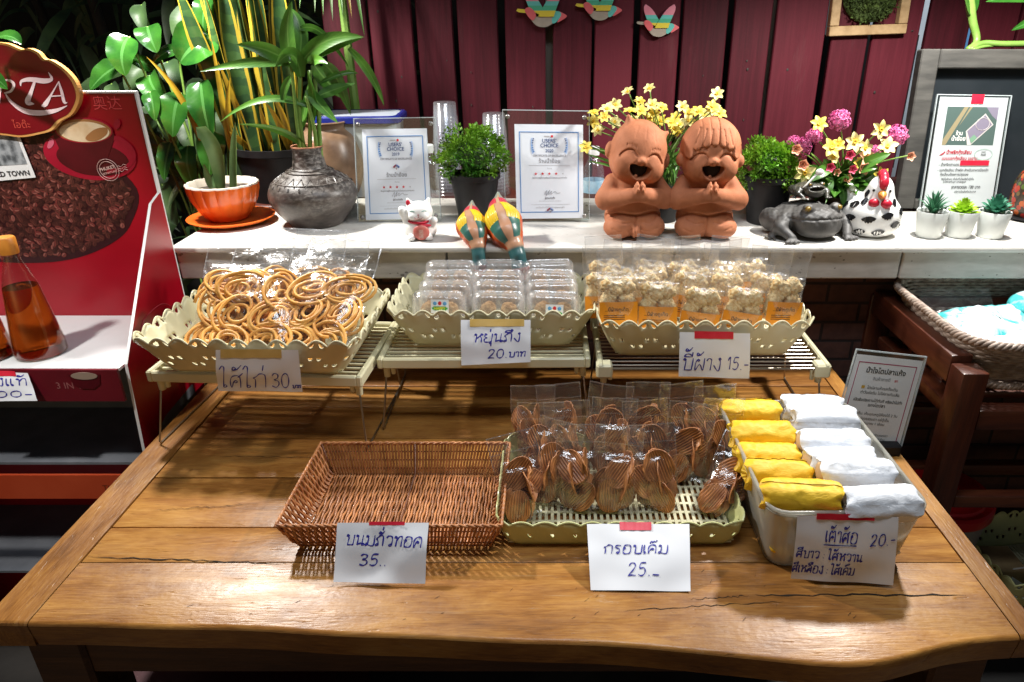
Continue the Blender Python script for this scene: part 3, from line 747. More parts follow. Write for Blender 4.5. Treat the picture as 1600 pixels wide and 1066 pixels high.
# ---------------------------------------------------------------- handwriting: each letter as pen strokes in a unit box
_tl = [(.02, .88), (.09, .98), (.17, .9), (.10, .81), (.02, .88)]
GLY = {
 'ก': [[(.09, 0), (.09, .58), (.0, .70), (.12, .80), (.28, .99), (.48, .96), (.57, .75), (.58, 0)]],
 'ข': [[(.04, .9), (.12, .99), (.2, .9), (.12, .82), (.04, .9), (.2, .74), (.22, .62), (.19, .08), (.27, .0), (.55, .02), (.6, .12), (.61, 1)]],
 'น': [_tl + [(.16, .84), (.17, .0)], [(.17, .06), (.42, .2), (.5, .06), (.6, .0), (.68, .1), (.6, .2), (.52, .14), (.52, 1)]],
 'ม': [_tl + [(.17, .84), (.17, .14), (.1, .0), (.02, .08), (.08, .2), (.2, .06), (.62, .03), (.63, 1)]],
 'ท': [_tl + [(.17, .84), (.17, .0)], [(.17, .55), (.36, .96), (.52, .98), (.58, .8), (.58, 0)]],
 'อ': [[(.10, .55), (.19, .62), (.12, .72), (.04, .62), (.07, .5), (.05, .2), (.15, .01), (.42, .0), (.57, .2), (.58, .74), (.45, .97), (.2, .97), (.06, .84)]],
 'ด': [[(.22, .5), (.30, .60), (.37, .5), (.28, .41), (.2, .5), (.12, .22), (.07, .0), (.02, .45), (.08, .84), (.3, 1.0), (.54, .84), (.58, 0)]],
 'ค': [[(.24, .5), (.32, .60), (.4, .5), (.31, .41), (.22, .5), (.1, .22), (.06, .0), (.02, .5), (.08, .85), (.3, 1), (.53, .85), (.57, 0)]],
 'ต': [[(.24, .45), (.32, .55), (.4, .45), (.31, .36), (.22, .45), (.1, .2), (.06, .0), (.02, .5), (.08, .85), (.18, .98), (.3, .84), (.42, .98), (.53, .82), (.57, 0)]],
 'ถ': [[(.2, .1), (.11, .2), (.02, .09), (.11, .0), (.2, .1), (.15, .5), (.05, .68), (.14, .82), (.3, 1), (.53, .9), (.57, 0)]],
 'ว': [[(.03, .8), (.18, 1), (.42, .94), (.5, .7), (.48, .15), (.39, .01), (.29, .1), (.38, .2), (.48, .12)]],
 'ง': [[(.36, .9), (.28, .98), (.36, 1.04), (.44, .95), (.36, .87), (.42, .7), (.40, .06), (.28, .0), (.02, .42)]],
 'ร': [[(.34, .1), (.25, .0), (.16, .09), (.25, .2), (.34, .1), (.33, .55), (.12, .66), (.05, .82), (.2, .95), (.44, .92)]],
 'ส': [[(.20, .42), (.28, .53), (.36, .42), (.27, .34), (.18, .42), (.1, .0), (.02, .35), (.06, .72), (.24, .86), (.48, .76), (.54, .0)], [(.38, .74), (.62, 1.04)]],
 'ล': [[(.20, .36), (.28, .47), (.36, .36), (.27, .28), (.18, .36), (.08, .0), (.02, .3), (.16, .5), (.40, .62), (.50, .5), (.54, .0)], [(.50, .5), (.50, .8), (.3, 1.0), (.08, .84)]],
 'ห': [_tl + [(.17, .84), (.17, .0)], [(.17, .42), (.42, .72), (.50, .92), (.58, .98), (.63, .88), (.52, .80), (.44, .72), (.56, .5), (.6, 0)]],
 'ย': [[(.02, .9), (.1, .99), (.18, .9), (.1, .82), (.04, .76), (.08, .6), (.22, .5), (.08, .42), (.04, .2), (.12, .02), (.35, .0), (.56, .06), (.6, .2), (.6, 1)]],
 'บ': [_tl + [(.17, .84), (.17, .08), (.24, .0), (.58, .01), (.62, .1), (.63, 1)]],
 'ผ': [[(.16, .84), (.23, .93), (.3, .84), (.22, .76), (.14, .84), (.07, .6), (.1, .0), (.34, .5), (.58, .0), (.62, .2), (.62, 1)]],
 'ป': [_tl + [(.17, .84), (.17, .08), (.24, .0), (.58, .01), (.62, .1), (.63, 1.4)]],
 'เ': [[(.04, 1), (.04, .15), (.09, .0), (.18, .08), (.11, .18), (.04, .1)]],
 'แ': [[(.04, 1), (.04, .15), (.09, .0), (.18, .08), (.11, .18), (.04, .1)], [(.30, 1), (.30, .15), (.35, .0), (.44, .08), (.37, .18), (.30, .1)]],
 'ไ': [[(-.16, 1.28), (-.06, 1.5), (.05, 1.42), (.08, 1.1), (.08, .15), (.14, .0), (.24, .08), (.16, .18), (.08, .1)]],
 'า': [[(.02, .78), (.12, .98), (.28, .94), (.33, .75), (.33, 0)]],
 '้': [[(.06, 1.34), (.15, 1.44), (.24, 1.34), (.15, 1.26), (.08, 1.3), (.12, 1.22), (.32, 1.3), (.5, 1.56)]],
 '่': [[(.42, 1.2), (.43, 1.55)]],
 'ี': [[(.02, 1.14), (.14, 1.32), (.38, 1.34), (.54, 1.14), (.02, 1.14)], [(.54, 1.14), (.55, 1.5)]],
 'ึ': [[(.02, 1.14), (.14, 1.32), (.36, 1.34), (.54, 1.14), (.02, 1.14)], [(.46, 1.32), (.52, 1.46), (.6, 1.36), (.52, 1.28), (.46, 1.36)]],
 'ื': [[(.02, 1.14), (.14, 1.32), (.36, 1.34), (.54, 1.14), (.02, 1.14)], [(.40, 1.26), (.42, 1.5)], [(.54, 1.14), (.55, 1.5)]],
 'ั': [[(.2, 1.3), (.27, 1.38), (.34, 1.3), (.25, 1.22), (.18, 1.28), (.24, 1.16), (.4, 1.2), (.56, 1.48)]],
 '็': [[(.16, 1.16), (.1, 1.3), (.2, 1.42), (.28, 1.26), (.36, 1.42), (.5, 1.36), (.58, 1.56)]],
 'ุ': [[(.46, -.12), (.53, -.2), (.6, -.13), (.53, -.06), (.46, -.12)], [(.6, -.14), (.6, -.5)]],
 '0': [[(.3, 1), (.1, .85), (.03, .5), (.1, .12), (.3, 0), (.48, .15), (.54, .5), (.48, .85), (.3, 1)]],
 '1': [[(.02, .72), (.2, 1), (.2, 0)]],
 '2': [[(.04, .78), (.16, .98), (.38, .96), (.46, .74), (.3, .4), (.02, .02), (.2, .06), (.52, .02)]],
 '3': [[(.05, .85), (.22, 1), (.45, .9), (.42, .66), (.2, .54), (.45, .44), (.5, .2), (.3, .0), (.02, .1)]],
 '5': [[(.5, 1), (.16, .97), (.1, .58), (.34, .62), (.48, .4), (.42, .12), (.22, .0), (.02, .1)]],
 '.': [[(.06, .0), (.1, .04)]], '-': [[(.04, .4), (.4, .42)]], '_': [[(.04, .08), (.5, .06)]], ':': [[(.06, .15), (.1, .19)], [(.06, .6), (.1, .64)]], '~': [],
}
WID = {'แ': .46, 'เ': .2, 'ไ': .26, 'า': .36, 'ว': .52, 'ง': .46, 'ร': .46, '1': .3, '2': .55, '0': .58, '3': .55, '5': .55, '.': .16, '-': .45, '_': .5, ':': .16, ' ': .35}
ABOVE = 'ีึืั็'; TONE = '้่'
def hand(s):
    L = []; x = 0; px = 0; up = 0
    for ch in s:
        if ch == ' ': x += WID[' ']; continue
        if ch in ABOVE: up = .34; L += [[(a + px, b) for a, b in st] for st in GLY[ch]]; continue
        if ch in TONE: L += [[(a + px, b + up) for a, b in st] for st in GLY[ch]]; continue
        if ch == 'ุ': L += [[(a + px, b) for a, b in st] for st in GLY[ch]]; continue
        up = 0; px = x; L += [[(a + px, b) for a, b in st] for st in GLY[ch]]; x += WID.get(ch, .63) + .13
    return L, x - .13

def sheet_map(TL, TR, BL, BR, bulge=.004, curl=.0, loc=Vector((0, 0, 0)), ph=0):
    n = (TR - TL).cross(BL - TL).normalized()
    if n.y > 0: n = -n
    def P(u, v, off=0):
        p = TL * (1-u) * (1-v) + TR * u * (1-v) + BL * (1-u) * v + BR * u * v
        b = bulge * sin(pi * v) * (.6 + .4 * sin(3 * u + ph)) + .0012 * sin(9 * u + 5 * v + ph) * v + curl * (max(0, v - .55) / .45) ** 2 * (1 - .3 * u) + .0016 * nz(u * 3 + ph, v * 3, 1)
        return p + n * (b + off) - loc
    return P
def sign(label, TL, TR, BL, BR, lines, tape=None, tapemat=None, bulge=.004, curl=0, pen=.0011, under=None, ph=0, back=None, cutcorner=False):
    loc = (BL + BR) * .5
    t = thing('price_sign', label, 'price sign', loc, group='handwritten price signs on the baskets')
    P = sheet_map(TL, TR, BL, BR, bulge, curl, loc, ph)
    mb = MB(); mb.grid(lambda u, v: P(u, v), 24, 18, flip=True); pp = mb.build('paper', M_PAPER, t, sm=180)
    w, h = (TR - TL).length, (BL - TL).length
    mb = MB(); asp = w / h
    def ribbon(pts, hw):
        Q = cr(pts, 5); n = len(Q); A = []; B = []
        for i in range(n):
            a = Q[max(0, i - 1)]; b = Q[min(n - 1, i + 1)]; dx, dy = (b[0] - a[0]) * w, (b[1] - a[1]) * h; l = math.hypot(dx, dy) or 1
            nx, ny = -dy / l, dx / l; k = hw * (.85 + .25 * sin(i * .7))
            A.append((Q[i][0] + nx * k / w, Q[i][1] + ny * k / h)); B.append((Q[i][0] - nx * k / w, Q[i][1] - ny * k / h))
        vs = [P(x, y, .0007) for x, y in A + B]
        mb.add(vs, [(i, i + 1, n + i + 1, n + i) for i in range(n - 1)])
    for s, x0, x1, base, gh, sl in lines:
        st, W = hand(s)
        for q in st:
            if not q: continue
            pts = [(x0 + (x1 - x0) * (a + b * .10) / W + random.uniform(-.001, .001), base - gh * b + sl * (a / W)) for a, b in q]
            ribbon(pts, pen)
    for (ax, ay, bx, by) in (under or []): ribbon([(ax, ay), ((ax + bx) / 2, (ay + by) / 2 + .004), (bx, by)], pen)
    mb.build('handwriting', M_INK, pp)
    if tape:
        x0, x1, y0, y1 = tape; mb = MB()
        mb.grid(lambda u, v: P(x0 + (x1 - x0) * u, y0 + (y1 - y0) * v, .0010 + .0004 * sin(u * 20)), 14, 3, flip=True); mb.build('tape', tapemat, t, sm=180)
    return t

sign('white paper sign reading 30 in blue pen, taped to the basket of fried coils', aty(337, 547, 1.172), aty(466, 547, 1.168), aty(341, 611, 1.176), aty(473, 612, 1.172),
     [('ไส้ไก่', .05, .58, .90, .36, .0), ('30', .64, .85, .90, .36, 0), ('บาท', .89, .985, .90, .075, 0)], (.06, .80, -.02, .17), M_YTAPE, pen=.0010, ph=1)
sign('white paper sign reading 20 in blue pen, taped to the basket of clear boxes', aty(720, 500, 1.306), aty(829, 500, 1.306), aty(721, 571, 1.272), aty(829, 566, 1.272),
     [('หยุ่นถึง', .18, .84, .50, .19, 0), ('20.', .38, .66, .87, .20, 0), ('บาท', .68, .92, .86, .12, 0)], (.13, .91, -.02, .15), M_YTAPE, pen=.0013, ph=2)
sign('white paper sign reading 15 in blue pen, taped to the basket of orange-labelled bags', aty(1062, 519, 1.255), aty(1172, 521, 1.255), aty(1060, 588, 1.242), aty(1171, 592, 1.242),
     [('บี้ผ้าง', .04, .58, .84, .27, .0), ('15.-', .68, .98, .80, .27, 0)], (.21, .76, -.03, .13), M_REDTAPE, pen=.0011, ph=3)
sign('white paper sign reading 35 in blue pen, hanging from the empty wicker tray', aty(527, 817, .880), aty(670, 817, .878), atz(523, 909, .753), atz(665, 912, .753),
     [('ขนมถั่วทอด', .10, .94, .37, .17, .04), ('35..', .26, .56, .72, .19, 0)], (.35, .74, -.02, .04), M_REDTAPE, curl=.006, bulge=.008, pen=.0012, ph=4)
sign('bright white paper sign reading 25 in blue pen, leaning on the green basket of chips', aty(917, 819, .899), aty(1077, 819, .897), atz(923, 922, .753), atz(1079, 924, .753),
     [('กรอบเค็ม', .15, .77, .46, .13, .0), ('25._', .38, .69, .79, .19, 0)], (.32, .63, -.03, .10), M_REDTAPE, pen=.0010, bulge=.002, ph=5)
sign('white paper sign with three lines of blue writing, taped to the tub of paper rolls', aty(1246, 806, .838), aty(1404, 808, .836), atz(1236, 905, .758), atz(1395, 914, .756),
     [('เต้าส้อ', .29, .60, .37, .16, .02), ('20.-', .73, .98, .42, .17, -.03), ('สีขาว : ไส้หวาน', .02, .66, .63, .115, .03), ('สีเหลือง : ไส้เค็ม', .0, .60, .88, .12, .0)],
     (.19, .76, -.04, .05), M_REDTAPE, pen=.0010, bulge=.003, ph=6, under=[(.28, .42, .60, .42)])
# price tag on the red stand
t = sign('curled white price tag with red tape hanging on the red stand', Vector((-1.16, 1.238, .902)), Vector((-1.030, 1.238, .898)), Vector((-1.16, 1.225, .842)), Vector((-1.013, 1.222, .846)),
     [('ของแท้', .12, .93, .45, .25, 0), ('200-', .25, .96, .86, .22, 0)], (.0, .82, -.06, .12), M_REDTAPE, pen=.0010, curl=.004, ph=7)

# ---------------------------------------------------------------- folding racks
def rack(label, cx, cyy, rz, W, D, metal=False):
    t = thing('folding_rack', label, 'rack', (cx, cyy, .7505), rz, 'cream folding racks along the back of the table')
    H = .145
    mb = MB()
    for sx in (-1, 1): mb.box((sx * (W/2 - .006), 0, H + .001), (.012, D, .024), bev=.003)
    if metal:
        for sy in (-1, 1): mb.tube([(-W/2 + .01, sy * (D/2 - .006), H), (W/2 - .01, sy * (D/2 - .006), H)], .003, 8, mi=1)
        for sy in (-1, 1):
            for sx in (-1, 1): mb.box((sx * (W/2 - .014), sy * (D/2 - .014), H - .004), (.032, .03, .03), bev=.004)
    else:
        for sy in (-1, 1): mb.box((0, sy * (D/2 - .006), H + .0006), (W - .02, .012, .0225), bev=.003)
    mb.build('frame', [M_CREAM, M_STEEL], t)
    mb = MB(); n = 15
    for i in range(1, n):
        y = -D/2 + D * i / n
        if metal: mb.tube([(-W/2 + .01, y, H + .002), (W/2 - .01, y, H + .002)], .0018, 6)
        else: mb.box((0, y, H + .002), (W - .02, .006, .004))
    mb.box((0, 0, H - .003), (.008, D - .02, .005)) if not metal else None
    mb.build('slat', M_STEEL if metal else M_CREAM, t)
    for sx in (-1, 1):
        for sy in (-1, 1):
            mb = MB(); mb.lathe([(.0065, 0), (.0075, .028)], 12, M=T(sx * (W/2 - .014), sy * (D/2 - .02), H - .036)); mb.lathe([(.0045, 0), (.0055, .02)], 12, M=T(sx * (W/2 - .027), sy * (D/2 - .02), H - .03)); mb.build('leg_socket', M_CREAM, t)
    for sx in (-1, 1):
        x = sx * (W/2 - .014); xf = sx * (W/2 - .002)
        P = [(x, -D/2 + .02, H - .02), (xf, -D/2 - .012, .006), (xf, -D/2 - .009, .0025), (xf, -D/2 - .004, .0022), (xf, D/2 - .03, .0022), (xf, D/2 - .024, .0025), (xf, D/2 - .02, .006), (x, D/2 - .02, H - .02)]
        mb = MB(); mb.tube(P, .0021, 8); mb.build('leg', M_STEEL, t)
    return t
RK = [(-.572, 1.350, -3.0, .425, .275), (-.142, 1.412, .6, .430, .26), (.318, 1.385, 0, .462, .26)]
rack('cream plastic folding rack on wire legs under the basket of fried coils', *RK[0])
rack('cream plastic folding rack on wire legs under the basket of clear boxes', *RK[1])
rack('folding rack with a steel wire shelf under the basket of orange-labelled bags', *RK[2], metal=True)

# ---------------------------------------------------------------- scalloped lattice baskets
def rrect(w, d, r, n=6):
    pts = []
    for cx_, cy_, a0 in ((w/2 - r, d/2 - r, 0), (-w/2 + r, d/2 - r, 90), (-w/2 + r, -d/2 + r, 180), (w/2 - r, -d/2 + r, 270)):
        pts.append([(cx_ + r * cos(R(a0 + 90 * i / n)), cy_ + r * sin(R(a0 + 90 * i / n))) for i in range(n + 1)])
    return pts
def perim(w, d, r, fr):
    # closed rounded rectangle; s in 0..1 measured on shape fr so that two sizes line up
    C = rrect(w, d, r); P = [p for q in C for p in q]; F = [p for q in rrect(*fr) for p in q]
    L = [0]
    for i in range(len(F)): a, b = F[i], F[(i + 1) % len(F)]; L.append(L[-1] + math.hypot(b[0] - a[0], b[1] - a[1]))
    tot = L[-1]; X = [p[0] for p in P] + [P[0][0]]; Y = [p[1] for p in P] + [P[0][1]]
    def f(s):
        s = (s % 1) * tot; return float(np.interp(s, L, X)), float(np.interp(s, L, Y))
    return f, tot
def basket(name, label, M, W, D, Wb, Db, H, mt, mtf, tile=.0185, rows=5, amp=.006, period=.037, holes=None, fl='slat', group=None, rimup=None, braid=False):
    t = thing(name, label, 'basket', group=group, M=M)
    ft, tot = perim(W, D, .028, (W, D, .028)); fb, _ = perim(Wb, Db, .028, (W, D, .028))
    nc = int(round(tot / tile)); nc += nc % 2
    per = max(1, round(tot / period))
    def pos(s, v):
        x0, y0 = fb(s); x1, y1 = ft(s); k = v ** .85
        z = H * v
        if v > .6: z += amp * (abs(sin(pi * per * s)) - .5) * ((v - .6) / .4) * 2
        bul = 0
        if braid: bul = .0028 * sin(pi * min(v, 1)) * (1 + .9 * sin(2 * pi * per * s * 1.0 + v * 5) * .6)
        x, y = x0 + (x1 - x0) * k, y0 + (y1 - y0) * k
        l = math.hypot(x, y) or 1
        return Vector((x * (1 + bul / l * 1.0), y * (1 + bul / l), z))
    mb = MB()
    for c in range(nc):
        for r in range(rows):
            s0, s1 = c / nc, (c + 1) / nc; v0, v1 = r / rows, (r + 1) / rows
            sm_, vm = (s0 + s1) / 2, (v0 + v1) / 2
            O = [(s0, v0), (sm_, v0), (s1, v0), (s1, vm), (s1, v1), (sm_, v1), (s0, v1), (s0, vm)]
            hole = holes(c, r) if holes else ((c + r) % 2 == 0 and 0 < r < rows)
            if hole:
                ds, dv = (s1 - s0) * .27, (v1 - v0) * .30
                I = [(sm_ - ds * .55, vm - dv * .75), (sm_, vm - dv), (sm_ + ds * .55, vm - dv * .75), (sm_ + ds, vm + dv * .35), (sm_ + ds * .6, vm + dv), (sm_, vm + dv * .7), (sm_ - ds * .6, vm + dv), (sm_ - ds, vm + dv * .35)]
                vs = [pos(*q) for q in O + I]
                mb.add(vs, [(i, (i + 1) % 8, 8 + (i + 1) % 8, 8 + i) for i in range(8)], uv=[(q[0] * tot * 40, q[1] * 2) for q in O + I])
            else:
                vs = [pos(*q) for q in O]; mb.add(vs + [pos(sm_, vm)], [(i, (i + 1) % 8, 8) for i in range(8)], uv=[(q[0] * tot * 40, q[1] * 2) for q in O] + [(sm_ * tot * 40, vm * 2)])
    wl = mb.build('side_wall', mt, t, sm=60)
    bmx = bmesh.new(); bmx.from_mesh(wl.data); bmesh.ops.remove_doubles(bmx, verts=bmx.verts, dist=1e-5); bmx.to_mesh(wl.data); bmx.free()
    so = wl.modifiers.new('solid', 'SOLIDIFY'); so.thickness = .0022; so.offset = 0
    mb = MB()
    mb.tube([pos(i / (per * 8), 1.0) for i in range(per * 8)], .0018, 6, closed=True); mb.build('rim', mt, t)
    mb = MB()
    nx = int(Wb / .0105); ny = int(Db / .024)
    for i in range(nx + 1): mb.box((-Wb/2 + .004 + (Wb - .008) * i / nx, 0, .003), (.0052 if name == 'low_basket' else .0080, Db - .012, .003))
    for j in range(ny + 1): mb.box((0, -Db/2 + .004 + (Db - .008) * j / ny, .0026), (Wb - .012, .0055, .0026))
    mb.build('floor_grid', mtf, t)
    return t
G = 'scalloped cream baskets on the racks'
BK = [(-.570, 1.325, -2.0), (-.128, 1.437, 0), (.300, 1.392, .0)]
def bkM(i, dz=0): x, y, a = BK[i]; return T(x, y, .9105 + dz) @ rot(0, 0, a)
hl = lambda c, r: (0 < r < 5) and ((c + 2 * (r % 2)) % 4 in (0, 1)) and (r in (1, 2, 4))
basket('scalloped_basket', 'cream scalloped plastic basket holding bags of fried coils', bkM(0), .424, .285, .335, .215, .078, M_CREAM, M_CREAM, rows=5, holes=hl, group=G)
basket('scalloped_basket', 'cream scalloped plastic basket holding clear hinged boxes', bkM(1), .424, .235, .335, .185, .080, M_CREAM, M_CREAM, rows=5, holes=hl, group=G)
basket('scalloped_basket', 'cream scalloped plastic basket holding bags with orange labels', bkM(2), .424, .250, .350, .195, .080, M_CREAM, M_CREAM, rows=5, holes=hl, group=G)
basket('low_basket', 'low pale green basket with a braided side holding bags of chips', T(.108, 1.040, .7515), .402, .268, .375, .25, .046, M_OLIVE, M_CREAM, tile=.0125, rows=3, amp=.0035, period=.0375,
       holes=lambda c, r: r == 1 and c % 3 == 0, braid=True)
basket('floor_basket', 'pale green scalloped basket in the shade below, at the right edge', T(1.22, 1.40, .2445) @ rot(0, 0, 8), .34, .25, .30, .20, .09, M_OLIVE, M_CREAM, rows=5, holes=hl)

# ---------------------------------------------------------------- empty wicker tray
M_WICK = mat('brown_wicker', (.30, .105, .036), (.54, .23, .085), 45, .42, .3, 220, .0008, tintvar=.25)
M_WICKD = mat('dark_wicker', (.11, .035, .014), (.20, .07, .028), 45, .5)
tr = thing('wicker_tray', 'empty brown wicker tray at the front of the table', 'tray', (-.257, 1.003, .7515))
W2, D2, Wb2, Db2, H2 = .352, .236, .312, .196, .060
mb = MB(); n = 60
for i in range(n):
    f = (i + .5) / n * 2 - 1; xb = f * Wb2/2; xt = f * W2/2; ph = (i % 2) * pi
    pts = [(xt, -D2/2, H2), (xt * .6 + xb * .4, -D2/2 * .6 - Db2/2 * .4, H2 * .6), (xb * .8 + xt * .2, -Db2/2 * .85 - D2/2 * .15, H2 * .2), (xb, -Db2/2, .005)]
    P = cr(pts, 6); m = 40
    P = [(p[0], p[1] + .0018 * sin(ph + p[2] / H2 * 4 * pi), p[2]) for p in P]
    P += [(xb + .0006 * sin(k * .9 + i), -Db2/2 + Db2 * k / m, .005 + .0018 * sin(ph + k / m * 7 * pi * 1.0 + .3)) for k in range(1, m)]
    P += [(p[0], -p[1], p[2]) for p in reversed(cr(pts, 6))]
    mb.tube(P, .0021, 5, tint=random.random(), flat=1.0)
for sx in (-1, 1):
    m = 36
    for i in range(m):
        f = (i + .5) / m * 2 - 1; yb = f * Db2/2; yt = f * D2/2; ph = (i % 2) * pi
        pts = [(sx * W2/2, yt, H2), (sx * (W2 * .3 + Wb2 * .2), yt * .6 + yb * .4, H2 * .6), (sx * (Wb2 * .43 + W2 * .07), yb, H2 * .2), (sx * (Wb2/2 - .003), yb, .006)]
        mb.tube([(p[0] + sx * .0018 * sin(ph + p[2] / H2 * 4 * pi), p[1], p[2]) for p in cr(pts, 6)], .0022, 5, tint=random.random())
mb.build('weave', M_WICK, tr, sm=180)
mb = MB()
for j in range(8):
    y = -Db2/2 + Db2 * j / 7; mb.tube([(-Wb2/2, y, .005), (Wb2/2, y, .005)], .0013, 5, tint=.3)
for k in (.25, .5, .75):
    w_, d_ = Wb2 + (W2 - Wb2) * k, Db2 + (D2 - Db2) * k
    mb.tube([(-w_/2, -d_/2, H2 * k), (w_/2, -d_/2, H2 * k), (w_/2, d_/2, H2 * k), (-w_/2, d_/2, H2 * k)], .0013, 5, closed=True, tint=.3)
mb.tube([(0, -D2/2 + .003, H2), (0, -Db2/2 + .004, .009), (0, 0, .0085), (0, Db2/2 - .004, .009), (0, D2/2 - .003, H2)], .0016, 5, tint=.9)
for sx in (-1, 1):
    for sy in (-1, 1): mb.tube([(sx * (W2/2 - .003), sy * (D2/2 - .003), H2), (sx * (Wb2/2 - .002), sy * (Db2/2 - .002), .006)], .0019, 5, tint=.8)
mb.build('stake', M_WICKD, tr, sm=180)
mb = MB()
loop = []
for a, b in (((-1, -1), (1, -1)), ((1, -1), (1, 1)), ((1, 1), (-1, 1)), ((-1, 1), (-1, -1))):
    L = int(60 if a[1] == b[1] else 42)
    for i in range(L):
        t_ = i / L; loop.append((W2/2 * (a[0] + (b[0] - a[0]) * t_), D2/2 * (a[1] + (b[1] - a[1]) * t_), H2))
for ph in (0, pi): mb.tube([(p[0], p[1] + .0018 * cos(i * 1.5 + ph), p[2] + .0018 * sin(i * 1.5 + ph)) for i, p in enumerate(loop)], .0022, 6, closed=True, tint=.55)
mb.build('rim', M_WICK, tr, sm=180)

# ---------------------------------------------------------------- translucent tub with paper rolls
def tub_mat():
    m = NT('milky_plastic'); b = m.bump(m.noise(m.co(), 30, 3), .05, .002)
    tr_ = m.n('BsdfTransparent', {'Color': (.96, .965, .95)}); tl = m.n('BsdfTranslucent', {'Color': (.92, .90, .80)}); df = m.n('BsdfDiffuse', {'Color': (.80, .79, .71)})
    gl = m.n('BsdfGlossy', {'Roughness': .22, 'Normal': b})
    a = m.n('MixShader', {0: .5, 1: tl.outputs[0], 2: df.outputs[0]}); a = m.n('MixShader', {0: .46, 1: tr_.outputs[0], 2: a.outputs[0]})
    lw = m.n('LayerWeight', {'Blend': .25, 'Normal': b}); f = m.math('MULTIPLY_ADD', lw.outputs['Fresnel'], .6, .03, clamp=True)
    return m.surf(m.n('MixShader', {0: f, 1: a.outputs[0], 2: gl.outputs[0]}))
M_TUB = tub_mat()
tbM = T(.436, 1.012, .7512) @ rot(0, 0, 1.0)
tub = thing('plastic_tub', 'translucent milky plastic tub at the right of the table, filled with paper rolls', 'tub', M=tbM)
mb = MB(); W, D, H = .240, .332, .115
ft, tot = perim(W, D, .030, (W, D, .03)); fb, _ = perim(W - .034, D - .034, .026, (W, D, .03))
def tubp(u, v):
    a, b = fb(u), ft(u); v2 = min(1, v); return Vector((a[0] + (b[0] - a[0]) * v2, a[1] + (b[1] - a[1]) * v2, H * v2 + .002))
mb.grid(tubp, 96, 10, cu=True)
mb.add([tubp(i / 96, 0) for i in range(96)], [tuple(range(95, -1, -1))])
wl = mb.build('tub_wall', M_TUB, tub, sm=60)
so = wl.modifiers.new('solid', 'SOLIDIFY'); so.thickness = .0016; so.offset = 0
mb = MB(); mb.tube([tubp(i / 96, 1) for i in range(96)], .0030, 8, closed=True); mb.tube([tubp(i / 96, .93) * 1.004 for i in range(96)], .0016, 6, closed=True); mb.build('rim', M_TUB, tub, sm=180)
def wrap_mat(name, a, b):
    m = NT(name); tc = m.co(); n1 = m.noise(tc, 16, 3, .6, .8); n2 = m.noise(m.co(scale=(1, 2.2, 2.2), loc=(2, 5, 1)), 34, 3, .6, 1.2)
    rdg = m.math('ADD', m.math('ABSOLUTE', m.math('MULTIPLY_ADD', n1, 2, -1)), m.math('MULTIPLY', m.math('ABSOLUTE', m.math('MULTIPLY_ADD', n2, 2, -1)), .6))
    return m.pbr(m.ramp(m.noise(tc, 12, 4), [(.35, a), (.65, b)]), .55, m.bump(rdg, .42, .0024))
M_YPAP = wrap_mat('yellow_paper', (.80, .46, .010), (.88, .56, .028)); M_WPAP = wrap_mat('white_paper', (.72, .75, .80), (.80, .82, .86))
M_COOKIE = mat('tan_pastry', (.50, .33, .17), (.62, .44, .25), 30, .7)
def roll_mesh(seed, L, rad, squash):
    mb = MB()
    def fn(u, v):
        a = 2 * pi * u; x = (v - .5) * L
        flat_ = .5 * max(0, cos(a * 2.5 + seed)) ** 4
        r = rad * (1 - .10 * flat_ + .09 * nz(cos(a) * 1.6 + seed, sin(a) * 1.6, v * 3.0) + .05 - .11 * abs(nz(cos(a) * 2.4, sin(a) * 2.4 + seed, v * 4.5 + seed)) - .05 * abs(nz(cos(a) * 6 + seed, sin(a) * 6, v * 11)))
        e = min(v, 1 - v) * L
        if e < .012: r *= .80 + .20 * sqrt(max(0, e / .012)) + .08 * sin(a * 7 + seed) * (1 - e / .012)
        x += .003 * sin(a * 3 + seed) * (1 if v > .5 else -1) * (abs(v - .5) * 2) ** 6
        return Vector((x, r * cos(a), r * sin(a) * squash))
    mb.grid(fn, 48, 48, cu=True)
    for sgn, vv in ((-1, 0), (1, 1)):
        ring = [fn(i / 48, vv) for i in range(0, 48)]; c = sum(ring, Vector()) / 48
        inner = [c + (p - c) * .55 + Vector((-sgn * (.006 + .003 * sin(i * 1.9 + seed)), 0, 0)) for i, p in enumerate(ring)]
        mb.add(ring + inner + [c + Vector((-sgn * .005, 0, 0))], [(i, (i + 1) % 48, 48 + (i + 1) % 48, 48 + i) for i in range(48)] + [(48 + i, 48 + (i + 1) % 48, 96) for i in range(48)])
    # overlapping paper edge along the roll
    def seam(u, v):
        a = 1.0 + seed + u * .7; x = (v - .5) * L * .97; p = fn((a / (2 * pi)) % 1, .015 + .97 * v); return Vector((p.x, p.y * (1.03 + .05 * u * (.6 + .4 * nz(v * 4, seed, 0))), p.z * (1.03 + .05 * u * (.6 + .4 * nz(v * 4, seed, 0)))))
    mb.grid(seam, 5, 22)
    return mb
YR = [(1172, 641, .862, -1, .106, 'rearmost yellow paper roll, beside the rearmost white roll'), (1190, 676, .868, -2, .108, 'second yellow paper roll from the back, with one crumpled end'), (1198, 712, .852, -2, .104, 'narrow yellow paper roll sunk low in the middle of the tub'),
      (1216, 738, .856, -4, .106, 'yellow paper roll lying just behind the tilted front one'), (1251, 770, .876, -11, .116, 'tilted yellow paper roll on top at the front of the tub')]
WR = [(1268, 634, .864, -1, .112, 'rearmost white paper roll, beside the rearmost yellow roll'), (1288, 653, .870, -1, .114, 'second white paper roll from the back'), (1300, 689, .872, -1, .114, 'third white paper roll from the back'), (1312, 717, .872, 3, .112, 'white paper roll lying behind the pair at the front'),
      (1336, 734, .878, -3, .114, 'second white paper roll from the front, its left end showing tan pastry'), (1374, 782, .876, 3, .114, 'front white paper roll lying on the tub edge above the sign')]
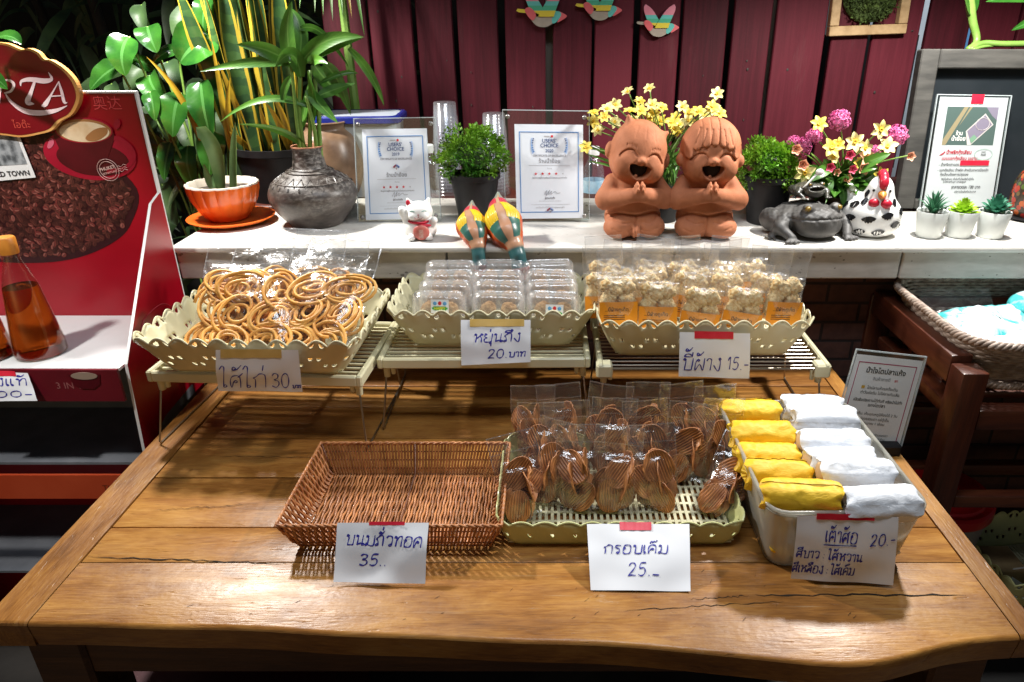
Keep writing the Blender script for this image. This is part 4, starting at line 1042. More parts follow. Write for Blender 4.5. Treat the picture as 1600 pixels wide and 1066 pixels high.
for k, (lst, mt, grp) in enumerate(((YR, M_YPAP, 'yellow paper rolls in the tub'), (WR, M_WPAP, 'white paper rolls in the tub'))):
    for i, (px, py, z, a, L, lb) in enumerate(lst):
        p = atz(px, py, z)
        o = roll_mesh(i * 1.7 + k * 5, L, .0268, .92).build('paper_roll', mt, None, sm=50); o.scale = (1, 1, 1); o.matrix_world = T(p.x, p.y, p.z - .006) @ rot(random.uniform(-50, 50), (-4 if k == 0 and i == 4 else 0), a); tag(o, lb, 'paper roll', grp)
        if k == 1 and i in (2, 3, 4):
            mb = MB(); mb.ell((-L/2 + .003, 0, 0), (.006, .018, .016), 14, 8); mb.build('pastry', M_COOKIE, o)
# hidden lower layer seen through the milky wall
for i in range(7):
    for k, mt in enumerate((M_YPAP, M_WPAP)):
        for lay in (0, 1):
            o = roll_mesh(i + 9 * k + lay, .100, .0205, .95).build('paper_roll', mt, None, sm=50); o.matrix_world = tbM @ T(-.051 + .102 * k, -.127 + .042 * i, .026 + .036 * lay)
            tag(o, ('yellow' if k == 0 else 'white') + ' paper roll in the hidden lower layers of the tub', 'paper roll', 'lower layer of paper rolls in the tub')

# ---------------------------------------------------------------- clear bags
def film(mb, w, h, th, flap, seed, nu=14, nv=22, wr=.0022, mi=0):
    body = h * (1 - flap)
    def fn(sgn):
        def f(u, v):
            z = h * v; x = (u - .5) * w * (1 - .03 * sin(pi * min(1, v / (1 - flap))))
            k = min(1, v / (1 - flap)); p = (1 - (2 * u - 1) ** 4) * (max(0, sin(pi * k)) ** .45 if k < 1 else 0)
            y = sgn * (th * p + .0006) + wr * nz(u * 5 + seed, v * 6, seed) + (wr * .9 * nz(u * 13, v * 12 + seed, 3) if 0 < v < 1 else 0)
            if v > 1 - flap: y += .010 * ((v - 1 + flap) / flap) ** 2 * nz(u * 1.5 + seed * 3, .5, seed)
            return Vector((x, y, z))
        return f
    mb.grid(fn(-1), nu, nv, mi); mb.grid(fn(1), nu, nv, mi, flip=True)
    return fn
def seals(mb, w, h, flap, seed, fn, mi=1, lines=(1.0,)):
    f = fn(-1)
    for u0, u1 in ((0, .016), (.984, 1.0)): mb.grid(lambda u, t: f(u0 + (u1 - u0) * u, 1 - flap * 1.15 * t) + Vector((0, -.0007, 0)), 1, 8, mi)
    for v in lines:
        for s in (-1,):
            f = fn(s); mb.grid(lambda u, t: f(u, v - .014 * t) + Vector((0, -.0006, 0)), 14, 1, mi)

# --- bags of fried dough coils
M_COIL = mat('fried_coil', (.62, .26, .045), (.82, .46, .12), 26, .42, .25, 90, .001, tintvar=.12)
def coil(seed, rx, rz, turns, r=.0042, y0=0):
    mb = MB(); P = []; N = int(turns * 20); rs = random.Random(seed); ph = rs.random() * 6
    for i in range(N + 1):
        t = i / N; a = ph + t * turns * 2 * pi; k = .18 + .82 * t ** .85 + .10 * nz(a * .28, seed, 4)
        jx, jz = .38 * nz(a * .13, seed, 1) + .09 * nz(a * .6, seed, 2), .38 * nz(a * .13, seed, 5) + .09 * nz(a * .6, seed, 7)
        P.append((rx * (k * cos(a) + jx), y0 + .010 * nz(a * .22, seed, 9), rz * (k * sin(a) + jz)))
    mb.tube(P, [r * (.9 + .2 * abs(nz(i * .2, seed, 2))) for i in range(len(P))], 7, tint=rs.random()); return mb
def coil_bag(label, M, seed, wide=.172, hh=.275):
    t = thing('coil_bag', label, 'snack bag', group='bags of fried dough coils', M=M)
    k = 0
    for row in range(3 if seed < 4 else 2):
        for c in range(2):
            for lay in range(2):
                if lay == 1 and (row + c) % 2: continue
                x = (c - .5) * wide * .43 + random.uniform(-.004, .004); z = .040 + row * .056 + random.uniform(-.004, .004)
                o = coil(seed * 20 + k, .053 + random.uniform(-.005, .006), .038 + random.uniform(-.004, .004), random.uniform(4.2, 5.6), .0036).build('fried_coil', M_COIL, t, sm=180)
                o.location = (x, -.013 + .020 * lay, z); o.rotation_euler = (R(random.uniform(-12, 12)), R(random.uniform(0, 360)), R(random.uniform(-9, 9))); k += 1
    mb = MB(); f = film(mb, wide, hh, .026, .27, seed, 18, 26, .0030); seals(mb, wide, hh, .27, seed, f, 1, (1.0, .77)); mb.build('bag_film', [M_BAGW if seed > 3 else M_BAG, M_SEAL], t, sm=180)
def lean(p, ln, roll=0, yaw=0): return T(*p) @ rot(0, 0, yaw) @ rot(-ln, 0, 0) @ rot(0, roll, 0)
coil_bag('bag of fried coils at the left front, above the sign reading 30', lean((-.592, 1.228, .928), 50, 6, 3), 1)
coil_bag('bag of fried coils reclining at the right front of its basket, with the tidiest loops', lean((-.470, 1.234, .928), 49, 6, -3), 2, .156)
coil_bag('bag of fried coils at the far left of its basket, half under its neighbour', lean((-.635, 1.256, .922), 46, 6, 8), 3)
coil_bag('bag of fried coils at the back left, its flap against the counter', lean((-.535, 1.318, .940), 40, 4, 4), 4, .180, .24)
coil_bag('bag of fried coils at the back right of its basket, under a smooth clear flap', lean((-.480, 1.318, .938), 39, 3, -1), 5, .160, .235)

# --- hinged clear boxes
M_CLAM = clear('box_plastic', (.985, .985, .985), .18, .13, .9, .5, 60, .17)
M_CRUMB = mat('brown_crumb', (.26, .13, .045), (.50, .30, .13), 90, .8, .6, 200, .003)
M_GREENB = mat('green_banner', (.05, .36, .07), rough=.5); M_SKYB = mat('light_blue_print', (.12, .36, .66), rough=.5); M_YELT = mat('yellow_print', (.80, .72, .05), rough=.5)
def crumb_ball(seed, r):
    mb = MB()
    def fn(u, v):
        a = 2 * pi * u; b = pi * (min(.999, max(.001, v)) - .5); d = Vector((cos(a) * cos(b), sin(a) * cos(b), sin(b)))
        return Vector((d.x * r[0], d.y * r[1], d.z * r[2])) * (1 + .16 * nz(d.x * 3 + seed, d.y * 3, d.z * 3) + .13 * nz(d.x * 9, d.y * 9 + seed, d.z * 9))
    mb.grid(fn, 26, 16, cu=True); return mb
def clam():
    t = thing('hinged_box', 'x', 'plastic box', group='clear hinged boxes in the middle basket')
    mb = MB(); w, h = .112, .092
    for sg in (-1, 1):
        lay = [(0, 0), (.0035, .0015), (.0055, .004), (.0075, .015), (.010, .019), (.016, .021), (.022, .0205)]; n = 132; rings = []
        for ins, y in lay:
            f, _ = perim(w - 2 * ins, h - 2 * ins, max(.004, .016 - ins * .5), (w, h, .016))
            rg = []
            for i in range(n):
                a, b = f(i / n); k = 1 - .012 * (1 if (i // 2) % 2 else 0) * (1 if .004 < ins < .012 else 0); rg.append(Vector((a * k, sg * (y + .0006), h/2 + b * k)))
            rings.append(rg)
        vs = [p for r_ in rings for p in r_]; m = len(rings)
        mb.add(vs, [(k * n + i, k * n + (i + 1) % n, (k + 1) * n + (i + 1) % n, (k + 1) * n + i) for k in range(m - 1) for i in range(n)] + [tuple((m - 1) * n + i for i in range(n))])
    mb.build('shell', M_CLAM, t, sm=40)
    for i in range(2):
        for j in range(2):
            o = crumb_ball(i * 3 + j * 7, (.019, .015, .015)).build('crumb_ball', M_CRUMB, t, sm=180); o.location = ((i - .5) * .046, .003, .022 + j * .030); o.rotation_euler = (0, R(random.uniform(0, 360)), 0)
    return t
c0 = clam()
first = True; stick = []
for r_ in range(4):
    for c, (x, nm) in enumerate(((-.236, 'left'), (-.118, 'middle'), (.000, 'right'))):
        x += (.006 * (r_) * (c - 1)) * -.6 + random.uniform(-.003, .003)
        M = lean((x, 1.352 + .044 * r_ + random.uniform(-.003, .003), .930 + .008 * r_), 17 + random.uniform(-3, 3), random.uniform(-1.5, 1.5), random.uniform(-4, 4))
        lb = 'clear hinged box of crumb balls, ' + ['front row, ', 'second row, ', 'third row, ', 'rear row against the counter, '][r_] + nm + ' column of its basket'
        if first: c0.matrix_world = M; c0['label'] = lb; first = False; o = c0
        else: o = dup(c0, M, lb)
        if r_ == 0 and c != 1: stick.append((o, c))
for o, c in stick:
            mb = MB(); dz = .062 if c == 0 else .052; dx = .004
            def q(x0, x1, z0, z1, y, mi): mb.add([(dx + x0, y, dz + z0), (dx + x1, y, dz + z0), (dx + x1, y, dz + z1), (dx + x0, y, dz + z1)], [(0, 1, 2, 3)], mi)
            q(-.018, .018, -.014, .014, -.0225, 0); q(-.013, .013, -.008, .000, -.0229, 1); q(-.016, .016, -.006, -.002, -.0227, 1)
            txt(mb, 'HAPPY', .0075, dx, dz - .0065, .0, mi=3, bold=.0002, M=T(0, -.0233, 0) @ UPR)
            for sx in (-1, 1): mb.ell((dx + sx * .010, -.0229, dz + .006), (.004, .0004, .004), 10, 6, mi=2)
            mb.ell((dx, -.0229, dz + .0065), (.0036, .0004, .0042), 10, 6, mi=4)
            mb.build('sticker', [M_PAPER, M_GREENB, M_SKYB, M_YELT, M_REDP], o)

# --- bags of crumbly snack with an orange label
M_FLAKE = mat('pale_crumb', (.64, .33, .085), (.90, .72, .40), 150, .8, .8, 240, .004, lo=.3, hi=.6)
M_ORLAB = mat('orange_label', (.80, .27, .008), (.86, .33, .015), 10, .45)
def flake_bag():
    t = thing('snack_bag', 'x', 'snack bag', group='bags of crumbly snack with orange labels')
    w, h = .082, .150
    for i, (cx_, cz_, ax, az, ry) in enumerate(((-.019, .032, .0165, .030, 6), (.018, .030, .0175, .028, -5), (-.008, .062, .0190, .017, 20), (.017, .067, .0150, .016, -30), (-.022, .070, .0120, .013, 50))):
        mb = MB()
        def fn(u, v):
            a = 2 * pi * u; b = pi * (min(.999, max(.001, v)) - .5); d = Vector((cos(a) * cos(b), sin(a) * cos(b), sin(b)))
            e = lambda q: math.copysign(abs(q) ** .7, q)
            p = Vector((ax * e(d.x), .0110 * e(d.y), az * e(d.z)))
            return p * (1 + .20 * nz(p.x * 90 + i, p.y * 90, p.z * 90) + .22 * nz(p.x * 240, p.y * 240 + i, p.z * 240) + .10 * nz(p.x * 600, p.y * 600 + i, p.z * 600))
        mb.grid(fn, 30, 30, cu=True); o = mb.build('crumb_bar', M_FLAKE, t, sm=180); o.location = (cx_, .002 * (i % 2), cz_ + .012); o.rotation_euler = (0, R(ry), 0)
    mb = MB(); mb.grid(lambda u, v: Vector(((u - .5) * .076, -.0138 + .004 * (2 * u - 1) ** 4, .003 + .046 * v)), 12, 4)
    lab = mb.build('label', M_ORLAB, t, sm=180)
    mb = MB(); txt(mb, '...บี้ผ้างภูเก็ต', .0095, -.004, .031, M=T(0, -.0146, 0) @ UPR, bold=.00012)
    for j in range(3): mb.add([(-.030, -.0146, .022 - .004 * j), (.012, -.0146, .022 - .004 * j), (.012, -.0146, .0232 - .004 * j), (-.030, -.0146, .0232 - .004 * j)], [(0, 1, 2, 3)])
    mb.build('lettering', mat('brown_print', (.09, .03, .008), rough=.6), lab)
    mb = MB(); f = film(mb, w, h, .0165, .36, 11, 14, 24, .0030); seals(mb, w, h, .36, 11, f, 1, (1.0, .64)); mb.build('bag_film', [M_BAGW, M_SEAL], t, sm=180)
    return t
f0 = flake_bag(); first = True
rows = [(1.304, .972, [.128, .207, .290, .372, .452], 9), (1.362, .962, [.105, .190, .272, .350, .432], 12), (1.420, .955, [.128, .210, .296, .378], 14), (1.472, .952, [.120, .205, .290, .372, .440], 12)]
rn = ['front row', 'second row', 'third row', 'rear row against the counter']
for r_, (y, z, xs_, ln) in enumerate(rows):
    for c, x in enumerate(xs_):
        M = lean((x, y + random.uniform(-.005, .005), z - (.022 if (r_ == 0 and c in (2, 3)) else .010 if (r_ == 0 and c == 1) else 0)), ln + random.uniform(-4, 5), random.uniform(-7, 7), random.uniform(-13, 13))
        od = ['first', 'second', 'third', 'fourth', 'fifth'][c]
        lb = f'orange-labelled bag of pale crumbs, {rn[r_]}, {od} from the left'
        if first: f0.matrix_world = M; f0['label'] = lb; first = False
        else: dup(f0, M, lb)

# --- bags of ridged chips
M_CHIP = mat('brown_chip', (.30, .100, .030), (.56, .235, .080), 40, .45, .35, 140, .001, tintvar=.75)
def chip(mb, M, seed):
    rx, rz = .0225 * random.uniform(.9, 1.1), .0295 * random.uniform(.9, 1.1); tn = random.uniform(.25, .6); ridged = seed % 3 != 1
    def xz(a, b): return rx * a * sqrt(1 - b * b / 2) * (1 + .06 * nz(a, b, seed)), rz * b * sqrt(1 - a * a / 2)
    def fn(u, v, off=0):
        x, z = xz(u * 2 - 1, v * 2 - 1)
        return Vector((x, .006 * (x / rx) ** 2 * (1 if seed % 2 else -1) + .005 * nz(x * 40, z * 40, seed) + (.0012 * sin(x * 1350) if ridged else 0) + off, z))
    for off, fl in ((0, False), (.0022, True)):
        k0 = len(mb.t); mb.grid(lambda u, v: fn(u, v, off), 48, 10, M=M, flip=fl)
        for q in range(len(mb.t) - k0):
            x = xz((q % 49) / 48 * 2 - 1, 0)[0]; mb.t[k0 + q] = tn + (-.22 if not fl else .22) * (sin(x * 1350) if ridged else 0)  # ridge highlights put into the tint: crests lighter, troughs darker
    P = [(i / 20, 0) for i in range(20)] + [(1, i / 20) for i in range(20)] + [(1 - i / 20, 1) for i in range(20)] + [(0, 1 - i / 20) for i in range(20)]
    mb.tube([fn(u, v, .0011) for u, v in P], .0013, 5, closed=True, M=M, tint=tn)
def chip_bag(seed):
    random.seed(seed)
    t = thing('chip_bag', 'x', 'snack bag', group='bags of ridged brown chips'); w, h = .084, .150
    for i in range(10):
        mb = MB(); lay = i % 4; ed = i % 5 == 4
        chip(mb, T(random.uniform(-.016, .016), -.010 + .007 * lay, .030 + .023 * (i // 4) + random.uniform(-.005, .006)) @ rot(random.uniform(-14, 14), random.uniform(-50, 50), random.choice((-1, 1)) * random.uniform(48, 80) if ed else random.uniform(-30, 30)), seed * 12 + i)
        mb.build('chip', M_CHIP, t, sm=180)
    mb = MB(); f = film(mb, w, h, .020, .33, seed, 14, 22, .0030); seals(mb, w, h, .33, seed, f, 1, (1.0, .80)); mb.build('bag_film', [M_BAG, M_SEAL], t, sm=180)
    return t
ch = [chip_bag(31), chip_bag(47), chip_bag(58), chip_bag(73), chip_bag(86)]; used = [0] * 5
random.seed(99)
CB = [(829, 812, 30, -10, 8, 'front left corner bag of chips, tilted over the basket rim'), (850, 786, 22, 8, -14, 'bag of chips just behind the front left corner bag'), (905, 798, 25, 3, 4, 'front row bag of chips above the left edge of the sign reading 25'), (957, 800, 22, 2, -8, 'front row bag of chips right above the sign reading 25'),
      (1026, 798, 26, -3, 2, 'large front row bag of chips above the right edge of the sign reading 25'), (1118, 808, 46, 14, -18, 'slumped bag of chips lying in the front right corner beside the tub'),
      (842, 752, 14, 3, 6, 'middle row bag of chips, first from the left'), (893, 748, 13, -5, -6, 'middle row bag of chips, second from the left'), (952, 742, 13, 4, 3, 'middle row bag of chips, third from the left'), (1012, 745, 12, -2, 8, 'middle row bag of chips, fourth from the left'), (1068, 752, 14, 3, -8, 'middle row bag of chips, fifth from the left, tall and dark'), (1115, 742, 10, 8, 14, 'middle row bag of chips leaning against the tub'),
      (832, 712, 5, 1, 0, 'rear row bag of chips, first from the left'), (880, 708, 4, -4, 4, 'rear row bag of chips, second from the left'), (942, 710, 5, 5, -4, 'rear row bag of chips, third from the left'), (1008, 708, 5, 0, 0, 'rear row bag of chips, fourth from the left'), (1064, 706, 3, -3, 5, 'rear row bag of chips, fifth from the left, its flap highest'), (1105, 712, 5, 3, 10, 'rear row bag of chips in the right corner beside the tub')]
for i, (px, py, ln, rl, yw, lb) in enumerate(CB):
    p = atz(px, py, .757); M = lean((p.x, p.y, .757), ln, rl, yw); k = i % 5
    if not used[k]: ch[k].matrix_world = M; ch[k]['label'] = lb; used[k] = 1
    else: dup(ch[k], M, lb)

# ---------------------------------------------------------------- acrylic sign stand on the right edge of the table
TL, TR, BL, BR = aty(1338, 545, 1.235), aty(1448, 557, 1.225), aty(1293, 700, 1.185), aty(1405, 709, 1.180)
loc = (BL + BR) * .5
st = thing('sign_stand', 'clear acrylic stand with a printed notice in a magenta border, on a black foot', 'sign stand', loc)
P = sheet_map(TL, TR, BL, BR, 0, 0, loc)
def slab(mb, P, o1, o2, u0=0, u1=1, v0=0, v1=1, mi=0):
    vs = [P(u0, v0, o1), P(u1, v0, o1), P(u1, v1, o1), P(u0, v1, o1), P(u0, v0, o2), P(u1, v0, o2), P(u1, v1, o2), P(u0, v1, o2)]
    mb.add(vs, [(3, 2, 1, 0), (4, 5, 6, 7), (0, 1, 5, 4), (1, 2, 6, 5), (2, 3, 7, 6), (3, 0, 4, 7)], mi)
def P0(TL, TR, BL, BR, loc):
    n = (TR - TL).cross(BL - TL).normalized()
    if n.y > 0: n = -n
    return lambda u, v, o=0: TL * (1-u) * (1-v) + TR * u * (1-v) + BL * (1-u) * v + BR * u * v + n * o - loc
P = P0(TL, TR, BL, BR, loc)
mb = MB(); slab(mb, P, .0010, .0030); slab(mb, P, -.0030, -.0010); mb.build('acrylic_panel', M_ACRYL, st, sm=0)
mb = MB()
for a in ((0, 0, 1, .012), (0, .988, 1, 1), (0, 0, .012, 1), (.988, 0, 1, 1)): slab(mb, P, -.0032, .0032, a[0], a[2], a[1], a[3])
mb.build('edge', M_ACEDGE, st, sm=0)
M_PAPG = mat('notice_paper', (.76, .74, .76), (.82, .80, .81), 8, .6)
mb = MB(); slab(mb, P, -.0004, .0004, .03, .97, .05, .985); pp = mb.build('notice', M_PAPG, st, sm=0)
M_MAG = mat('magenta_print', (.40, .015, .10), rough=.5)
mb = MB()
for a in ((.09, .115, .91, .123), (.09, .947, .91, .955), (.09, .115, .10, .955), (.90, .115, .91, .955)): slab(mb, P, .0005, .0008, a[0], a[2], a[1], a[3])
mb.build('border', M_MAG, pp, sm=0)
asp = (TR - TL).length / (BL - TL).length
def lines(mb, P, L, off, mi=0, k=.9):
    for s, u, v, h, bold, *r in L:
        m_ = r[0] if r else mi
        txt(mb, s, h, 0, 0, mi=m_, bold=bold, map=lambda q: P(u + q.x / asp * k, v - q.y, off))
mb = MB()
lines(mb, P, [('ป้าใจไตปลาแห้ง', .50, .215, .068, .0016), ('สินค้าขายดี', .47, .285, .042, .0004, 1), ('#1', .68, .285, .036, .0006, 2), ('ไตปลาแห้งรสดั้งเดิม', .52, .375, .040, .0003), ('ทำวันต่อวัน ไม่ใส่สารกันเสีย', .50, .425, .038, .0003),
               ('เปิดรับประทานได้ทันที หรือนำไปทำ', .50, .50, .038, .0008), ('แกงไตปลา', .50, .548, .042, .0010), ('วิธีเก็บ: เก็บอุณหภูมิห้องได้ 2 วัน', .52, .635, .036, .0002), ('แช่ช่องธรรมดา แช่ตู้เย็น', .50, .685, .036, .0002), ('ได้ประมาณ 1 เดือน', .50, .73, .036, .0002), ('ผลิตและจำหน่ายโดยร้านของเรา', .52, .84, .030, .0001), ('ภูเก็ต ติดต่อสอบถามที่หน้าร้าน', .50, .882, .030, .0001)], .0008)
slab(mb, P, .0006, .0009, .22, .265, .345, .372, 3)
mb.build('lettering', [M_BLACKINK, M_GREYINK, M_REDP, mat('ochre_print', (.62, .36, .04), rough=.5)], pp, sm=0)
mb = MB(); q = (BL + BR) * .5; mb.box((q.x + .010, q.y + .012, .7625), (.115, .055, .024), bev=.003, M=T(*(-loc))); mb.build('foot', M_BLACKPL, st)

# ---------------------------------------------------------------- wooden side stand and oval basket at the right
chs = thing('wooden_stand', 'dark red-brown wooden stand of rails and slats right of the table', 'stand', (0, 0, 0))
def beam(c, d, nm='rail', tint=None):
    mb = MB(); k = max(range(3), key=lambda i: d[i])
    tn = random.random() if tint is None else tint
    if k == 0: mb.box(c, d, bev=.004, seg=2, tint=tn); return mb.build(nm, M_CHAIR, chs)
    RM = rot(0, 0, 90) if k == 1 else rot(0, 90, 0)
    mb.box(c, d, bev=.004, seg=2, tint=tn); I = RM.inverted(); mb.v = [tuple(RM @ Vector(p)) for p in mb.v]; o = mb.build(nm, M_CHAIR, chs); o.matrix_world = I; return o
beam((.812, 1.455, .892), (.044, .375, .060)); beam((.812, 1.235, .455), (.052, .050, .91), 'post'); beam((.812, 1.665, .455), (.050, .050, .91), 'post')
beam((1.56, 1.235, .455), (.052, .050, .91), 'post'); beam((1.56, 1.58, .455), (.050, .050, .91), 'post')
beam((1.19, 1.618, .897), (.69, .046, .045)); beam((1.19, 1.238, .800), (.69, .036, .046)); beam((1.19, 1.55, .64), (.69, .030, .022)); beam((1.19, 1.235, .60), (.69, .028, .030)); beam((1.19, 1.54, .47), (.69, .03, .03))
for y in (1.30, 1.37, 1.44, 1.51): beam((1.19, y, .828), (.72, .05, .016), 'slat')
for y in (1.28, 1.36, 1.44, 1.52): beam((1.19, y, .235), (.72, .06, .016), 'slat')
for x in (.812, 1.56): beam((x, 1.42, .225), (.04, .32, .03)); beam((x, 1.42, .81), (.04, .32, .03))
M_GREYW = mat('grey_wicker', (.24, .17, .13), (.46, .37, .31), 60, .45, .25, 200, .001, tintvar=.2)
ob = thing('oval_basket', 'grey-brown wicker basket with a rope rim full of white packets', 'basket', (1.075, 1.430, .852))
W, D, H = .54, .40, .100
ft, tot = perim(W, D, .085, (W, D, .085)); fb, _ = perim(W - .10, D - .10, .07, (W, D, .085))
mb = MB(); NR = 15; NS = 220
for r_ in range(NR):
    v = r_ / NR; L = []
    for i in range(NS):
        a, b = fb(i / NS), ft(i / NS); o_ = .0026 * sin(i * pi / 2.0 + r_ * pi + .8); x, y = a[0] + (b[0] - a[0]) * v, a[1] + (b[1] - a[1]) * v; l = math.hypot(x, y)
        L.append((x * (1 + o_ / l), y * (1 + o_ / l), .006 + H * v))
    mb.tube(L, .0039, 5, closed=True, tint=random.random())
mb.build('weave', M_GREYW, ob, sm=180)
mb = MB()
for ring, z0, sc_ in ((0, H + .004, 1.0), (1, .004, .84)):
    N = 360
    for k in range(3):
        L = []
        for i in range(N):
            a = ft(i / N); an = i / N * 2 * pi * 52 + k * 2 * pi / 3; l = math.hypot(*a); L.append((a[0] * sc_ * (1 + .0052 * cos(an) / l), a[1] * sc_ * (1 + .0052 * cos(an) / l), z0 + .0052 * sin(an)))
        mb.tube(L, .0046, 6, closed=True, tint=random.random())
mb.build('rope_rim', M_GREYW, ob, sm=180)
mb = MB(); mb.grid(lambda u, v: Vector(((u - .5) * (W - .12), (v - .5) * (D - .12), .006)), 4, 4); mb.build('bottom', M_GREYW, ob)
def packet_mat():
    m = NT('white_packet_film'); n = m.noise(m.co(), 13, 4, .6, .4); n2 = m.noise(m.co(loc=(3, 1, 0)), 9, 3)
    col = m.ramp(n, [(.46, (.72, .77, .80)), (.52, (.45, .70, .72)), (.57, (.06, .46, .47)), (.66, (.10, .52, .52))])
    return m.pbr(col, .18, m.bump(m.noise(m.co(), 26, 4, .6, 1.0), .8, .008))
M_PACK = packet_mat(); M_PACKW = mat('white_film', (.72, .76, .82), (.84, .86, .88), 20, .2, .8, 30, .006)
def packet(seed, a, b, c):
    mb = MB()
    def fn(u, v):
        th_ = 2 * pi * u; ph = pi * (min(.999, max(.001, v)) - .5); d = Vector((cos(th_) * cos(ph), sin(th_) * cos(ph), sin(ph))); e = lambda q: math.copysign(abs(q) ** .5, q)
        p = Vector((a * e(d.x), b * e(d.y), c * d.z * (1.1 - .6 * max(abs(e(d.x)), abs(e(d.y))) ** 4)))
        return p + Vector((0, 0, .010 * nz(p.x * 28 + seed, p.y * 28, p.z * 20) + .005 * nz(p.x * 70, p.y * 70 + seed, 1))) 
    mb.grid(fn, 48, 24, cu=True); return mb
for i, (x, y, z, rz_, mt, lb) in enumerate(((-.10, .02, .060, 12, M_PACK, 'white and teal packet at the left of the oval wicker basket'), (.07, -.04, .070, -14, M_PACK, 'white and teal packet lying across the front of the oval wicker basket'), (.09, .08, .088, 25, M_PACK, 'white and teal packet heaped at the back of the oval wicker basket'), (-.06, -.06, .045, -30, M_PACKW, 'white packet lowest in the front of the oval wicker basket'))):
    o = packet(i * 3.3, .115, .085, .034).build('plastic_packet', mt, None, sm=180); o.location = (1.075 + x, 1.425 + y, .837 + z); o.rotation_euler = (R(random.uniform(-10, 10)), R(random.uniform(-8, 8)), R(rz_)); tag(o, lb, 'packet', 'packets in the oval wicker basket')
mb = MB(); mb.grid(lambda u, v: Vector((.86 + .17 * u, 1.53 + .05 * v, .905 + .045 * v + .010 * nz(u * 9, v * 9, 0))), 24, 12); tag(mb.build('plastic_wrap', M_BAGW, sm=180), 'loose clear plastic wrap at the back left of the oval wicker basket', 'wrap')
# bucket, card and carton in the shade
bk = thing('bucket', 'bucket with a bright red lid in the shade right of the table', 'bucket', (.955, 1.445, 0))
M_REDPL = mat('red_plastic', (.42, .006, .010), (.50, .012, .016), 10, .3); M_GREYPL = mat('grey_plastic', (.20, .20, .22), (.26, .26, .28), 10, .4)
mb = MB(); mb.lathe([(.095, .243), (.115, .44)], 40); mb.build('body', M_GREYPL, bk)
mb = MB(); mb.lathe([(.122, .436), (.124, .440), (.124, .462), (.118, .468), (.104, .466), (.100, .472), (.0, .474)], 48); mb.build('lid', M_REDPL, bk)
mb = MB(); mb.box((1.10, 1.36, .287), (.075, .09, .082), bev=.002, M=None); tag(mb.build('carton', mat('brown_card', (.30, .20, .09), (.38, .27, .13), 20, .7)), 'small brown carton on the lower slats beside the pale green basket', 'carton')
mb = MB(); mb.grid(lambda u, v: Vector((1.10 + .075 * u, 1.30 + .012 * u + .02 * v, .247 + .085 * v)), 6, 6); tag(mb.build('card', M_PAPER, sm=180), 'white card leaning against the small brown carton', 'card')

# ================================================================ things on the stone counter
ZS = 1.0605
def leafmat(name, c1, c2, edge=None, ew=.72, rough=.3, mid=None, scale=14, bands=None, spec=.5):
    m = NT(name); u, v = m.uv(); a = m.math('ABSOLUTE', m.math('MULTIPLY_ADD', u, 2, -1))
    n = m.noise(m.co(), scale, 4); col = m.ramp(n, [(.35, c1), (.65, c2)])
    if bands:
        wv = m.math('SINE', m.math('ADD', m.math('MULTIPLY', v, 70), m.math('MULTIPLY', n, 9))); col = m.mix(m.math('MULTIPLY', m.math('GREATER_THAN', wv, .1), .55), col, (*bands, 1))
    if mid: col = m.mix(m.math('MULTIPLY', m.math('LESS_THAN', a, .10), .7), col, (*mid, 1))
    if edge: col = m.mix(m.math('GREATER_THAN', m.math('ADD', a, m.math('MULTIPLY_ADD', n, .3, -.15)), ew), col, (*edge, 1))
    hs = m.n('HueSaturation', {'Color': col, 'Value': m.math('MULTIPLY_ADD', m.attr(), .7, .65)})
    rib = m.math('SINE', m.math('ADD', m.math('MULTIPLY', v, 75), m.math('MULTIPLY', a, -14)))
    b = m.bump(m.math('MULTIPLY_ADD', rib, .10, n), .16, .0015)
    p = m.n('BsdfPrincipled', {'Base Color': hs.outputs[0], 'Roughness': rough, 'Normal': b, 'Specular IOR Level': spec})
    tl = m.n('BsdfTranslucent', {'Color': hs.outputs[0]})
    return m.surf(m.n('MixShader', {0: .22, 1: p.outputs[0], 2: tl.outputs[0]}))
L_GLOSS = leafmat('glossy_leaf', (.010, .058, .008), (.030, .120, .014), rough=.22, mid=(.07, .20, .05), spec=.6)
L_BAMB = leafmat('ribbon_leaf', (.030, .105, .012), (.075, .20, .022), rough=.34, mid=(.12, .25, .05))
L_SNAKE = leafmat('snake_leaf', (.016, .050, .014), (.040, .088, .022), edge=(.30, .22, .02), ew=.76, rough=.34, bands=(.008, .028, .012))
L_YEL = leafmat('yellow_leaf', (.26, .17, .012), (.42, .27, .02), rough=.4)
L_DULL = leafmat('grey_green_leaf', (.06, .12, .04), (.12, .19, .06), rough=.4)
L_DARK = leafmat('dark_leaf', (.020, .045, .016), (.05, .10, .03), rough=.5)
M_STEM = mat('green_stem', (.10, .20, .03), (.18, .30, .06), 20, .45)
heart = lambda t: 1.10 * sin(pi * min(1, max(0, t)) ** .62) ** .62 if t < 1 else 0
lance = lambda t: sin(pi * min(1, max(0, t)) ** .8) ** .75
strap = lambda t: min(1, .55 + t * 1.2) * (1 - max(0, (t - .55) / .45) ** 2.0)

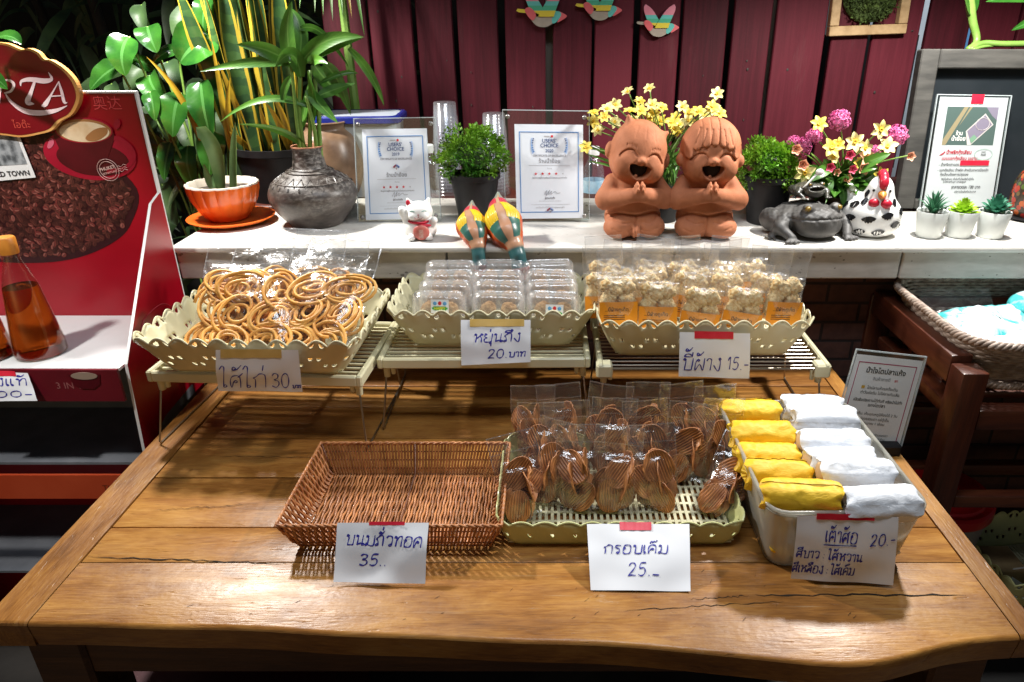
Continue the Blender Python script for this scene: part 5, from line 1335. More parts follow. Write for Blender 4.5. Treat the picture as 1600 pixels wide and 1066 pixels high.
# ---- orange fluted pot on its saucer
M_OR = mat('orange_glaze', (.62, .10, .012), (.72, .15, .025), 9, .18, rvar=.05)
M_POTIN = mat('cream_glaze', (.62, .56, .46), (.72, .66, .56), 9, .4)
px_, py_ = -.822, 1.762
sc = MB(); sc.lathe([(.0, 0), (.06, 0), (.088, .006), (.103, .013), (.105, .016), (.101, .017), (.08, .011), (.05, .008), (0, .008)], 56)
o = sc.build('saucer', M_OR); o.location = (px_ + .008, py_, ZS); tag(o, 'orange ceramic saucer under the fluted orange pot', 'saucer')
t = thing('potted_plant', 'fluted orange pot with a few thick green shoots, on an orange saucer', 'potted plant', (px_, py_, ZS + .0085))
mb = MB(); fl = lambda a, z: 1 + .05 * (abs(cos(a * 8)) ** .7 - .6) * min(1, z / .03)
mb.lathe([(.0, 0), (.040, 0), (.048, .003), (.063, .022), (.077, .05), (.0835, .075), (.0845, .088)], 96, mod=fl, capt=False); mb.build('pot', M_OR, t)
mb = MB(); mb.lathe([(.0845, .088), (.0835, .0915), (.079, .092), (.076, .085), (.072, .070)], 96, mod=lambda a, z: 1 + .05 * (abs(cos(a * 8)) ** .7 - .6), capb=False, capt=False); mb.build('pot_rim', M_POTIN, t)
mb = MB(); mb.grid(lambda u, v: Vector((.074 * v * cos(2*pi*u), .074 * v * sin(2*pi*u), .074 + .004 * nz(v * 6 * cos(2*pi*u), v * 6 * sin(2*pi*u), 0))), 30, 6, cu=True); mb.build('soil', M_SOIL, t)
def leafpart(par, nm, mt, *a, **k):
    mb = MB(); mb.blade(*a, **k); mb.tint = None; return mb.build(nm, mt, par, sm=180)
loc = Vector(t.location)
def lp(px, py, y): return aty(px, py, y) - loc
leafpart(t, 'leaf', L_DULL, lp(347, 296, py_), lp(345, 240, py_ - .02), lp(336, 212, py_ - .03), .0155, lambda s: .75 + .5 * sin(pi * s) if s < .9 else 1.2 * (1 - s) * 9, hint=(0, -1, .2), fold=.7, p3=lp(306, 199, py_ - .05), tint=.7)
leafpart(t, 'leaf', L_DULL, lp(366, 294, py_), lp(364, 240, py_), lp(368, 190, py_), .010, lambda s: .9 * (1 - s ** 4), hint=(0, -1, 0), fold=.6, tint=.6)
leafpart(t, 'leaf', L_DULL, lp(331, 298, py_ - .01), lp(326, 275, py_ - .01), lp(318, 256, py_ - .01), .0085, lance, hint=(0, -1, 0), fold=.5, tint=.55)
leafpart(t, 'leaf', L_DULL, lp(336, 298, py_ - .015), lp(333, 285, py_), lp(331, 272, py_), .006, lance, hint=(0, -1, 0), fold=.5, tint=.45)

# ---- clay vase with ribbon bamboo
def vase_mat():
    m = NT('smoked_clay'); x, y, z = m.xyz(); n = m.noise(m.co(), 24, 6, .65); n2 = m.noise(m.co(scale=(1, 1, 2)), 70, 4, .7); n3 = m.noise(m.co(), 7, 3)
    col = m.ramp(n, [(.3, (.022, .017, .015)), (.55, (.055, .043, .037)), (.75, (.10, .082, .07))])
    chalk = m.math('MULTIPLY', m.ramp(n2, [(.46, (0, 0, 0)), (.66, (1, 1, 1))]), m.ramp(m.math('MULTIPLY_ADD', z, 4.0, m.math('MULTIPLY', n3, .8)), [(.62, (.12, .12, .12)), (.95, (1, 1, 1))]))
    col = m.mix(m.math('MULTIPLY', chalk, .75), col, (.30, .275, .25, 1))
    return m.pbr(col, m.math('MULTIPLY_ADD', chalk, .35, .36), m.bump(m.math('MULTIPLY_ADD', n2, .5, n), .35, .002))
M_VASE = vase_mat(); M_VRIM = mat('raw_clay_rim', (.30, .12, .06), (.38, .17, .09), 30, .7)
vx, vy = -.596, 1.752
t = thing('clay_vase', 'smoky grey clay vase with a zigzag band holding ribbon bamboo', 'vase', (vx, vy, ZS))
mb = MB(); pr = cr([(.0, 0), (.058, 0), (.070, .010), (.094, .040), (.106, .068), (.102, .092), (.084, .112), (.062, .126), (.045, .136), (.040, .142), (.037, .158), (.0345, .172), (.0355, .182), (.038, .188)], 4)
mb.lathe(pr, 72, capt=False)
for r, z in ((.0875, .110), (.056, .131), (.046, .1365)): mb.tube([(r * cos(2*pi*i/60), r * sin(2*pi*i/60), z) for i in range(60)], .0016, 6, closed=True)
zz = []
for i in range(88): a = 2*pi*i/88; k = abs(((i % 4) / 2) - 1); r = .0685 + .0225 * k; z = .1225 - .0165 * k; zz.append((r * cos(a), r * sin(a), z))
mb.tube(zz, .0018, 5, closed=True)
for i in range(22):
    a = 2*pi*(i + .5)/22; mb.tube([(.093 * cos(a), .093 * sin(a), .1045), (.098 * cos(a), .098 * sin(a), .0985)], .0022, 5)
mb.build('body', M_VASE, t)
mb = MB(); mb.lathe([(.038, .188), (.0378, .1905), (.0335, .1905), (.031, .182), (.029, .16), (.0, .15)], 60, capb=False); mb.build('rim', M_VRIM, t)
loc = Vector(t.location)
mb = MB()
for i, (px, py, dy) in enumerate(((455, 100, 0), (470, 95, .01), (485, 110, -.01), (500, 150, .01), (478, 150, -.015), (492, 120, .015))):
    a = aty(470 + i * 6, 240, vy) - loc; a.z = .15; b = lp(px, py, vy + dy); mb.tube(cr([a, (a + b) / 2 + Vector((random.uniform(-.008, .008), random.uniform(-.01, .01), 0)), b], 6), [.0058 - .0022 * k / 12 for k in range(13)], 8, tint=.3 + random.random() * .5)
mb.build('cane', M_STEM, t, sm=180)
BL_ = [((462, 110), (440, 60), (456, 2), .0210, 0), ((470, 120), (462, 60), (430, 105), .02, -.02), ((455, 100), (420, 72), (370, 70), .019, -.03), ((452, 98), (400, 92), (312, 112), .0125, -.03), ((470, 100), (500, 50), (568, 58), .0185, -.03), ((478, 95), (530, 62), (566, 60), .012, .0),
       ((466, 95), (480, 40), (452, 12), .0165, .02), ((485, 100), (490, 88), (512, 100), .013, -.05), ((490, 170), (415, 130), (345, 190), .0095, -.02), ((478, 232), (450, 195), (372, 194), .0105, -.04), ((500, 130), (540, 108), (560, 115), .0065, .03), ((545, 75), (585, 115), (600, 165), .0110, .05),
       ((480, 140), (500, 165), (528, 192), .0150, -.03), ((498, 150), (520, 140), (555, 130), .0140, .02), ((505, 100), (530, 115), (548, 180), .0180, .04), ((490, 100), (510, 130), (540, 155), .0190, .06), ((470, 45), (500, 30), (545, 105), .0100, .05), ((470, 200), (476, 180), (482, 130), .012, .02), ((455, 120), (440, 140), (443, 170), .010, -.01), ((488, 190), (494, 150), (480, 110), .013, -.02)]
for a, b, c, wd, dy in BL_:
    leafpart(t, 'leaf', L_BAMB, lp(*a, vy), lp(*b, vy + dy * .5), lp(*c, vy + dy), wd, lambda s: sin(pi * min(1, s * .93 + .07) ** .85) ** .8 * (1 - .2 * s) + .02, hint=(random.uniform(-.4, .4), -1, random.uniform(-.2, .6)), fold=random.uniform(.1, .4), nl=14, tint=random.uniform(.3, 1), twist=random.uniform(-.5, .6))

# ---- tall snake plant in a black pot, brown jar, blue-lidded box on the back shelf
ZB = 1.0605
sy = 2.04
t = thing('snake_plant', 'tall yellow-edged snake plant in a black pot behind the clay vase', 'potted plant', (-.775, sy, ZB))
mb = MB(); mb.lathe([(.0, 0), (.092, 0), (.116, .128), (.121, .130), (.122, .148), (.115, .148), (.112, .12)], 48, capt=False); mb.lathe([(.113, .128), (0, .132)], 30); mb.build('pot', M_BLACKPL, t)
loc = Vector(t.location)
for i in range(21):
    bx = random.uniform(-.085, .075); by = random.uniform(-.07, .07); hgt = random.uniform(.40, .62); dx = random.uniform(-.05, .05) + bx * .5
    leafpart(t, 'leaf', L_SNAKE, (bx, by, .12), (bx + dx * .3 + random.uniform(-.02, .02), by, .12 + hgt * .5), (bx + dx, by + random.uniform(-.04, .04), .12 + hgt), random.uniform(.015, .027), strap, hint=(random.uniform(-.7, .7), -1, 0), fold=.3, nl=18, nw=6, tint=random.uniform(.3, 1), wav=.12, twist=random.uniform(-.9, .9))
for a, b, c in (((330, 265), (300, 150), (228, 88)), ((395, 235), (370, 160), (340, 95)), ((430, 240), (415, 200), (405, 165)), ((452, 240), (440, 190), (415, 160)), ((372, 235), (350, 180), (360, 120)), ((400, 240), (370, 215), (358, 205)), ((455, 238), (450, 180), (420, 140)), ((360, 240), (352, 170), (330, 60))):
    leafpart(t, 'leaf', L_YEL, lp(*a, sy - .05), lp(*b, sy - .08), lp(*c, sy - .10), .0085, lance, hint=(0, -1, .3), fold=.4, nl=14, tint=random.uniform(.5, 1))
t = thing('brown_jar', 'round brown glazed jar behind the clay vase, beside the box with a blue lid', 'jar', (-.628, 2.02, ZB))
mb = MB(); mb.lathe(cr([(.0, 0), (.055, 0), (.085, .05), (.092, .11), (.075, .17), (.055, .192), (.055, .205), (.061, .212), (.055, .214), (.048, .20)], 4), 44, capt=False); mb.build('body', mat('brown_glaze', (.10, .055, .03), (.24, .15, .09), 12, .35, .1, 40), t)
t = thing('lidded_box', 'clear white plastic storage box with a dark blue lid behind the vase', 'storage box', (-.545, 2.10, ZB), 3)
mb = MB(); f1, tt_ = perim(.215, .16, .02, (.215, .16, .02)); f2, _ = perim(.19, .14, .02, (.215, .16, .02))
mb.grid(lambda u, v: Vector((f2(u)[0] + (f1(u)[0] - f2(u)[0]) * v, f2(u)[1] + (f1(u)[1] - f2(u)[1]) * v, .21 * v + .001)), 64, 4, cu=True); mb.build('body', mat('frosted_plastic', (.42, .45, .46), (.50, .53, .54), 6, .35), t)
mb = MB(); f3, _ = perim(.232, .178, .028, (.215, .16, .02)); ring = [(1.0, .206), (1.02, .208), (1.02, .222), (.98, .226), (.9, .226)]
mb.grid(lambda u, v: Vector((f3(u)[0] * ring[min(4, int(v * 4 + .5))][0], f3(u)[1] * ring[min(4, int(v * 4 + .5))][0], ring[min(4, int(v * 4 + .5))][1])), 64, 4, cu=True); mb.build('lid_rim', mat('navy_plastic', (.010, .018, .16), (.015, .03, .24), 6, .25), t)
mb = MB(); vs = [Vector((f3(i / 64)[0] * .9, f3(i / 64)[1] * .9, .2245)) for i in range(64)]; mb.add(vs, [tuple(range(64))]); mb.build('lid', mat('pale_lid', (.38, .42, .48), (.45, .50, .56), 6, .3), t)

# ---- philodendron and other leaves at the left, dark planting behind
t = thing('philodendron', 'glossy heart-leaved plant growing between the red stand and the counter', 'plant', (-1.02, 2.05, 0))
loc = Vector(t.location)
def hl_(cx, cy, ang, L, wd, Y, mt=L_GLOSS, hint=None):
    a = R(ang); d = Vector((cos(a), sin(a))); p0 = lp(cx - d.x * L / 2, cy - d.y * L / 2, Y); p2 = lp(cx + d.x * L / 2, cy + d.y * L / 2, Y - .03); pm = (p0 + p2) / 2 + Vector((0, -.018, .014))
    h = hint or (random.uniform(-.3, .3), -1, random.uniform(0, .6)); tn = random.uniform(.35, 1)
    mb = MB(); mb.blade(p0, pm + Vector((random.uniform(-.012, .012), random.uniform(-.02, .01), 0)), p2, wd * random.uniform(.85, 1.05), heart, hint=h, fold=random.uniform(.15, .55), nl=18, nw=10, tint=tn, wav=.06)
    mb.build('leaf', mt, t, sm=180)
    q = Vector((random.uniform(-.05, .1), random.uniform(-.05, .05), .55)); m_ = (p0 + q) / 2 + Vector((0, .03, .06))
    mb = MB(); mb.tube(cr([q, m_, p0], 7), .0035, 6); mb.build('petiole', M_STEM, t, sm=180)
for a in ((199, 88, 95, 62, .036, 2.0), (238, 62, 70, 44, .030, 2.02), (163, 122, 140, 58, .034, 2.03), (305, 78, 140, 62, .048, 2.0), (247, 140, 60, 52, .034, 2.02), (238, 166, 80, 46, .022, 1.98), (276, 180, 100, 70, .042, 1.98), (322, 172, 80, 92, .040, 1.97), (258, 88, 150, 44, .016, 2.05), (325, 25, 100, 66, .03, 2.1), (215, 98, 200, 60, .016, 2.06), (330, 240, 95, 70, .035, 2.0), (262, 252, 100, 62, .030, 2.06), (300, 262, 80, 70, .034, 2.04), (285, 215, 110, 50, .028, 2.1)): hl_(*a)
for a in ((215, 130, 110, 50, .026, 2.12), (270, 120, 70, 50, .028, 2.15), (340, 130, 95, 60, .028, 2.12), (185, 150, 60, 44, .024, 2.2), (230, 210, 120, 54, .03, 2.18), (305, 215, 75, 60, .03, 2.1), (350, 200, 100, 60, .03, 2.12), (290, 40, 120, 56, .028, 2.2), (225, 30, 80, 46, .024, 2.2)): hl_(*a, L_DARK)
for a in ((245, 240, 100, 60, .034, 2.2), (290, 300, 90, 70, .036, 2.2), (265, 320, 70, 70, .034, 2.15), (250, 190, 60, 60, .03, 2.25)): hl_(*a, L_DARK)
t = thing('strap_leaf_plant', 'grey-green strap-leaved plant low behind the red stand', 'plant', (-1.05, 2.15, 0)); loc = Vector(t.location)
for a, b, c in (((290, 262), (250, 215), (222, 202)), ((292, 268), (255, 232), (225, 222)), ((290, 272), (250, 245), (225, 236)), ((295, 280), (262, 262), (240, 262)), ((300, 250), (330, 215), (352, 235)), ((290, 280), (270, 300), (262, 330))):
    leafpart(t, 'leaf', L_DULL, lp(*a, 2.15), lp(*b, 2.12), lp(*c, 2.1), .010, lance, hint=(0, -1, .5), fold=.3, tint=random.uniform(.3, .6))
mb = MB(); mb.tube([(.10, 0, 0), (.08, 0, .6), (.05, -.02, 1.1)], .02, 8); mb.build('stem', M_STEM, t)
# near leaves poking in at the left edge of the view
t = thing('leafy_sprig', 'pale green leaves entering at the left edge above the red emblem', 'plant', (-1.23, 1.45, 0)); loc = Vector(t.location)
leafpart(t, 'leaf', L_GLOSS, lp(-30, 75, 1.46), lp(10, 40, 1.44), lp(34, 70, 1.43), .020, lance, hint=(0, -.4, 1), fold=.2, tint=1)
leafpart(t, 'leaf', L_GLOSS, lp(-40, 110, 1.46), lp(-5, 118, 1.44), lp(12, 140, 1.42), .016, lance, hint=(0, -1, .6), fold=.2, tint=1)
mb = MB(); mb.tube(cr([(-.55, .45, 0), (-.52, .42, 1.1), (-.35, .25, 1.62), lp(-60, 120, 1.47), lp(-30, 75, 1.46)], 6), .004, 6); mb.tube([lp(-60, 120, 1.47), lp(-40, 110, 1.46)], .003, 6); mb.build('stem', M_STEM, t, sm=180)
# fountain of narrow yellowed leaves above the snake plant
t = thing('cane_palm', 'narrow yellowing palm leaves hanging in at the top left, before the fence', 'plant', (-.62, 2.3, 0)); loc = Vector(t.location)
mb = MB(); mb.tube([(0, 0, 0), (.01, 0, .9), (0, 0, 1.75)], [.02, .016, .012], 8); mb.build('stem', M_STEM, t)
for c, mt, wd in (((520, 35), L_DULL, .011), ((492, 20), L_DULL, .011), ((550, 30), L_YEL, .009), ((536, 28), L_BAMB, .011), ((505, 25), L_BAMB, .010), ((468, 14), L_BAMB, .012), ((570, 60), L_BAMB, .009), ((400, 20), L_BAMB, .012), ((350, 30), L_BAMB, .012)):
    e = lp(*c, 2.22); leafpart(t, 'leaf', mt, (0, 0, 1.72), Vector((e.x * .6, e.y * .5, 1.80)), e, wd, lance, hint=(0, -.6, 1), fold=.3, nl=14, tint=random.uniform(.15, .5))
# dark undergrowth beyond
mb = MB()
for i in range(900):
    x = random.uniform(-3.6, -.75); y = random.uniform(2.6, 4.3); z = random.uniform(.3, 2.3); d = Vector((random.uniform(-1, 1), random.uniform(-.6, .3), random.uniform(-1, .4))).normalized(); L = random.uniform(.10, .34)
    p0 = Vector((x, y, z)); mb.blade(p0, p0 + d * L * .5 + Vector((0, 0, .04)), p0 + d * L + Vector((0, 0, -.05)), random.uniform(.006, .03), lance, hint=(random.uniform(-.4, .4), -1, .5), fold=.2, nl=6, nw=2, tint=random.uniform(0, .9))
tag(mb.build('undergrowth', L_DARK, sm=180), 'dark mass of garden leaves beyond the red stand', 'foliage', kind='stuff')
for i, x in enumerate((-2.0, -1.45, -1.15, -2.6)):
    mb = MB(); mb.tube(cr([(x, 3.4 + .2 * i, 0), (x + .05, 3.4 + .2 * i, 1), (x + random.uniform(-.2, .3), 3.3 + .2 * i, 2.6)], 6), .022, 8)
    tag(mb.build('thin_trunk', mat('dark_bark', (.02, .017, .013), (.035, .03, .022), 20, .9), sm=180), 'thin dark trunk in the unlit planting beyond the red stand', 'tree trunk', 'thin dark trunks in the planting')

# ---- certificates in acrylic stands
def printed(par, P, year, extra):
    mb = MB(); asp = 101 / 141
    def bx(u0, u1, v0, v1, mi, o=.0006): slab(mb, P, o - .0002, o, u0, u1, v0, v1, mi)
    for a in ((.065, .075, .935, .083), (.065, .925, .935, .933), (.065, .075, .076, .933), (.924, .075, .935, .933)): bx(a[0], a[2], a[1], a[3], 1)
    L = [('USERS’', .505, .187, .056, .0007, 0), ('CHOICE', .505, .236, .056, .0007, 0), (year, .505, .288, .046, .0006, 0), ('CERTIFICATE OF EXCELLENCE', .505, .333, .028, .0006, 4), ('ร้านน้ำย้อย', .505, extra, .058, .0006, 4), ('Rating', .505, extra + .065, .022, 0, 5),
         ('ข้อมูลจากผู้ใช้งานจริงบนเว็บไซต์และแอปพลิเคชัน', .505, extra + .165, .021, .0003, 4), ('ผู้ร่วมก่อตั้ง', .505, .785, .026, .0008, 4), ('ผู้ร่วมก่อตั้งและประธานเจ้าหน้าที่บริหาร', .505, .815, .017, 0, 5), ('มอบให้แก่ร้านที่ได้รับคะแนนสูงสุดจากผู้ใช้', .505, .885, .021, .0003, 5)]
    for s, u, v, h, b, mi in L: txt(mb, s, h, 0, 0, mi=mi, bold=b, map=lambda q: P(u + q.x / asp * .92, v - q.y, .0008))
    bx(.20, .80, extra + .025, extra + .028, 5); bx(.22, .80, .845, .847, 5)
    def shp(c, r, n, st, mi, rr=None, o=.0009):
        pts = [(c[0] + (r if (k % 2 == 0 or rr is None) else rr) * cos(2*pi*k/n + st) / asp, c[1] + (r if (k % 2 == 0 or rr is None) else rr) * sin(2*pi*k/n + st)) for k in range(n)]
        mb.add([P(*q, o) for q in pts] + [P(*c, o)], [(k, (k + 1) % n, n) for k in range(n)], mi)
    for k in range(5): shp((.30 + .10 * k, extra + .115), .018 if k < 4 else .012, 10, -pi/2, 2 if k < 4 else 5, .0075 if k < 4 else .004)
    shp((.545, .122), .013, 16, 0, 2); bx(.43, .51, .118, .126, 5, .0008)
    for sg in (-1, 1):
        for k in range(7):
            a = -.9 + k * .30; c = (.505 + sg * (.215 + .035 * cos(a * 1.2)) - sg * .0, .215 + .085 * sin(a)); shp((c[0], c[1]), .014 - .0009 * (6 - k), 8, sg * (a + .6), 1 if k > 2 else 0, .006)
        mb.tube([P(.505 + sg * (.235 + .030 * cos(-1.0 + i * .18)), .215 + .092 * sin(-1.0 + i * .18), .0008) for i in range(14)], .0005, 4, mi=1)
    # small logo of two strokes and the signature
    for v0 in ((.40,) if extra > .48 else (.93,)):
        v0 -= .0 if extra > .48 else .035
        mb.tube([P(.46, v0 + .018, .0009), P(.505, v0 - .008, .0009)], .0022, 4, mi=3); mb.tube([P(.505, v0 - .008, .0009), P(.55, v0 + .018, .0009)], .0022, 4, mi=0); shp((.505, v0 + .035), .006, 8, 0, 3)
    mb.tube([P(*q, .0009) for q in cr([(.42, .74), (.46, .69), (.45, .75), (.50, .69), (.48, .74), (.53, .70), (.52, .735), (.58, .705), (.61, .725), (.66, .72)], 4)], .0004, 4, mi=4)
    mb.build('lettering', [M_NAVY, M_BLUE, M_REDP, mat('maroon_print', (.25, .03, .06), rough=.5), M_GREYINK, mat('light_grey_print', (.42, .43, .46), rough=.5)], par, sm=0)
M_CERT = mat('certificate_paper', (.70, .76, .84), (.76, .81, .88), 5, .35)
def cert(label, A, pq, year, extra, Yt, Yb):
    TL, TR, BL, BR = aty(*A[0], Yt), aty(*A[1], Yt), aty(*A[2], Yb), aty(*A[3], Yb); dz = ZS - min(BL.z, BR.z)
    for q in (TL, TR, BL, BR): q.z += dz
    loc = (BL + BR) * .5; t = thing('certificate_stand', label, 'certificate', loc, group='certificates in acrylic stands'); P = P0(TL, TR, BL, BR, loc)
    mb = MB(); slab(mb, P, .0012, .0042); mb.build('acrylic_panel', M_ACRYL, t, sm=0); mb = MB(); slab(mb, P, -.0042, -.0012); mb.build('acrylic_panel', M_ACRYL, t, sm=0)
    mb = MB()
    for a in ((0, 0, 1, .008), (0, 0, .006, 1), (.994, 0, 1, 1)): slab(mb, P, -.0044, .0044, a[0], a[2], a[1], a[3])
    mb.build('edge', M_ACEDGE, t, sm=0)
    u0, u1, v0, v1 = pq; Pc = lambda u, v, o=0: P(u0 + (u1 - u0) * u, v0 + (v1 - v0) * v, o + .0044)
    mb = MB(); slab(mb, Pc, -.0050, 0); c = mb.build('certificate', M_CERT, t, sm=0); printed(c, Pc, year, extra)
    mb = MB()
    for u, v in ((.06, .06), (.94, .06), (.06, .955), (.94, .955)):
        q = P(u, v, .006); mb.ell(q, (.0055, .004, .0055), 14, 8)
    mb.build('screw', mat('dull_steel', (.30, .29, .28), rough=.35, Metallic=.8), t)
    mb = MB(); q = P(.5, 0.995, 0); mb.box((q.x, q.y + .03, .002), ((BR - BL).length, .075, .0035)); mb.build('foot', M_ACRYL, t, sm=0)
cert('2019 award certificate in a clear acrylic stand, between the vase and the white cat', [(553, 189), (681, 187), (560, 350), (690, 347)], (.10, .885, .105, .985), '2019', .52, 1.80, 1.765)
cert('2020 award certificate in a clear acrylic stand, left of the terracotta figures', [(785, 174), (921, 176), (790, 349), (921, 347)], (.135, .925, .125, .975), '2020', .40, 1.80, 1.765)

# ---- stacks of clear cups, water bottles
cup0 = thing('plastic_cup', 'x', 'cup', group='clear cups stacked upside down')
mb = MB(); pr = [(.0405, 0), (.0415, .002), (.0400, .004), (.0385, .004), (.0365, .03), (.0345, .070), (.0338, .074), (.0325, .075), (.031, .108), (.029, .110), (.0, .110)]
mb.lathe(pr, 36, capb=False); mb.build('cup_wall', M_CUPPL, cup0, sm=50)
first = True
for px, nC, lab in ((704, 16, 'clear plastic cup in the taller upside-down stack behind the round shrub'), (776, 13, 'clear plastic cup in the shorter upside-down stack beside the 2020 certificate')):
    q = atz(px, 300, ZB)
    for k in range(nC):
        M = T(q.x + random.uniform(-.0006, .0006), 2.085, ZB + k * .0098)
        if first: cup0.matrix_world = M; cup0['label'] = lab; first = False
        else: dup(cup0, M, lab)
M_PET = clear('water_bottle_plastic', (.95, .97, .98), .08, .07, .8, .25, 50, .05); M_LABELB = mat('pale_blue_label', (.30, .52, .70), (.55, .70, .80), 30, .4)
def wbottle(px, py, y, lab, label=True):
    q = atz(px, py, ZB); t = thing('water_bottle', lab, 'bottle', (aty(px, py, y).x, y, ZB), group='small water bottles behind the certificates')
    mb = MB(); mb.lathe(cr([(.0, 0), (.026, 0), (.030, .006), (.029, .03), (.030, .06), (.029, .085), (.024, .105), (.014, .122), (.0115, .128), (.0115, .14)], 3), 30, mod=lambda a, z: 1 + .012 * sin(z * 700), capt=False); mb.build('body', M_PET, t)
    mb = MB(); mb.lathe([(.0145, .132), (.0150, .134), (.0150, .152), (.0135, .154), (0, .154)], 30, mod=lambda a, z: 1 + .015 * cos(a * 20)); mb.build('cap', M_WHITE, t)
    if label: mb = MB(); mb.lathe([(.0310, .032), (.0310, .066)], 30, capb=False, capt=False); mb.build('label', M_LABELB, t)
wbottle(926, 330, 1.965, 'small water bottle with a pale blue label beside the terracotta figures'); wbottle(676, 330, 2.0, 'small water bottle with a white cap half behind the 2019 certificate', False)

# ---- round shrubs in black pots
L_SHR = leafmat('shrub_leaf', (.05, .20, .015), (.24, .42, .03), rough=.45, scale=9)
L_SHR2 = leafmat('lime_shrub_leaf', (.09, .26, .012), (.28, .48, .04), rough=.45, scale=9)
def shrub(x, y, lab, mt, rx, rz, zc, seed):
    random.seed(seed)
    t = thing('round_shrub', lab, 'potted plant', (x, y, ZS), group='round shrubs in black pots')
    mb = MB(); mb.lathe([(.0, 0), (.044, 0), (.060, .105), (.064, .106), (.064, .118), (.058, .118), (.055, .10)], 44, capt=False); mb.lathe([(.057, .108), (0, .112)], 24); mb.build('pot', M_BLACKPL, t)
    mb = MB()
    cl = [Vector((random.gauss(0, 1), random.gauss(0, 1), random.gauss(.3, 1))).normalized() for _ in range(230)]
    for i, d in enumerate(cl):
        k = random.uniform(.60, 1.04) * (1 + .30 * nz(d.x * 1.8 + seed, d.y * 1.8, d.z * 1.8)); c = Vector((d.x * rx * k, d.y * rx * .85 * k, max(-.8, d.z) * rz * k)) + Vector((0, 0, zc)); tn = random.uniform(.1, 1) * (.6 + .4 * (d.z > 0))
        for j in range(20):
            e = (d + Vector((random.gauss(0, .75), random.gauss(0, .75), random.gauss(0, .75)))).normalized(); p = c + e * random.uniform(.002, .015); L = random.uniform(.006, .011); s_ = e.cross(Vector((random.random(), random.random(), random.random()))).normalized(); w_ = L * .36
            n_ = e.cross(s_)
            mb.add([p, p + e * L * .55 + s_ * w_ + n_ * .0012, p + e * L, p + e * L * .55 - s_ * w_ + n_ * .0012], [(0, 1, 2, 3)], 0, [(.5, 0), (1, .5), (.5, 1), (0, .5)], tint=min(1, max(0, tn + random.uniform(-.25, .25))))
    mb.build('foliage', mt, t, sm=0)
    mb = MB(); mb.ell((0, 0, zc), (rx * .55, rx * .45, rz * .55), 14, 8); mb.build('twig_core', L_DARK, t)
shrub(-.198, 1.79, 'round green shrub in a black pot between the two certificates, behind the wooden ducks', L_SHR, .080, .066, .158, 5)
shrub(.535, 1.765, 'round lime-green shrub in a black pot right of the terracotta figures', L_SHR2, .072, .058, .140, 9)

# ---- white lucky cat
t = thing('lucky_cat', 'small white ceramic beckoning cat with a red collar on the counter edge', 'figurine', (-.312, 1.622, ZS), 6)
s = Sdf((-.052, -.045, -.002), (.052, .04, .10), .0016)
s.u(s.e((0, .002, .028), (.038, .031, .032))); s.u(s.e((0, .004, .014), (.036, .030, .016)), .008); s.u(s.e((0, -.004, .063), (.0315, .026, .0245)), .003)
for sx in (-1, 1):
    s.u(s.cap((sx * .019, -.001, .078), (sx * .024, -.001, .091), .010, .0035), .004); s.u(s.e((sx * .020, -.027, .007), (.010, .010, .0075)), .003)
    s.u(s.e((sx * .012, -.024, .056), (.011, .008, .008)), .006)
s.u(s.cap((-.030, -.004, .040), (-.037, -.010, .066), .0085, .0095), .004); s.u(s.e((-.037, -.013, .070), (.009, .008, .009)), .003)
s.u(s.cap((.028, -.012, .036), (.034, -.022, .046), .009, .0085), .004); s.F = np.maximum(s.F, -s.Z)
mb = MB(); s.mesh(mb); mb.build('body', M_WHITE, t, sm=180)
M_REDG = mat('red_glaze', (.45, .012, .03), (.55, .02, .05), 12, .3); M_REDB = mat('red_brown_glaze', (.40, .09, .075), (.50, .14, .11), 30, .4)
mb = MB(); mb.tube([(.0265 * cos(a) , .002 + .0265 * sin(a) * .95 - .004, .0445 - .003 * sin(-a)) for a in [2*pi*i/40 for i in range(40)]], .0034, 8, closed=True); mb.ell((.012, -.030, .036), (.016, .004, .004), 14, 8, M=None); mb.build('collar', M_REDG, t, sm=180)
mb = MB(); mb.ell((.004, -.033, .021), (.0185, .0065, .0180), 24, 14); mb.build('coin', M_REDB, t, sm=180)
mb = MB(); txt(mb, '開', .011, .004, .020, M=T(0, -.0399, 0) @ UPR); txt(mb, '運', .011, .004, .010, M=T(0, -.0397, 0) @ UPR); mb.build('lettering', mat('pale_print', (.60, .45, .38), rough=.5), t)
mb = MB(); mb.ell((-.0228, -.0085, .0845), (.0052, .0028, .0075), 12, 8); mb.build('ear_lining', M_REDG, t, sm=180)
def headf(x, z): return -.004 - .026 * sqrt(max(0, 1 - (x/.0315)**2 - ((z-.063)/.0245)**2)) - .0006
mb = MB()
for sx in (-1, 1): mb.tube([(sx * .0135 + .0055 * (i / 8 - .5) * 2, headf(sx * .0135 + .0055 * (i / 8 - .5) * 2, .069), .068 + .0018 * (1 - (i / 4 - 1) ** 2)) for i in range(9)], .0007, 5, mi=0)
mb.ell((0, -.0315, .0615), (.0018, .0012, .0012), 8, 6, mi=1); mb.tube([(0, -.0318, .0605), (0, -.0328, .0565)], .0004, 4, mi=1)
for sx in (-1, 1): mb.tube([(sx * .0095 * i / 8, -.0326 - .0002 * i, .0565 - .0035 * sin(pi * i / 8)) for i in range(9)], .0005, 4, mi=1)
mb.build('face', [mat('jade_line', (.10, .30, .25), rough=.5), mat('maroon_line', (.25, .03, .05), rough=.5)], t, sm=180)

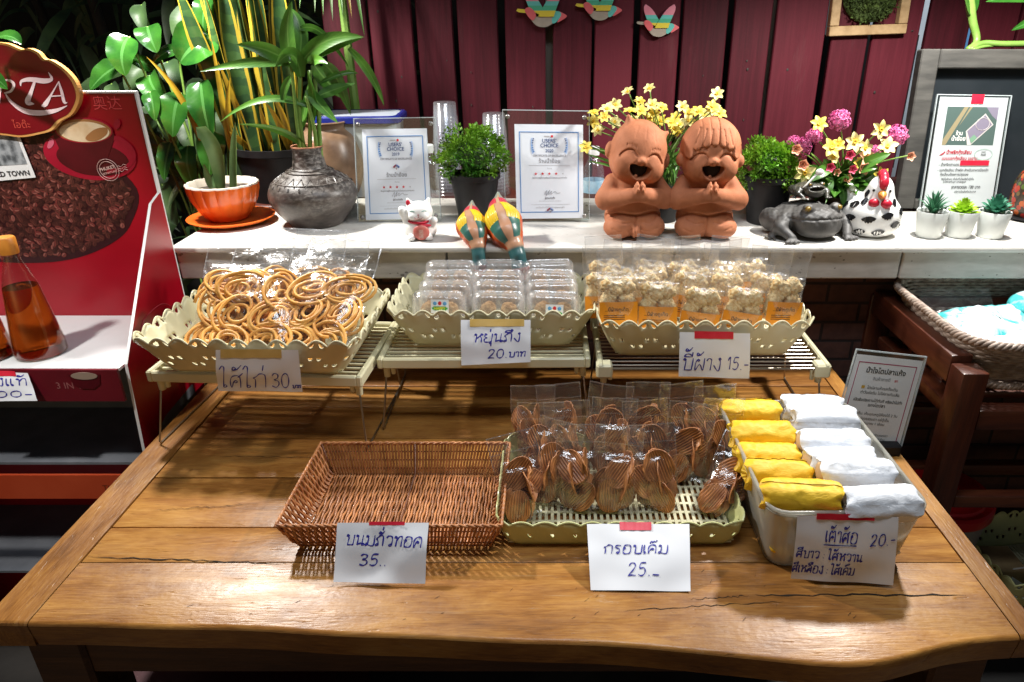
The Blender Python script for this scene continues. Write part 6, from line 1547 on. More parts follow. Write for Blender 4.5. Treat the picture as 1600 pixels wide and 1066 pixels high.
# ---- wooden ducks hanging their heads over the edge
def duck_mat():
    m = NT('painted_duck'); u, v = m.uv(); n = m.noise(m.co(), 120, 3); uu = m.math('MULTIPLY_ADD', n, .05, m.math('ADD', u, -.025))
    uu = m.math('ADD', uu, m.math('MULTIPLY', m.math('POWER', m.math('ABSOLUTE', v), 1.5), -.06))
    wing = m.ramp(uu, [(0, (.20, .24, .20)), (.10, (.24, .26, .22)), (.13, (.42, .03, .06)), (.22, (.50, .035, .05)), (.265, (.72, .46, .02)), (.36, (.70, .46, .02)), (.405, (.04, .16, .10)), (.55, (.02, .075, .085)), (.60, (.02, .07, .08))])
    bodyc = m.ramp(u, [(0, (.22, .25, .21)), (.08, (.40, .26, .16)), (.55, (.40, .20, .115)), (.70, (.45, .24, .14)), (.73, (.03, .10, .10)), (.90, (.025, .085, .10)), (.925, (.62, .06, .02)), (1, (.70, .07, .02))])
    a = m.math('ABSOLUTE', v); edge = m.math('ADD', .16, m.math('MULTIPLY', m.math('MAXIMUM', m.math('SUBTRACT', u, .30), 0), .9))
    isw = m.math('MULTIPLY', m.math('GREATER_THAN', a, edge), m.math('LESS_THAN', u, m.math('SUBTRACT', .66, m.math('MULTIPLY', a, .13))))
    col = m.mix(isw, bodyc, wing); ln = m.math('LESS_THAN', m.math('ABSOLUTE', m.math('SUBTRACT', a, edge)), .022)
    col = m.mix(m.math('MULTIPLY', ln, m.math('MULTIPLY', m.math('LESS_THAN', u, .6), .6)), col, (.10, .045, .03, 1))
    side = m.math('MULTIPLY', m.math('GREATER_THAN', a, 1.12), m.math('LESS_THAN', u, .70)); col = m.mix(side, col, (.52, .085, .02, 1))
    carve = m.math('SINE', m.math('MULTIPLY', v, 34)); b = m.bump(m.math('MULTIPLY', carve, m.math('MULTIPLY', isw, m.math('LESS_THAN', uu, .40))), .5, .001)
    return m.pbr(col, .32, b)
M_DUCK = duck_mat()
def duck(label, P, rr, bill, base):
    t = thing('wooden_duck', label, 'figurine', base, group='painted wooden ducks on the counter edge'); B = Vector(base)
    P = [Vector(p) - B for p in P]; lo = [min(p[i] for p in P) - .05 for i in range(3)]; hi = [max(p[i] for p in P) + .05 for i in range(3)]
    s = Sdf(lo, hi, .0019)
    for a, b, r1, r2 in zip(P[:-1], P[1:], rr[:-1], rr[1:]): s.u(s.cap(a, b, r1, r2), .010)
    arr = np.array([list(p) for p in P]); seg = np.linalg.norm(np.diff(arr, axis=0), axis=1); cum = np.concatenate([[0], np.cumsum(seg)]); tot = cum[-1]
    def uvf(V):
        best = np.full(len(V), 9.0); U = np.zeros(len(V)); W = np.zeros(len(V))
        for k in range(len(P) - 1):
            d = arr[k+1] - arr[k]; tt_ = np.clip(((V - arr[k]) @ d) / (d @ d), 0, 1); q = arr[k] + tt_[:, None] * d; dist = np.linalg.norm(V - q, axis=1); r = rr[k] + (rr[k+1] - rr[k]) * tt_; sd = dist - r
            upd = sd < best; best = np.where(upd, sd, best); U = np.where(upd, (cum[k] + tt_ * seg[k]) / tot, U)
            ref = np.array([0, -.75, .66]); dn = d / np.linalg.norm(d); ref = ref - dn * ref.dot(dn); ref /= np.linalg.norm(ref); sidev = np.cross(dn, ref); off = V - q
            ang = np.arctan2(off @ sidev, off @ ref); W = np.where(upd, ang, W)
        return [(float(a), float(b)) for a, b in zip(U, W)]
    mb = MB(); s.mesh(mb, uvf=uvf); mb.build('body', M_DUCK, t, sm=180)
duck('smaller painted wooden duck hanging its red-billed head over the counter edge', [(-.190, 1.640, 1.142), (-.189, 1.612, 1.118), (-.187, 1.585, 1.098), (-.178, 1.560, 1.083), (-.170, 1.540, 1.064), (-.168, 1.529, 1.046), (-.167, 1.526, 1.024), (-.167, 1.524, 1.006)], [.003, .018, .0345, .027, .0155, .0125, .0145, .0095], 0, (-.187, 1.59, ZS))
duck('larger painted wooden duck whose head hangs behind the clear boxes', [(-.130, 1.652, 1.158), (-.126, 1.620, 1.130), (-.116, 1.590, 1.105), (-.104, 1.562, 1.086), (-.088, 1.540, 1.066), (-.080, 1.527, 1.046), (-.074, 1.522, 1.018), (-.071, 1.520, .998)], [.004, .023, .043, .034, .0185, .0155, .0180, .010], 0, (-.112, 1.595, ZS))

# ---- terracotta children
M_MOUTH = mat('mouth_dark', (.012, .006, .005), rough=.8)
def arcd(X, Z, pts):
    D = None
    for a, b in zip(pts[:-1], pts[1:]):
        dx, dz = b[0] - a[0], b[1] - a[1]; t_ = np.clip(((X - a[0]) * dx + (Z - a[1]) * dz) / (dx*dx + dz*dz + 1e-12), 0, 1); d = np.hypot(X - a[0] - t_ * dx, Z - a[1] - t_ * dz); D = d if D is None else np.minimum(D, d)
    return D
def child(label, loc, rz, hx, tilt, girl):
    t = thing('terracotta_child', label, 'figurine', loc, rz, 'laughing terracotta children')
    s = Sdf((-.112, -.10, -.002), (.112, .085, .300), .0021)
    # seated body
    s.u(s.e((0, .004, .045), (.074, .058, .048))); s.u(s.e((0, .006, .085), (.063, .050, .060)), .02); s.u(s.e((0, .008, .125), (.056, .044, .030)), .015)
    for sx in (-1, 1):
        s.u(s.e((sx * .040, -.026, .028), (.040, .034, .027)), .008)
        s.u(s.cap((sx * .056, .004, .124), (sx * .078, -.020, .092), .022, .023), .010); s.u(s.cap((sx * .078, -.020, .092), (sx * .014, -.068, .110), .0225, .0165), .010)
        s.u(s.cap((sx * .0062, -.072, .108), (sx * .0062, -.074, .130), .0125, .0085), .003)
        for k in range(4): s.u(s.cap((sx * .0065, -.070 - .0052 * k + .004, .118), (sx * .006, -.071 - .0052 * k + .005, .1390 - .0025 * abs(k - 1)), .0042, .0034), .0012)
        s.u(s.cap((sx * .010, -.078, .114), (sx * .006, -.086, .126), .0045, .0036), .002)
    s.u(s.e((0, -.046, .024), (.013, .022, .018)), .006) if not girl else None
    s.F = np.maximum(s.F, -s.Z)
    # cloth folds
    fr = (s.Y < .0)
    def groove(pts, wd, dp, mask):
        s.F = s.F + mask * dp * np.exp(-(arcd(s.X, s.Z, cr(pts, 5)) / wd) ** 2)
    low = fr & (s.Z < .085)
    groove([(-.075, .048), (-.045, .062), (0, .060), (.045, .064), (.075, .050)], .003, .0060, low); groove([(0, .058), (-.003, .03), (.002, .006)], .0026, .0040, low)
    groove([(-.055, .050), (-.035, .042), (-.012, .044)], .002, .0022, low); groove([(.055, .052), (.035, .042), (.014, .046)], .002, .0022, low); groove([(-.06, .03), (-.03, .022), (-.008, .030)], .002, .002, low); groove([(.012, .03), (.03, .024), (.06, .034)], .002, .002, low)
    groove([(0, .104), (0, .148)], .0012, .0024, fr & (s.Y < -.07))
    # head in its own tilted frame
    Mh = T(hx, -.004, .192) @ rot(4, tilt, 0); inv = np.array(Mh.inverted())
    def hp(p): return tuple(Mh @ Vector(p))
    h = Sdf.__new__(Sdf); h.lo, h.h = s.lo, s.h
    h.X = inv[0,0]*s.X + inv[0,1]*s.Y + inv[0,2]*s.Z + inv[0,3]; h.Y = inv[1,0]*s.X + inv[1,1]*s.Y + inv[1,2]*s.Z + inv[1,3]; h.Z = inv[2,0]*s.X + inv[2,1]*s.Y + inv[2,2]*s.Z + inv[2,3]; h.F = np.full(s.X.shape, 1.0)
    h.u(h.e((0, .002, .006), (.071, .062, .068))); h.u(h.e((0, -.004, -.026), (.067, .056, .046)), .02)
    for sx in (-1, 1): h.u(h.e((sx * .034, -.040, -.022), (.029, .024, .027)), .014)
    if girl:
        # bowl haircut with separate fringe locks and side buns
        hair = h.e((0, .004, .010), (.0765, .067, .0685)); hair = np.maximum(hair, -(h.Z - (.020 + .0 * h.X)) ); 
        D = None
        for k, (x, z, r) in enumerate(((-.062, .010, .012), (-.043, .029, .0115), (-.022, .037, .0105), (-.002, .040, .0105), (.019, .038, .0105), (.038, .030, .0105), (.058, .012, .011))):
            d = np.hypot((h.X - x) , np.maximum(0, np.minimum(h.Z - z, 0) * 0 + np.abs(np.minimum(h.Z - z, 0)))) - r; D = d if D is None else np.minimum(D, d)
        front = np.clip(.5 - D / .004, 0, 1) * (h.Y < .0); front = np.maximum(front, ((h.Y >= 0) & (h.Z > -.03)).astype(float))
        h.F = h.F - .0058 * front
        groovex = None
        for x in (-.050, -.031, -.0115, .008, .027, .045):
            g = .0026 * np.exp(-((h.X - x * (1 - .35 * np.clip((h.Z - .02) / .05, 0, 1))) / .0018) ** 2) * (h.Y < -.0) * (h.Z > .030) * (h.Z < .062); h.F = h.F + g
        for sx in (-1, 1): h.u(h.e((sx * .073, -.006, -.014), (.0125, .013, .015)), .005)
    else:
        h.u(h.cap((-.036, .004, .058), (-.044, .002, .073), .014, .005), .008); h.u(h.cap((.048, .004, .046), (.060, .004, .056), .013, .005), .008)
        for sx in (-1, 1): h.u(h.e((sx * .073, .004, -.006), (.011, .012, .019)), .004)
        for x, z in ((-.02, .062), (.0, .064), (.02, .060)): h.F = h.F + .0012 * np.exp(-(arcd(h.X, h.Z, [(x, z), (x * 1.3, z - .02)]) / .0016) ** 2) * (h.Y < 0)
    h.u(h.e((0, -.061, -.003), (.0105, .0095, .0085)), .004)
    for sx in (-1, 1): h.F = h.F + .004 * np.exp(-(((h.X - sx * .0048) ** 2 + (h.Z + .0095) ** 2) / .0024 ** 2)) * (h.Y < -.05)
    fm = h.Y < -.01
    for sx in (-1, 1):
        arc = cr([(sx * .014, .006 - .003 * girl), (sx * .024, .0135 - .003 * girl), (sx * .036, .0125 - .003 * girl), (sx * .047, .004 - .002 * girl), (sx * .053, -.004)], 5); h.F = h.F + .0050 * np.exp(-(arcd(h.X, h.Z, arc) / .0022) ** 2) * fm
        for k in range(5): x = sx * (.019 + .0052 * k); z = .0215 - .003 * girl + .0020 * sin(k * .8); h.F = h.F + .0024 * np.exp(-(arcd(h.X, h.Z, [(x, z), (x + sx * .0012, z + .0034)]) / .0013) ** 2) * 1.3 * fm
        h.F = h.F + .0022 * np.exp(-(arcd(h.X, h.Z, cr([(sx * .016, -.010), (sx * .027, -.020), (sx * .029, -.036)], 5)) / .003) ** 2) * fm
    mo = h.e((0, -.060, -.0160), (.0270, .044, .0300)); mo = np.maximum(mo, h.Z + .0125 + .05 * (h.X / .022) ** 2 * .05)
    h.sub(mo, .003)
    lip = np.abs(mo) ; 
    h.u(h.e((-.001, -.052, -.0135), (.0100, .006, .0028)), .0015); h.u(h.e((-.004, -.047, -.0405), (.0045, .006, .0035)), .001)
    k = .004; d = h.F; hh = np.clip(.5 + .5 * (d - s.F) / k, 0, 1); s.F = d * (1-hh) + s.F * hh - k * hh * (1-hh)
    t.scale = (.90, .95, 1.0)
    mb = MB(); s.mesh(mb); mb.build('body', M_TERRA, t, sm=180)
    mb = MB(); mb.ell((0, -.027, -.027), (.0262, .020, .0205), 20, 12, M=Mh); mb.build('mouth', M_MOUTH, t, sm=180)
child('laughing terracotta child with two pointed hair tufts, palms together, the left of the pair', (.186, 1.640, ZS), 4, .006, 11, False)
child('laughing terracotta child with a fringe, palms together, the right of the pair', (.354, 1.636, ZS), -2, .0, 1, True)

# ---- flowers
M_PETY = leafmat('yellow_petal', (.70, .54, .05), (.78, .66, .16), rough=.5, scale=30); M_PETC = leafmat('cream_petal', (.74, .66, .22), (.82, .76, .38), rough=.5, scale=30)
M_PINK = leafmat('pink_petal', (.62, .10, .32), (.78, .28, .50), rough=.5, scale=40); M_ROSE = leafmat('rose_petal', (.66, .06, .16), (.75, .16, .24), rough=.5, scale=30); M_PEACH = leafmat('peach_petal', (.76, .36, .22), (.82, .50, .34), rough=.5, scale=30)
M_GOLDC = mat('flower_heart', (.70, .42, .02), (.80, .55, .05), 60, .6)
def blossom(par, c, d, size, mt, n=6):
    mb = MB(); d = Vector(d).normalized(); F = frame_from(d); ph = random.random() * 6
    for k in range(n):
        a = ph + 2*pi*k/n; e = (F @ Vector((cos(a), sin(a), 0))); e = Vector(e)
        sp = random.uniform(.2, .6); mb.blade(c, c + e * size * .5 + d * size * .35, c + e * size * random.uniform(.85, 1.05) + d * size * sp * .6, size * .30, lance, hint=d, fold=.3, nl=6, nw=4, tint=random.uniform(.55, 1))
    mb.lathe([(.0, 0), (size * .14, 0), (size * .20, size * .34), (size * .15, size * .36), (0, size * .2)], 10, mi=1, M=T(*c) @ F, tint=.8)
    return mb.build('blossom', [mt, M_GOLDC], par, sm=180)
fx, fyy = .270, 1.79
t = thing('yellow_flowers', 'pot of yellow star-shaped flowers behind the terracotta figures', 'flowers', (fx, fyy, ZS)); loc = Vector(t.location)
mb = MB(); mb.lathe([(.0, 0), (.045, 0), (.058, .085), (.060, .09), (.055, .09)], 36); mb.build('pot', M_BLACKPL, t)
FP = [(982, 145), (1015, 140), (928, 178), (948, 172), (961, 165), (927, 190), (961, 192), (999, 160), (984, 176), (1001, 174), (1019, 165), (1033, 169), (1022, 178), (1055, 184), (1049, 193), (1062, 196), (1052, 203), (1076, 178), (1075, 190), (1091, 176), (1112, 168), (1124, 178), (1120, 148), (1032, 191), (915, 231), (1016, 186), (944, 184), (1084, 196), (1100, 180), (990, 190), (1058, 210), (935, 205), (1066, 168), (1116, 172)]
stm = MB()
for i, (px, py) in enumerate(FP):
    Y = fyy + random.uniform(-.05, .05); c = lp(px, py, Y); d = (c.x * .9 + random.uniform(-.3, .3), random.uniform(-1.0, -.2), random.uniform(.2, 1.0))
    blossom(t, c, d, random.uniform(.0165, .0205), M_PETY if random.random() < .6 else M_PETC)
    b = Vector((random.uniform(-.03, .03), random.uniform(-.03, .03), .085)); stm.tube(cr([b, (b + c) / 2 + Vector((-c.x * .12, 0, .02)), c], 6), .0016, 5, tint=random.random())
stm.build('stem', M_STEM, t, sm=180)
mb = MB()
for i in range(46):
    a = random.uniform(0, 6.28); r = random.uniform(.05, .11); b = Vector((random.uniform(-.03, .03), random.uniform(-.03, .03), .085)); e = Vector((r * cos(a) * 1.2, r * sin(a) * .8, random.uniform(.10, .22)))
    mb.blade(b, b + Vector((e.x * .3, e.y * .3, .09)), e, .0028, lance, hint=(cos(a), -1, .3), fold=.3, nl=8, nw=2, tint=random.uniform(.1, .8))
for px, py in ((905, 222), (912, 240), (918, 252), (922, 225)): e = lp(px, py, fyy - .02); b = Vector((-.03, 0, .09)); mb.blade(b, (b + e) / 2 + Vector((0, 0, .02)), e, .004, lance, hint=(0, -1, .3), fold=.3, nl=8, nw=2, tint=.8)
mb.build('grass_leaf', L_BAMB, t, sm=180)

t = thing('flower_arrangement', 'mixed arrangement of pink ball flowers and yellow daffodils behind the toad and hen', 'flowers', (.70, 1.76, ZS)); loc = Vector(t.location); Y0 = 1.76
mb = MB(); mb.lathe([(.0, 0), (.048, 0), (.062, .07), (.065, .075), (.058, .075)], 36); mb.build('pot', mat('brown_pot', (.06, .035, .02), (.10, .06, .035), 20, .6), t)
stm = MB()
def stem_to(c, b=None): b = b or Vector((random.uniform(-.03, .03), random.uniform(-.02, .02), .07)); stm.tube(cr([b, (b + c) / 2 + Vector((0, 0, .02)), c], 6), .0018, 5, tint=random.random())
for px, py, r in ((1312, 188, .0250), (1252, 230, .0240), (1272, 213, .0190), (1402, 211, .0245), (1240, 222, .015), (1367, 236, .0145)):
    c = lp(px, py, Y0 - .02); stem_to(c); mb = MB()
    for i in range(190):
        d = Vector((random.gauss(0, 1), random.gauss(0, 1), random.gauss(0, 1))).normalized(); p = c + d * r * random.uniform(.72, .98); F = frame_from(d, Vector((random.random(), random.random(), random.random()))).to_3x3(); L = r * .26; tn = random.uniform(.3, 1)
        mb.add([p, p + F @ Vector((L * .5, 0, L * .35)), p + F @ Vector((0, L * .55, L * .5)), p + F @ Vector((-L * .5, 0, L * .35)), p + F @ Vector((0, -L * .55, L * .5))], [(0, 1, 2), (0, 2, 3), (0, 3, 4), (0, 4, 1)], tint=tn)
    mb.ell(tuple(c), r * .75, 10, 8, tint=.2); mb.build('ball_flower', M_PINK, t, sm=0)
for px, py, s_, mt in ((1279, 195, .022, M_PETY), (1375, 203, .024, M_PETC), (1335, 222, .026, M_PETC), (1298, 232, .026, M_PETY), (1385, 230, .026, M_PETC), (1258, 270, .027, M_PETC), (1375, 274, .022, M_PETY), (1353, 250, .030, M_PEACH), (1350, 232, .022, M_PETC), (1310, 226, .018, M_PETY), (1340, 255, .018, M_PETY), (1300, 246, .02, M_PETC)):
    c = lp(px, py, Y0 - .045); stem_to(c); blossom(t, c, (random.uniform(-.5, .5), -1, random.uniform(.1, .7)), s_, mt, 6)
for px, py, s_, mt in ((1325, 241, .0135, M_ROSE), (1330, 263, .012, M_ROSE), (1322, 277, .012, M_PEACH), (1295, 260, .0125, M_ROSE), (1252, 256, .0145, M_PEACH), (1347, 262, .016, M_PEACH), (1242, 232, .014, M_PEACH), (1420, 243, .012, M_PEACH), (1306, 268, .010, M_PEACH)):
    c = lp(px, py, Y0 - .05); stem_to(c); mb = MB()
    for ring in range(3):
        for k in range(5): a = 2*pi*k/5 + ring * .6; e = Vector((cos(a), -.25 + .1 * ring, sin(a))); mb.blade(c, c + e * s_ * .6 + Vector((0, -s_ * .7, 0)), c + e * s_ * (1 - .28 * ring) + Vector((0, -s_ * .9, 0)), s_ * .5, lance, hint=(0, -1, .1), fold=.5, nl=5, nw=3, tint=random.uniform(.5, 1))
    mb.build('rosebud', mt, t, sm=180)
stm.build('stem', M_STEM, t, sm=180)
mb = MB()
for i in range(210):
    a = random.uniform(0, 6.28); r = random.uniform(.03, .125); e = Vector((r * cos(a), r * sin(a) * .7 - .02, random.uniform(.065, .185 - r * .4))); b = Vector((e.x * .3, e.y * .3, .075)); mb.blade(b, (b + e) / 2 + Vector((0, 0, .025)), e, random.choice((.004, .006, .012, .015)), lance, hint=(cos(a), -1, .6), fold=.25, nl=7, nw=3, tint=random.uniform(.2, 1))
for px, py, ex, ey in ((1290, 275, 1290, 312), (1312, 285, 1318, 325), (1335, 290, 1345, 300), (1325, 270, 1392, 240), (1330, 268, 1372, 262), (1300, 260, 1262, 285)): b = lp(px, py, Y0 - .04); e = lp(ex, ey, Y0 - .075); mb.blade(b, (b + e) / 2 + Vector((0, -.02, .015)), e, .014, lance, hint=(0, -1, .6), fold=.25, nl=9, nw=4, tint=random.uniform(.4, 1))
mb.build('leaf', L_BAMB, t, sm=180)

# ---- stone toads
M_TOAD = mat('grey_stone_toad', (.050, .048, .046), (.105, .10, .095), 30, .55, .5, 220, .001, rvar=.1); M_TOAD2 = mat('dark_glazed_toad', (.03, .03, .026), (.085, .08, .065), 30, .28, .4, 160, .001)
def toad(label, loc, rz, sc, mt, openm):
    t = thing('toad', label, 'figurine', loc, rz, 'stone toads on the counter')
    s = Sdf((-.13, -.12, -.002), (.13, .10, .115), .0026)
    s.u(s.e((0, .012, .042), (.088, .074, .040))); s.u(s.e((0, -.050, .054), (.070, .050, .032)), .015); s.u(s.e((0, -.062, .032), (.062, .038, .028)), .012)
    for sx in (-1, 1):
        s.u(s.e((sx * .037, -.066, .082), (.015, .014, .013)), .005); s.u(s.e((sx * .086, .020, .036), (.030, .046, .030)), .008); s.u(s.cap((sx * .088, -.012, .014), (sx * .112, -.034, .009), .013, .008), .006)
        s.u(s.cap((sx * .070, -.020, .046), (sx * .096, -.042, .030), .022, .018), .010); s.u(s.cap((sx * .096, -.042, .030), (sx * .078, -.076, .011), .015, .011), .006)
        for k in (-1, 0, 1, 2): s.u(s.cap((sx * .078, -.076, .009), (sx * (.078 + .011 * k), -.096 + .003 * abs(k), .005), .006, .0045), .003)
        for k in (0, 1, 2): s.u(s.cap((sx * .108, -.030, .008), (sx * (.112 + .010 * k), -.052 + .010 * k, .004), .005, .004), .003)
    wart = np.sin(s.X * 310) * np.sin(s.Y * 290 + 1) * np.sin(s.Z * 330) + .6 * np.sin(s.X * 150 + 2) * np.sin(s.Y * 170); s.F = s.F - .0014 * wart * (s.Z > .045) 
    for k in range(6): s.F = s.F
    an = np.arctan2(s.X, -(s.Y + .03)); ml = .056 + .004 * np.cos(an * 1.5); s.F = s.F + .0042 * np.exp(-((s.Z - ml) / .0022) ** 2) * (s.Y < -.045)
    if openm: s.sub(s.e((0, -.105, .058), (.052, .055, .013)), .003)
    s.F = np.maximum(s.F, -s.Z)
    mb = MB(); s.mesh(mb); o = mb.build('body', mt, t, sm=180)
    for sx in (-1, 1): mb = MB(); mb.ell((sx * .0435, -.0745, .0845), (.0085, .0070, .0075), 12, 8); mb.build('eye', mat('amber_eye', (.35, .22, .04), (.05, .03, .01), 90, .15), t, sm=180)
    t.scale = (sc, sc, sc); return t
toad('large grey stone toad with a smaller toad on its back, beside the hen', (.602, 1.662, ZS), 12, .90, M_TOAD, False)
toad('small dark open-mouthed toad riding on the back of the large stone toad', (.608, 1.688, ZS + .083), 14, .40, M_TOAD2, True)
mb = MB(); mb.tube(cr([(.575, 1.675, ZS + .085), (.590, 1.665, ZS + .11), (.612, 1.665, ZS + .138)], 5), [.003] * 11, 6); mb.ell((.619, 1.664, ZS + .144), (.010, .004, .008), 12, 8)
tag(mb.build('porcelain_spoon', M_WHITE, sm=180), 'small white spoon propped on the small toad', 'spoon')

# ---- white hen
t = thing('ceramic_hen', 'round white ceramic hen with black feather marks and a red comb', 'figurine', (.752, 1.650, ZS), -20)
s = Sdf((-.085, -.075, -.002), (.085, .07, .15), .0021)
s.u(s.e((0, 0, .048), (.0655, .056, .052))); s.u(s.e((0, 0, .022), (.060, .052, .024)), .012); s.u(s.e((.008, -.010, .102), (.030, .030, .040)), .022); s.u(s.cap((-.036, .020, .070), (-.056, .026, .104), .020, .009), .016); s.F = np.maximum(s.F, -s.Z)
mb = MB(); s.mesh(mb); mb.build('body', M_WHITE, t, sm=180)
sc_ = Sdf((-.018, -.06, .100), (.04, .02, .170), .0017)
for c, r in (((.004, -.004, .144), .0085), ((.007, -.014, .147), .0100), ((.009, -.025, .142), .0105), ((.011, -.034, .132), .0105), ((.011, -.037, .122), .008)): sc_.u(sc_.e(c, (r, r * .8, r)), .008)
mb = MB(); sc_.mesh(mb); mb.build('comb', M_REDG, t, sm=180)
mb = MB(); mb.lathe([(.010, 0), (.0085, .006), (.004, .014), (0, .017)], 14, M=T(.011, -.038, .104) @ rot(98, 0, 6)); mb.build('beak', mat('orange_beak', (.70, .25, .05), rough=.4), t)
mb = MB()
for dx in (-.013, .013): mb.ell((.010 + dx, -.043, .084), (.0125, .008, .0105), 16, 10, M=None)
mb.build('wattle', M_REDG, t, sm=180)
mb = MB(); mb.ell((-.008, -.0375, .112), (.0030, .0020, .0036), 10, 8); mb.ell((.027, -.0345, .112), (.0026, .0024, .0036), 10, 8)
def onhen(a, z):
    # march outward on the signed field to the surface at angle a, height z
    for r in np.linspace(.09, .0, 140):
        x, y = r * sin(a), -r * cos(a); i, j, k = [int(round((q - s.lo[n]) / s.h)) for n, q in enumerate((x, y, z))]
        if s.F[min(i, s.F.shape[0]-1), min(j, s.F.shape[1]-1), min(k, s.F.shape[2]-1)] < 0: return Vector((sin(a) * (r + .0020), -cos(a) * (r + .0020), z))
    return Vector((0, 0, z))
for a, z, L in ((-.95, .078, .45), (-.55, .088, .34), (-.15, .050, .55), (-.9, .048, .5), (.55, .060, .5), (.95, .038, .45), (.30, .020, .55), (-.45, .018, .5), (-1.3, .022, .4), (1.3, .066, .4), (-1.5, .07, .4), (-.62, .105, .4), (1.6, .03, .4), (.98, .088, .3)):
    up, dn = [], []
    n = 16
    for i in range(n + 1):
        q = (i / n - .5); aa = a + q * L; w_ = .0165 * (1 - (2 * q) ** 2) + .0012
        up.append(onhen(aa, z + .006 * (1 - 4 * q * q) + .004 * q)); dn.append(onhen(aa, z + .006 * (1 - 4 * q * q) + .004 * q - w_ * (.72 + .28 * abs(sin(i * .98)))))
    mb.add(up + dn, [(i, i + 1, n + 2 + i, n + 1 + i) for i in range(n)])
mb.build('feather_mark', mat('black_glaze', (.012, .012, .014), rough=.25), t, sm=180)

# ---- dark picture frame with a taped notice
M_FR = mat('grey_wood_frame', (.028, .027, .024), (.065, .062, .055), 7, .7, .2, 60, stretch=(1, 1, 6)); M_FRD = mat('black_board', (.010, .014, .017), (.018, .022, .026), 5, .7, **{'Specular IOR Level': .12})
t = thing('picture_frame', 'weathered grey frame with a black board leaning at the right of the counter', 'frame', M=T(.925, 1.905, ZB) @ rot(-5, 0, -3))
w_, h_, b_ = .56, .40, .046
for nm, c, d in (('frame_side', (b_/2, 0, h_/2), (b_, .035, h_)), ('frame_side', (w_ - b_/2, 0, h_/2), (b_, .035, h_)), ('frame_side', (w_/2, 0, h_ - b_/2), (w_ - 2*b_ - .002, .034, b_)), ('frame_side', (w_/2, 0, b_/2 - .01), (w_ - 2*b_ - .002, .034, b_ - .02))):
    mb = MB(); mb.box(c, d, bev=.003, tint=random.random()); mb.build(nm, M_FR, t)
mb = MB(); mb.box((w_/2, .012, h_/2), (w_ - .02, .008, h_ - .02)); mb.build('board', M_FRD, t)
TL, TR, BL, BR = aty(1464, 147, 1.90), aty(1581, 149, 1.895), aty(1436, 325, 1.872), aty(1553, 324, 1.867); loc = (BL + BR) * .5
t = thing('taped_notice', 'clear sleeve with a printed price notice and red tape in the grey frame', 'notice', loc); P = P0(TL, TR, BL, BR, loc)
mb = MB(); slab(mb, P, .0006, .0020); slab(mb, P, -.0030, -.0012); mb.build('sleeve', M_ACRYL, t, sm=0)
mb = MB()
for a in ((0, 0, 1, .008), (0, 0, .012, 1), (.988, 0, 1, 1)): slab(mb, P, -.0032, .0022, a[0], a[2], a[1], a[3])
mb.build('edge', M_ACEDGE, t, sm=0)
Pc = lambda u, v, o=0: P(.045 + .91 * u, .022 + .97 * v, o + .0022)
mb = MB(); slab(mb, Pc, -.0034, 0); pp = mb.build('paper', mat('notice_sheet', (.42, .46, .47), (.48, .52, .53), 5, .5), t, sm=0)
mb = MB(); slab(mb, Pc, .0002, .0004, .13, .88, .085, .425, 0)
def tri(pts, mi, o): mb.add([Pc(*q, o) for q in pts], [tuple(range(len(pts)))], mi)
tri([(.13, .38), (.38, .085), (.50, .085), (.18, .425), (.13, .425)], 1, .0006); tri([(.20, .40), (.44, .085), (.46, .085), (.22, .42)], 0, .0008); tri([(.45, .30), (.70, .14), (.84, .24), (.55, .425), (.50, .425)], 2, .0007); tri([(.47, .30), (.70, .155), (.82, .24), (.55, .41)], 3, .0009); tri([(.70, .085), (.88, .085), (.88, .20), (.80, .16)], 3, .0006); tri([(.52, .37), (.58, .33), (.63, .36), (.56, .41)], 4, .0011)
mb.tube([Pc(.68 + .10 * cos(2*pi*i/24), .235 + .055 * sin(2*pi*i/24), .0012) for i in range(24)], .0006, 4, mi=2, closed=True)
mb.build('photo_print', [mat('print_green', (.07, .11, .10), rough=.4), mat('print_tan', (.26, .22, .13), rough=.4), mat('print_pale', (.50, .47, .45), rough=.4), mat('print_mauve', (.20, .18, .24), rough=.4), mat('print_leaf', (.16, .30, .20), rough=.4)], pp, sm=0)
asp = (TR - TL).length / (BL - TL).length
mb = MB(); lines(mb, Pc, [('ร้าน', .36, .335, .050, .0006, 2), ('น้ำย้อย', .36, .385, .055, .0008, 2), ('น้ำพริกกุ้งเสียบ', .40, .505, .045, .0012, 1), ('แบบแยกกุ้งเสียบ มะขาม', .42, .560, .040, .0008, 1), ('- น้ำพริกตาแดง', .28, .615, .035, .0005), ('- แยกกุ้งเสียบ น้ำพริก สำหรับอาหารมื้อหลัก', .50, .665, .032, .0004), ('กุ้งเสียบต้องการปรุงเอง', .38, .705, .032, .0004), ('วิธีเก็บรักษา: เก็บในที่แห้งหรือในตู้เย็น', .44, .745, .024, .0003), ('ไม่ใส่สารกันบูด และผงชูรส', .40, .770, .024, .0003), ('ราคาขวดละ 120 บาท', .58, .825, .038, .0008), ('บริการจัดส่งทั่วประเทศ', .58, .865, .026, .0003), ('ราคา', .76, .495, .024, .0003), ('ส่งฟรี', .76, .52, .024, .0003)], .0012)
tri([(.11, .52), (.17, .495), (.19, .48), (.20, .49), (.16, .515)], 1, .0012)
mb.tube([Pc(.76 + .13 * cos(2*pi*i/30), .51 + .050 * sin(2*pi*i/30), .0012) for i in range(30)], .0004, 4, mi=3, closed=True)
mb.build('lettering', [M_BLACKINK, mat('dark_red_print', (.40, .01, .03), rough=.5), M_WHITE, mat('green_line', (.20, .40, .28), rough=.5)], pp, sm=0)
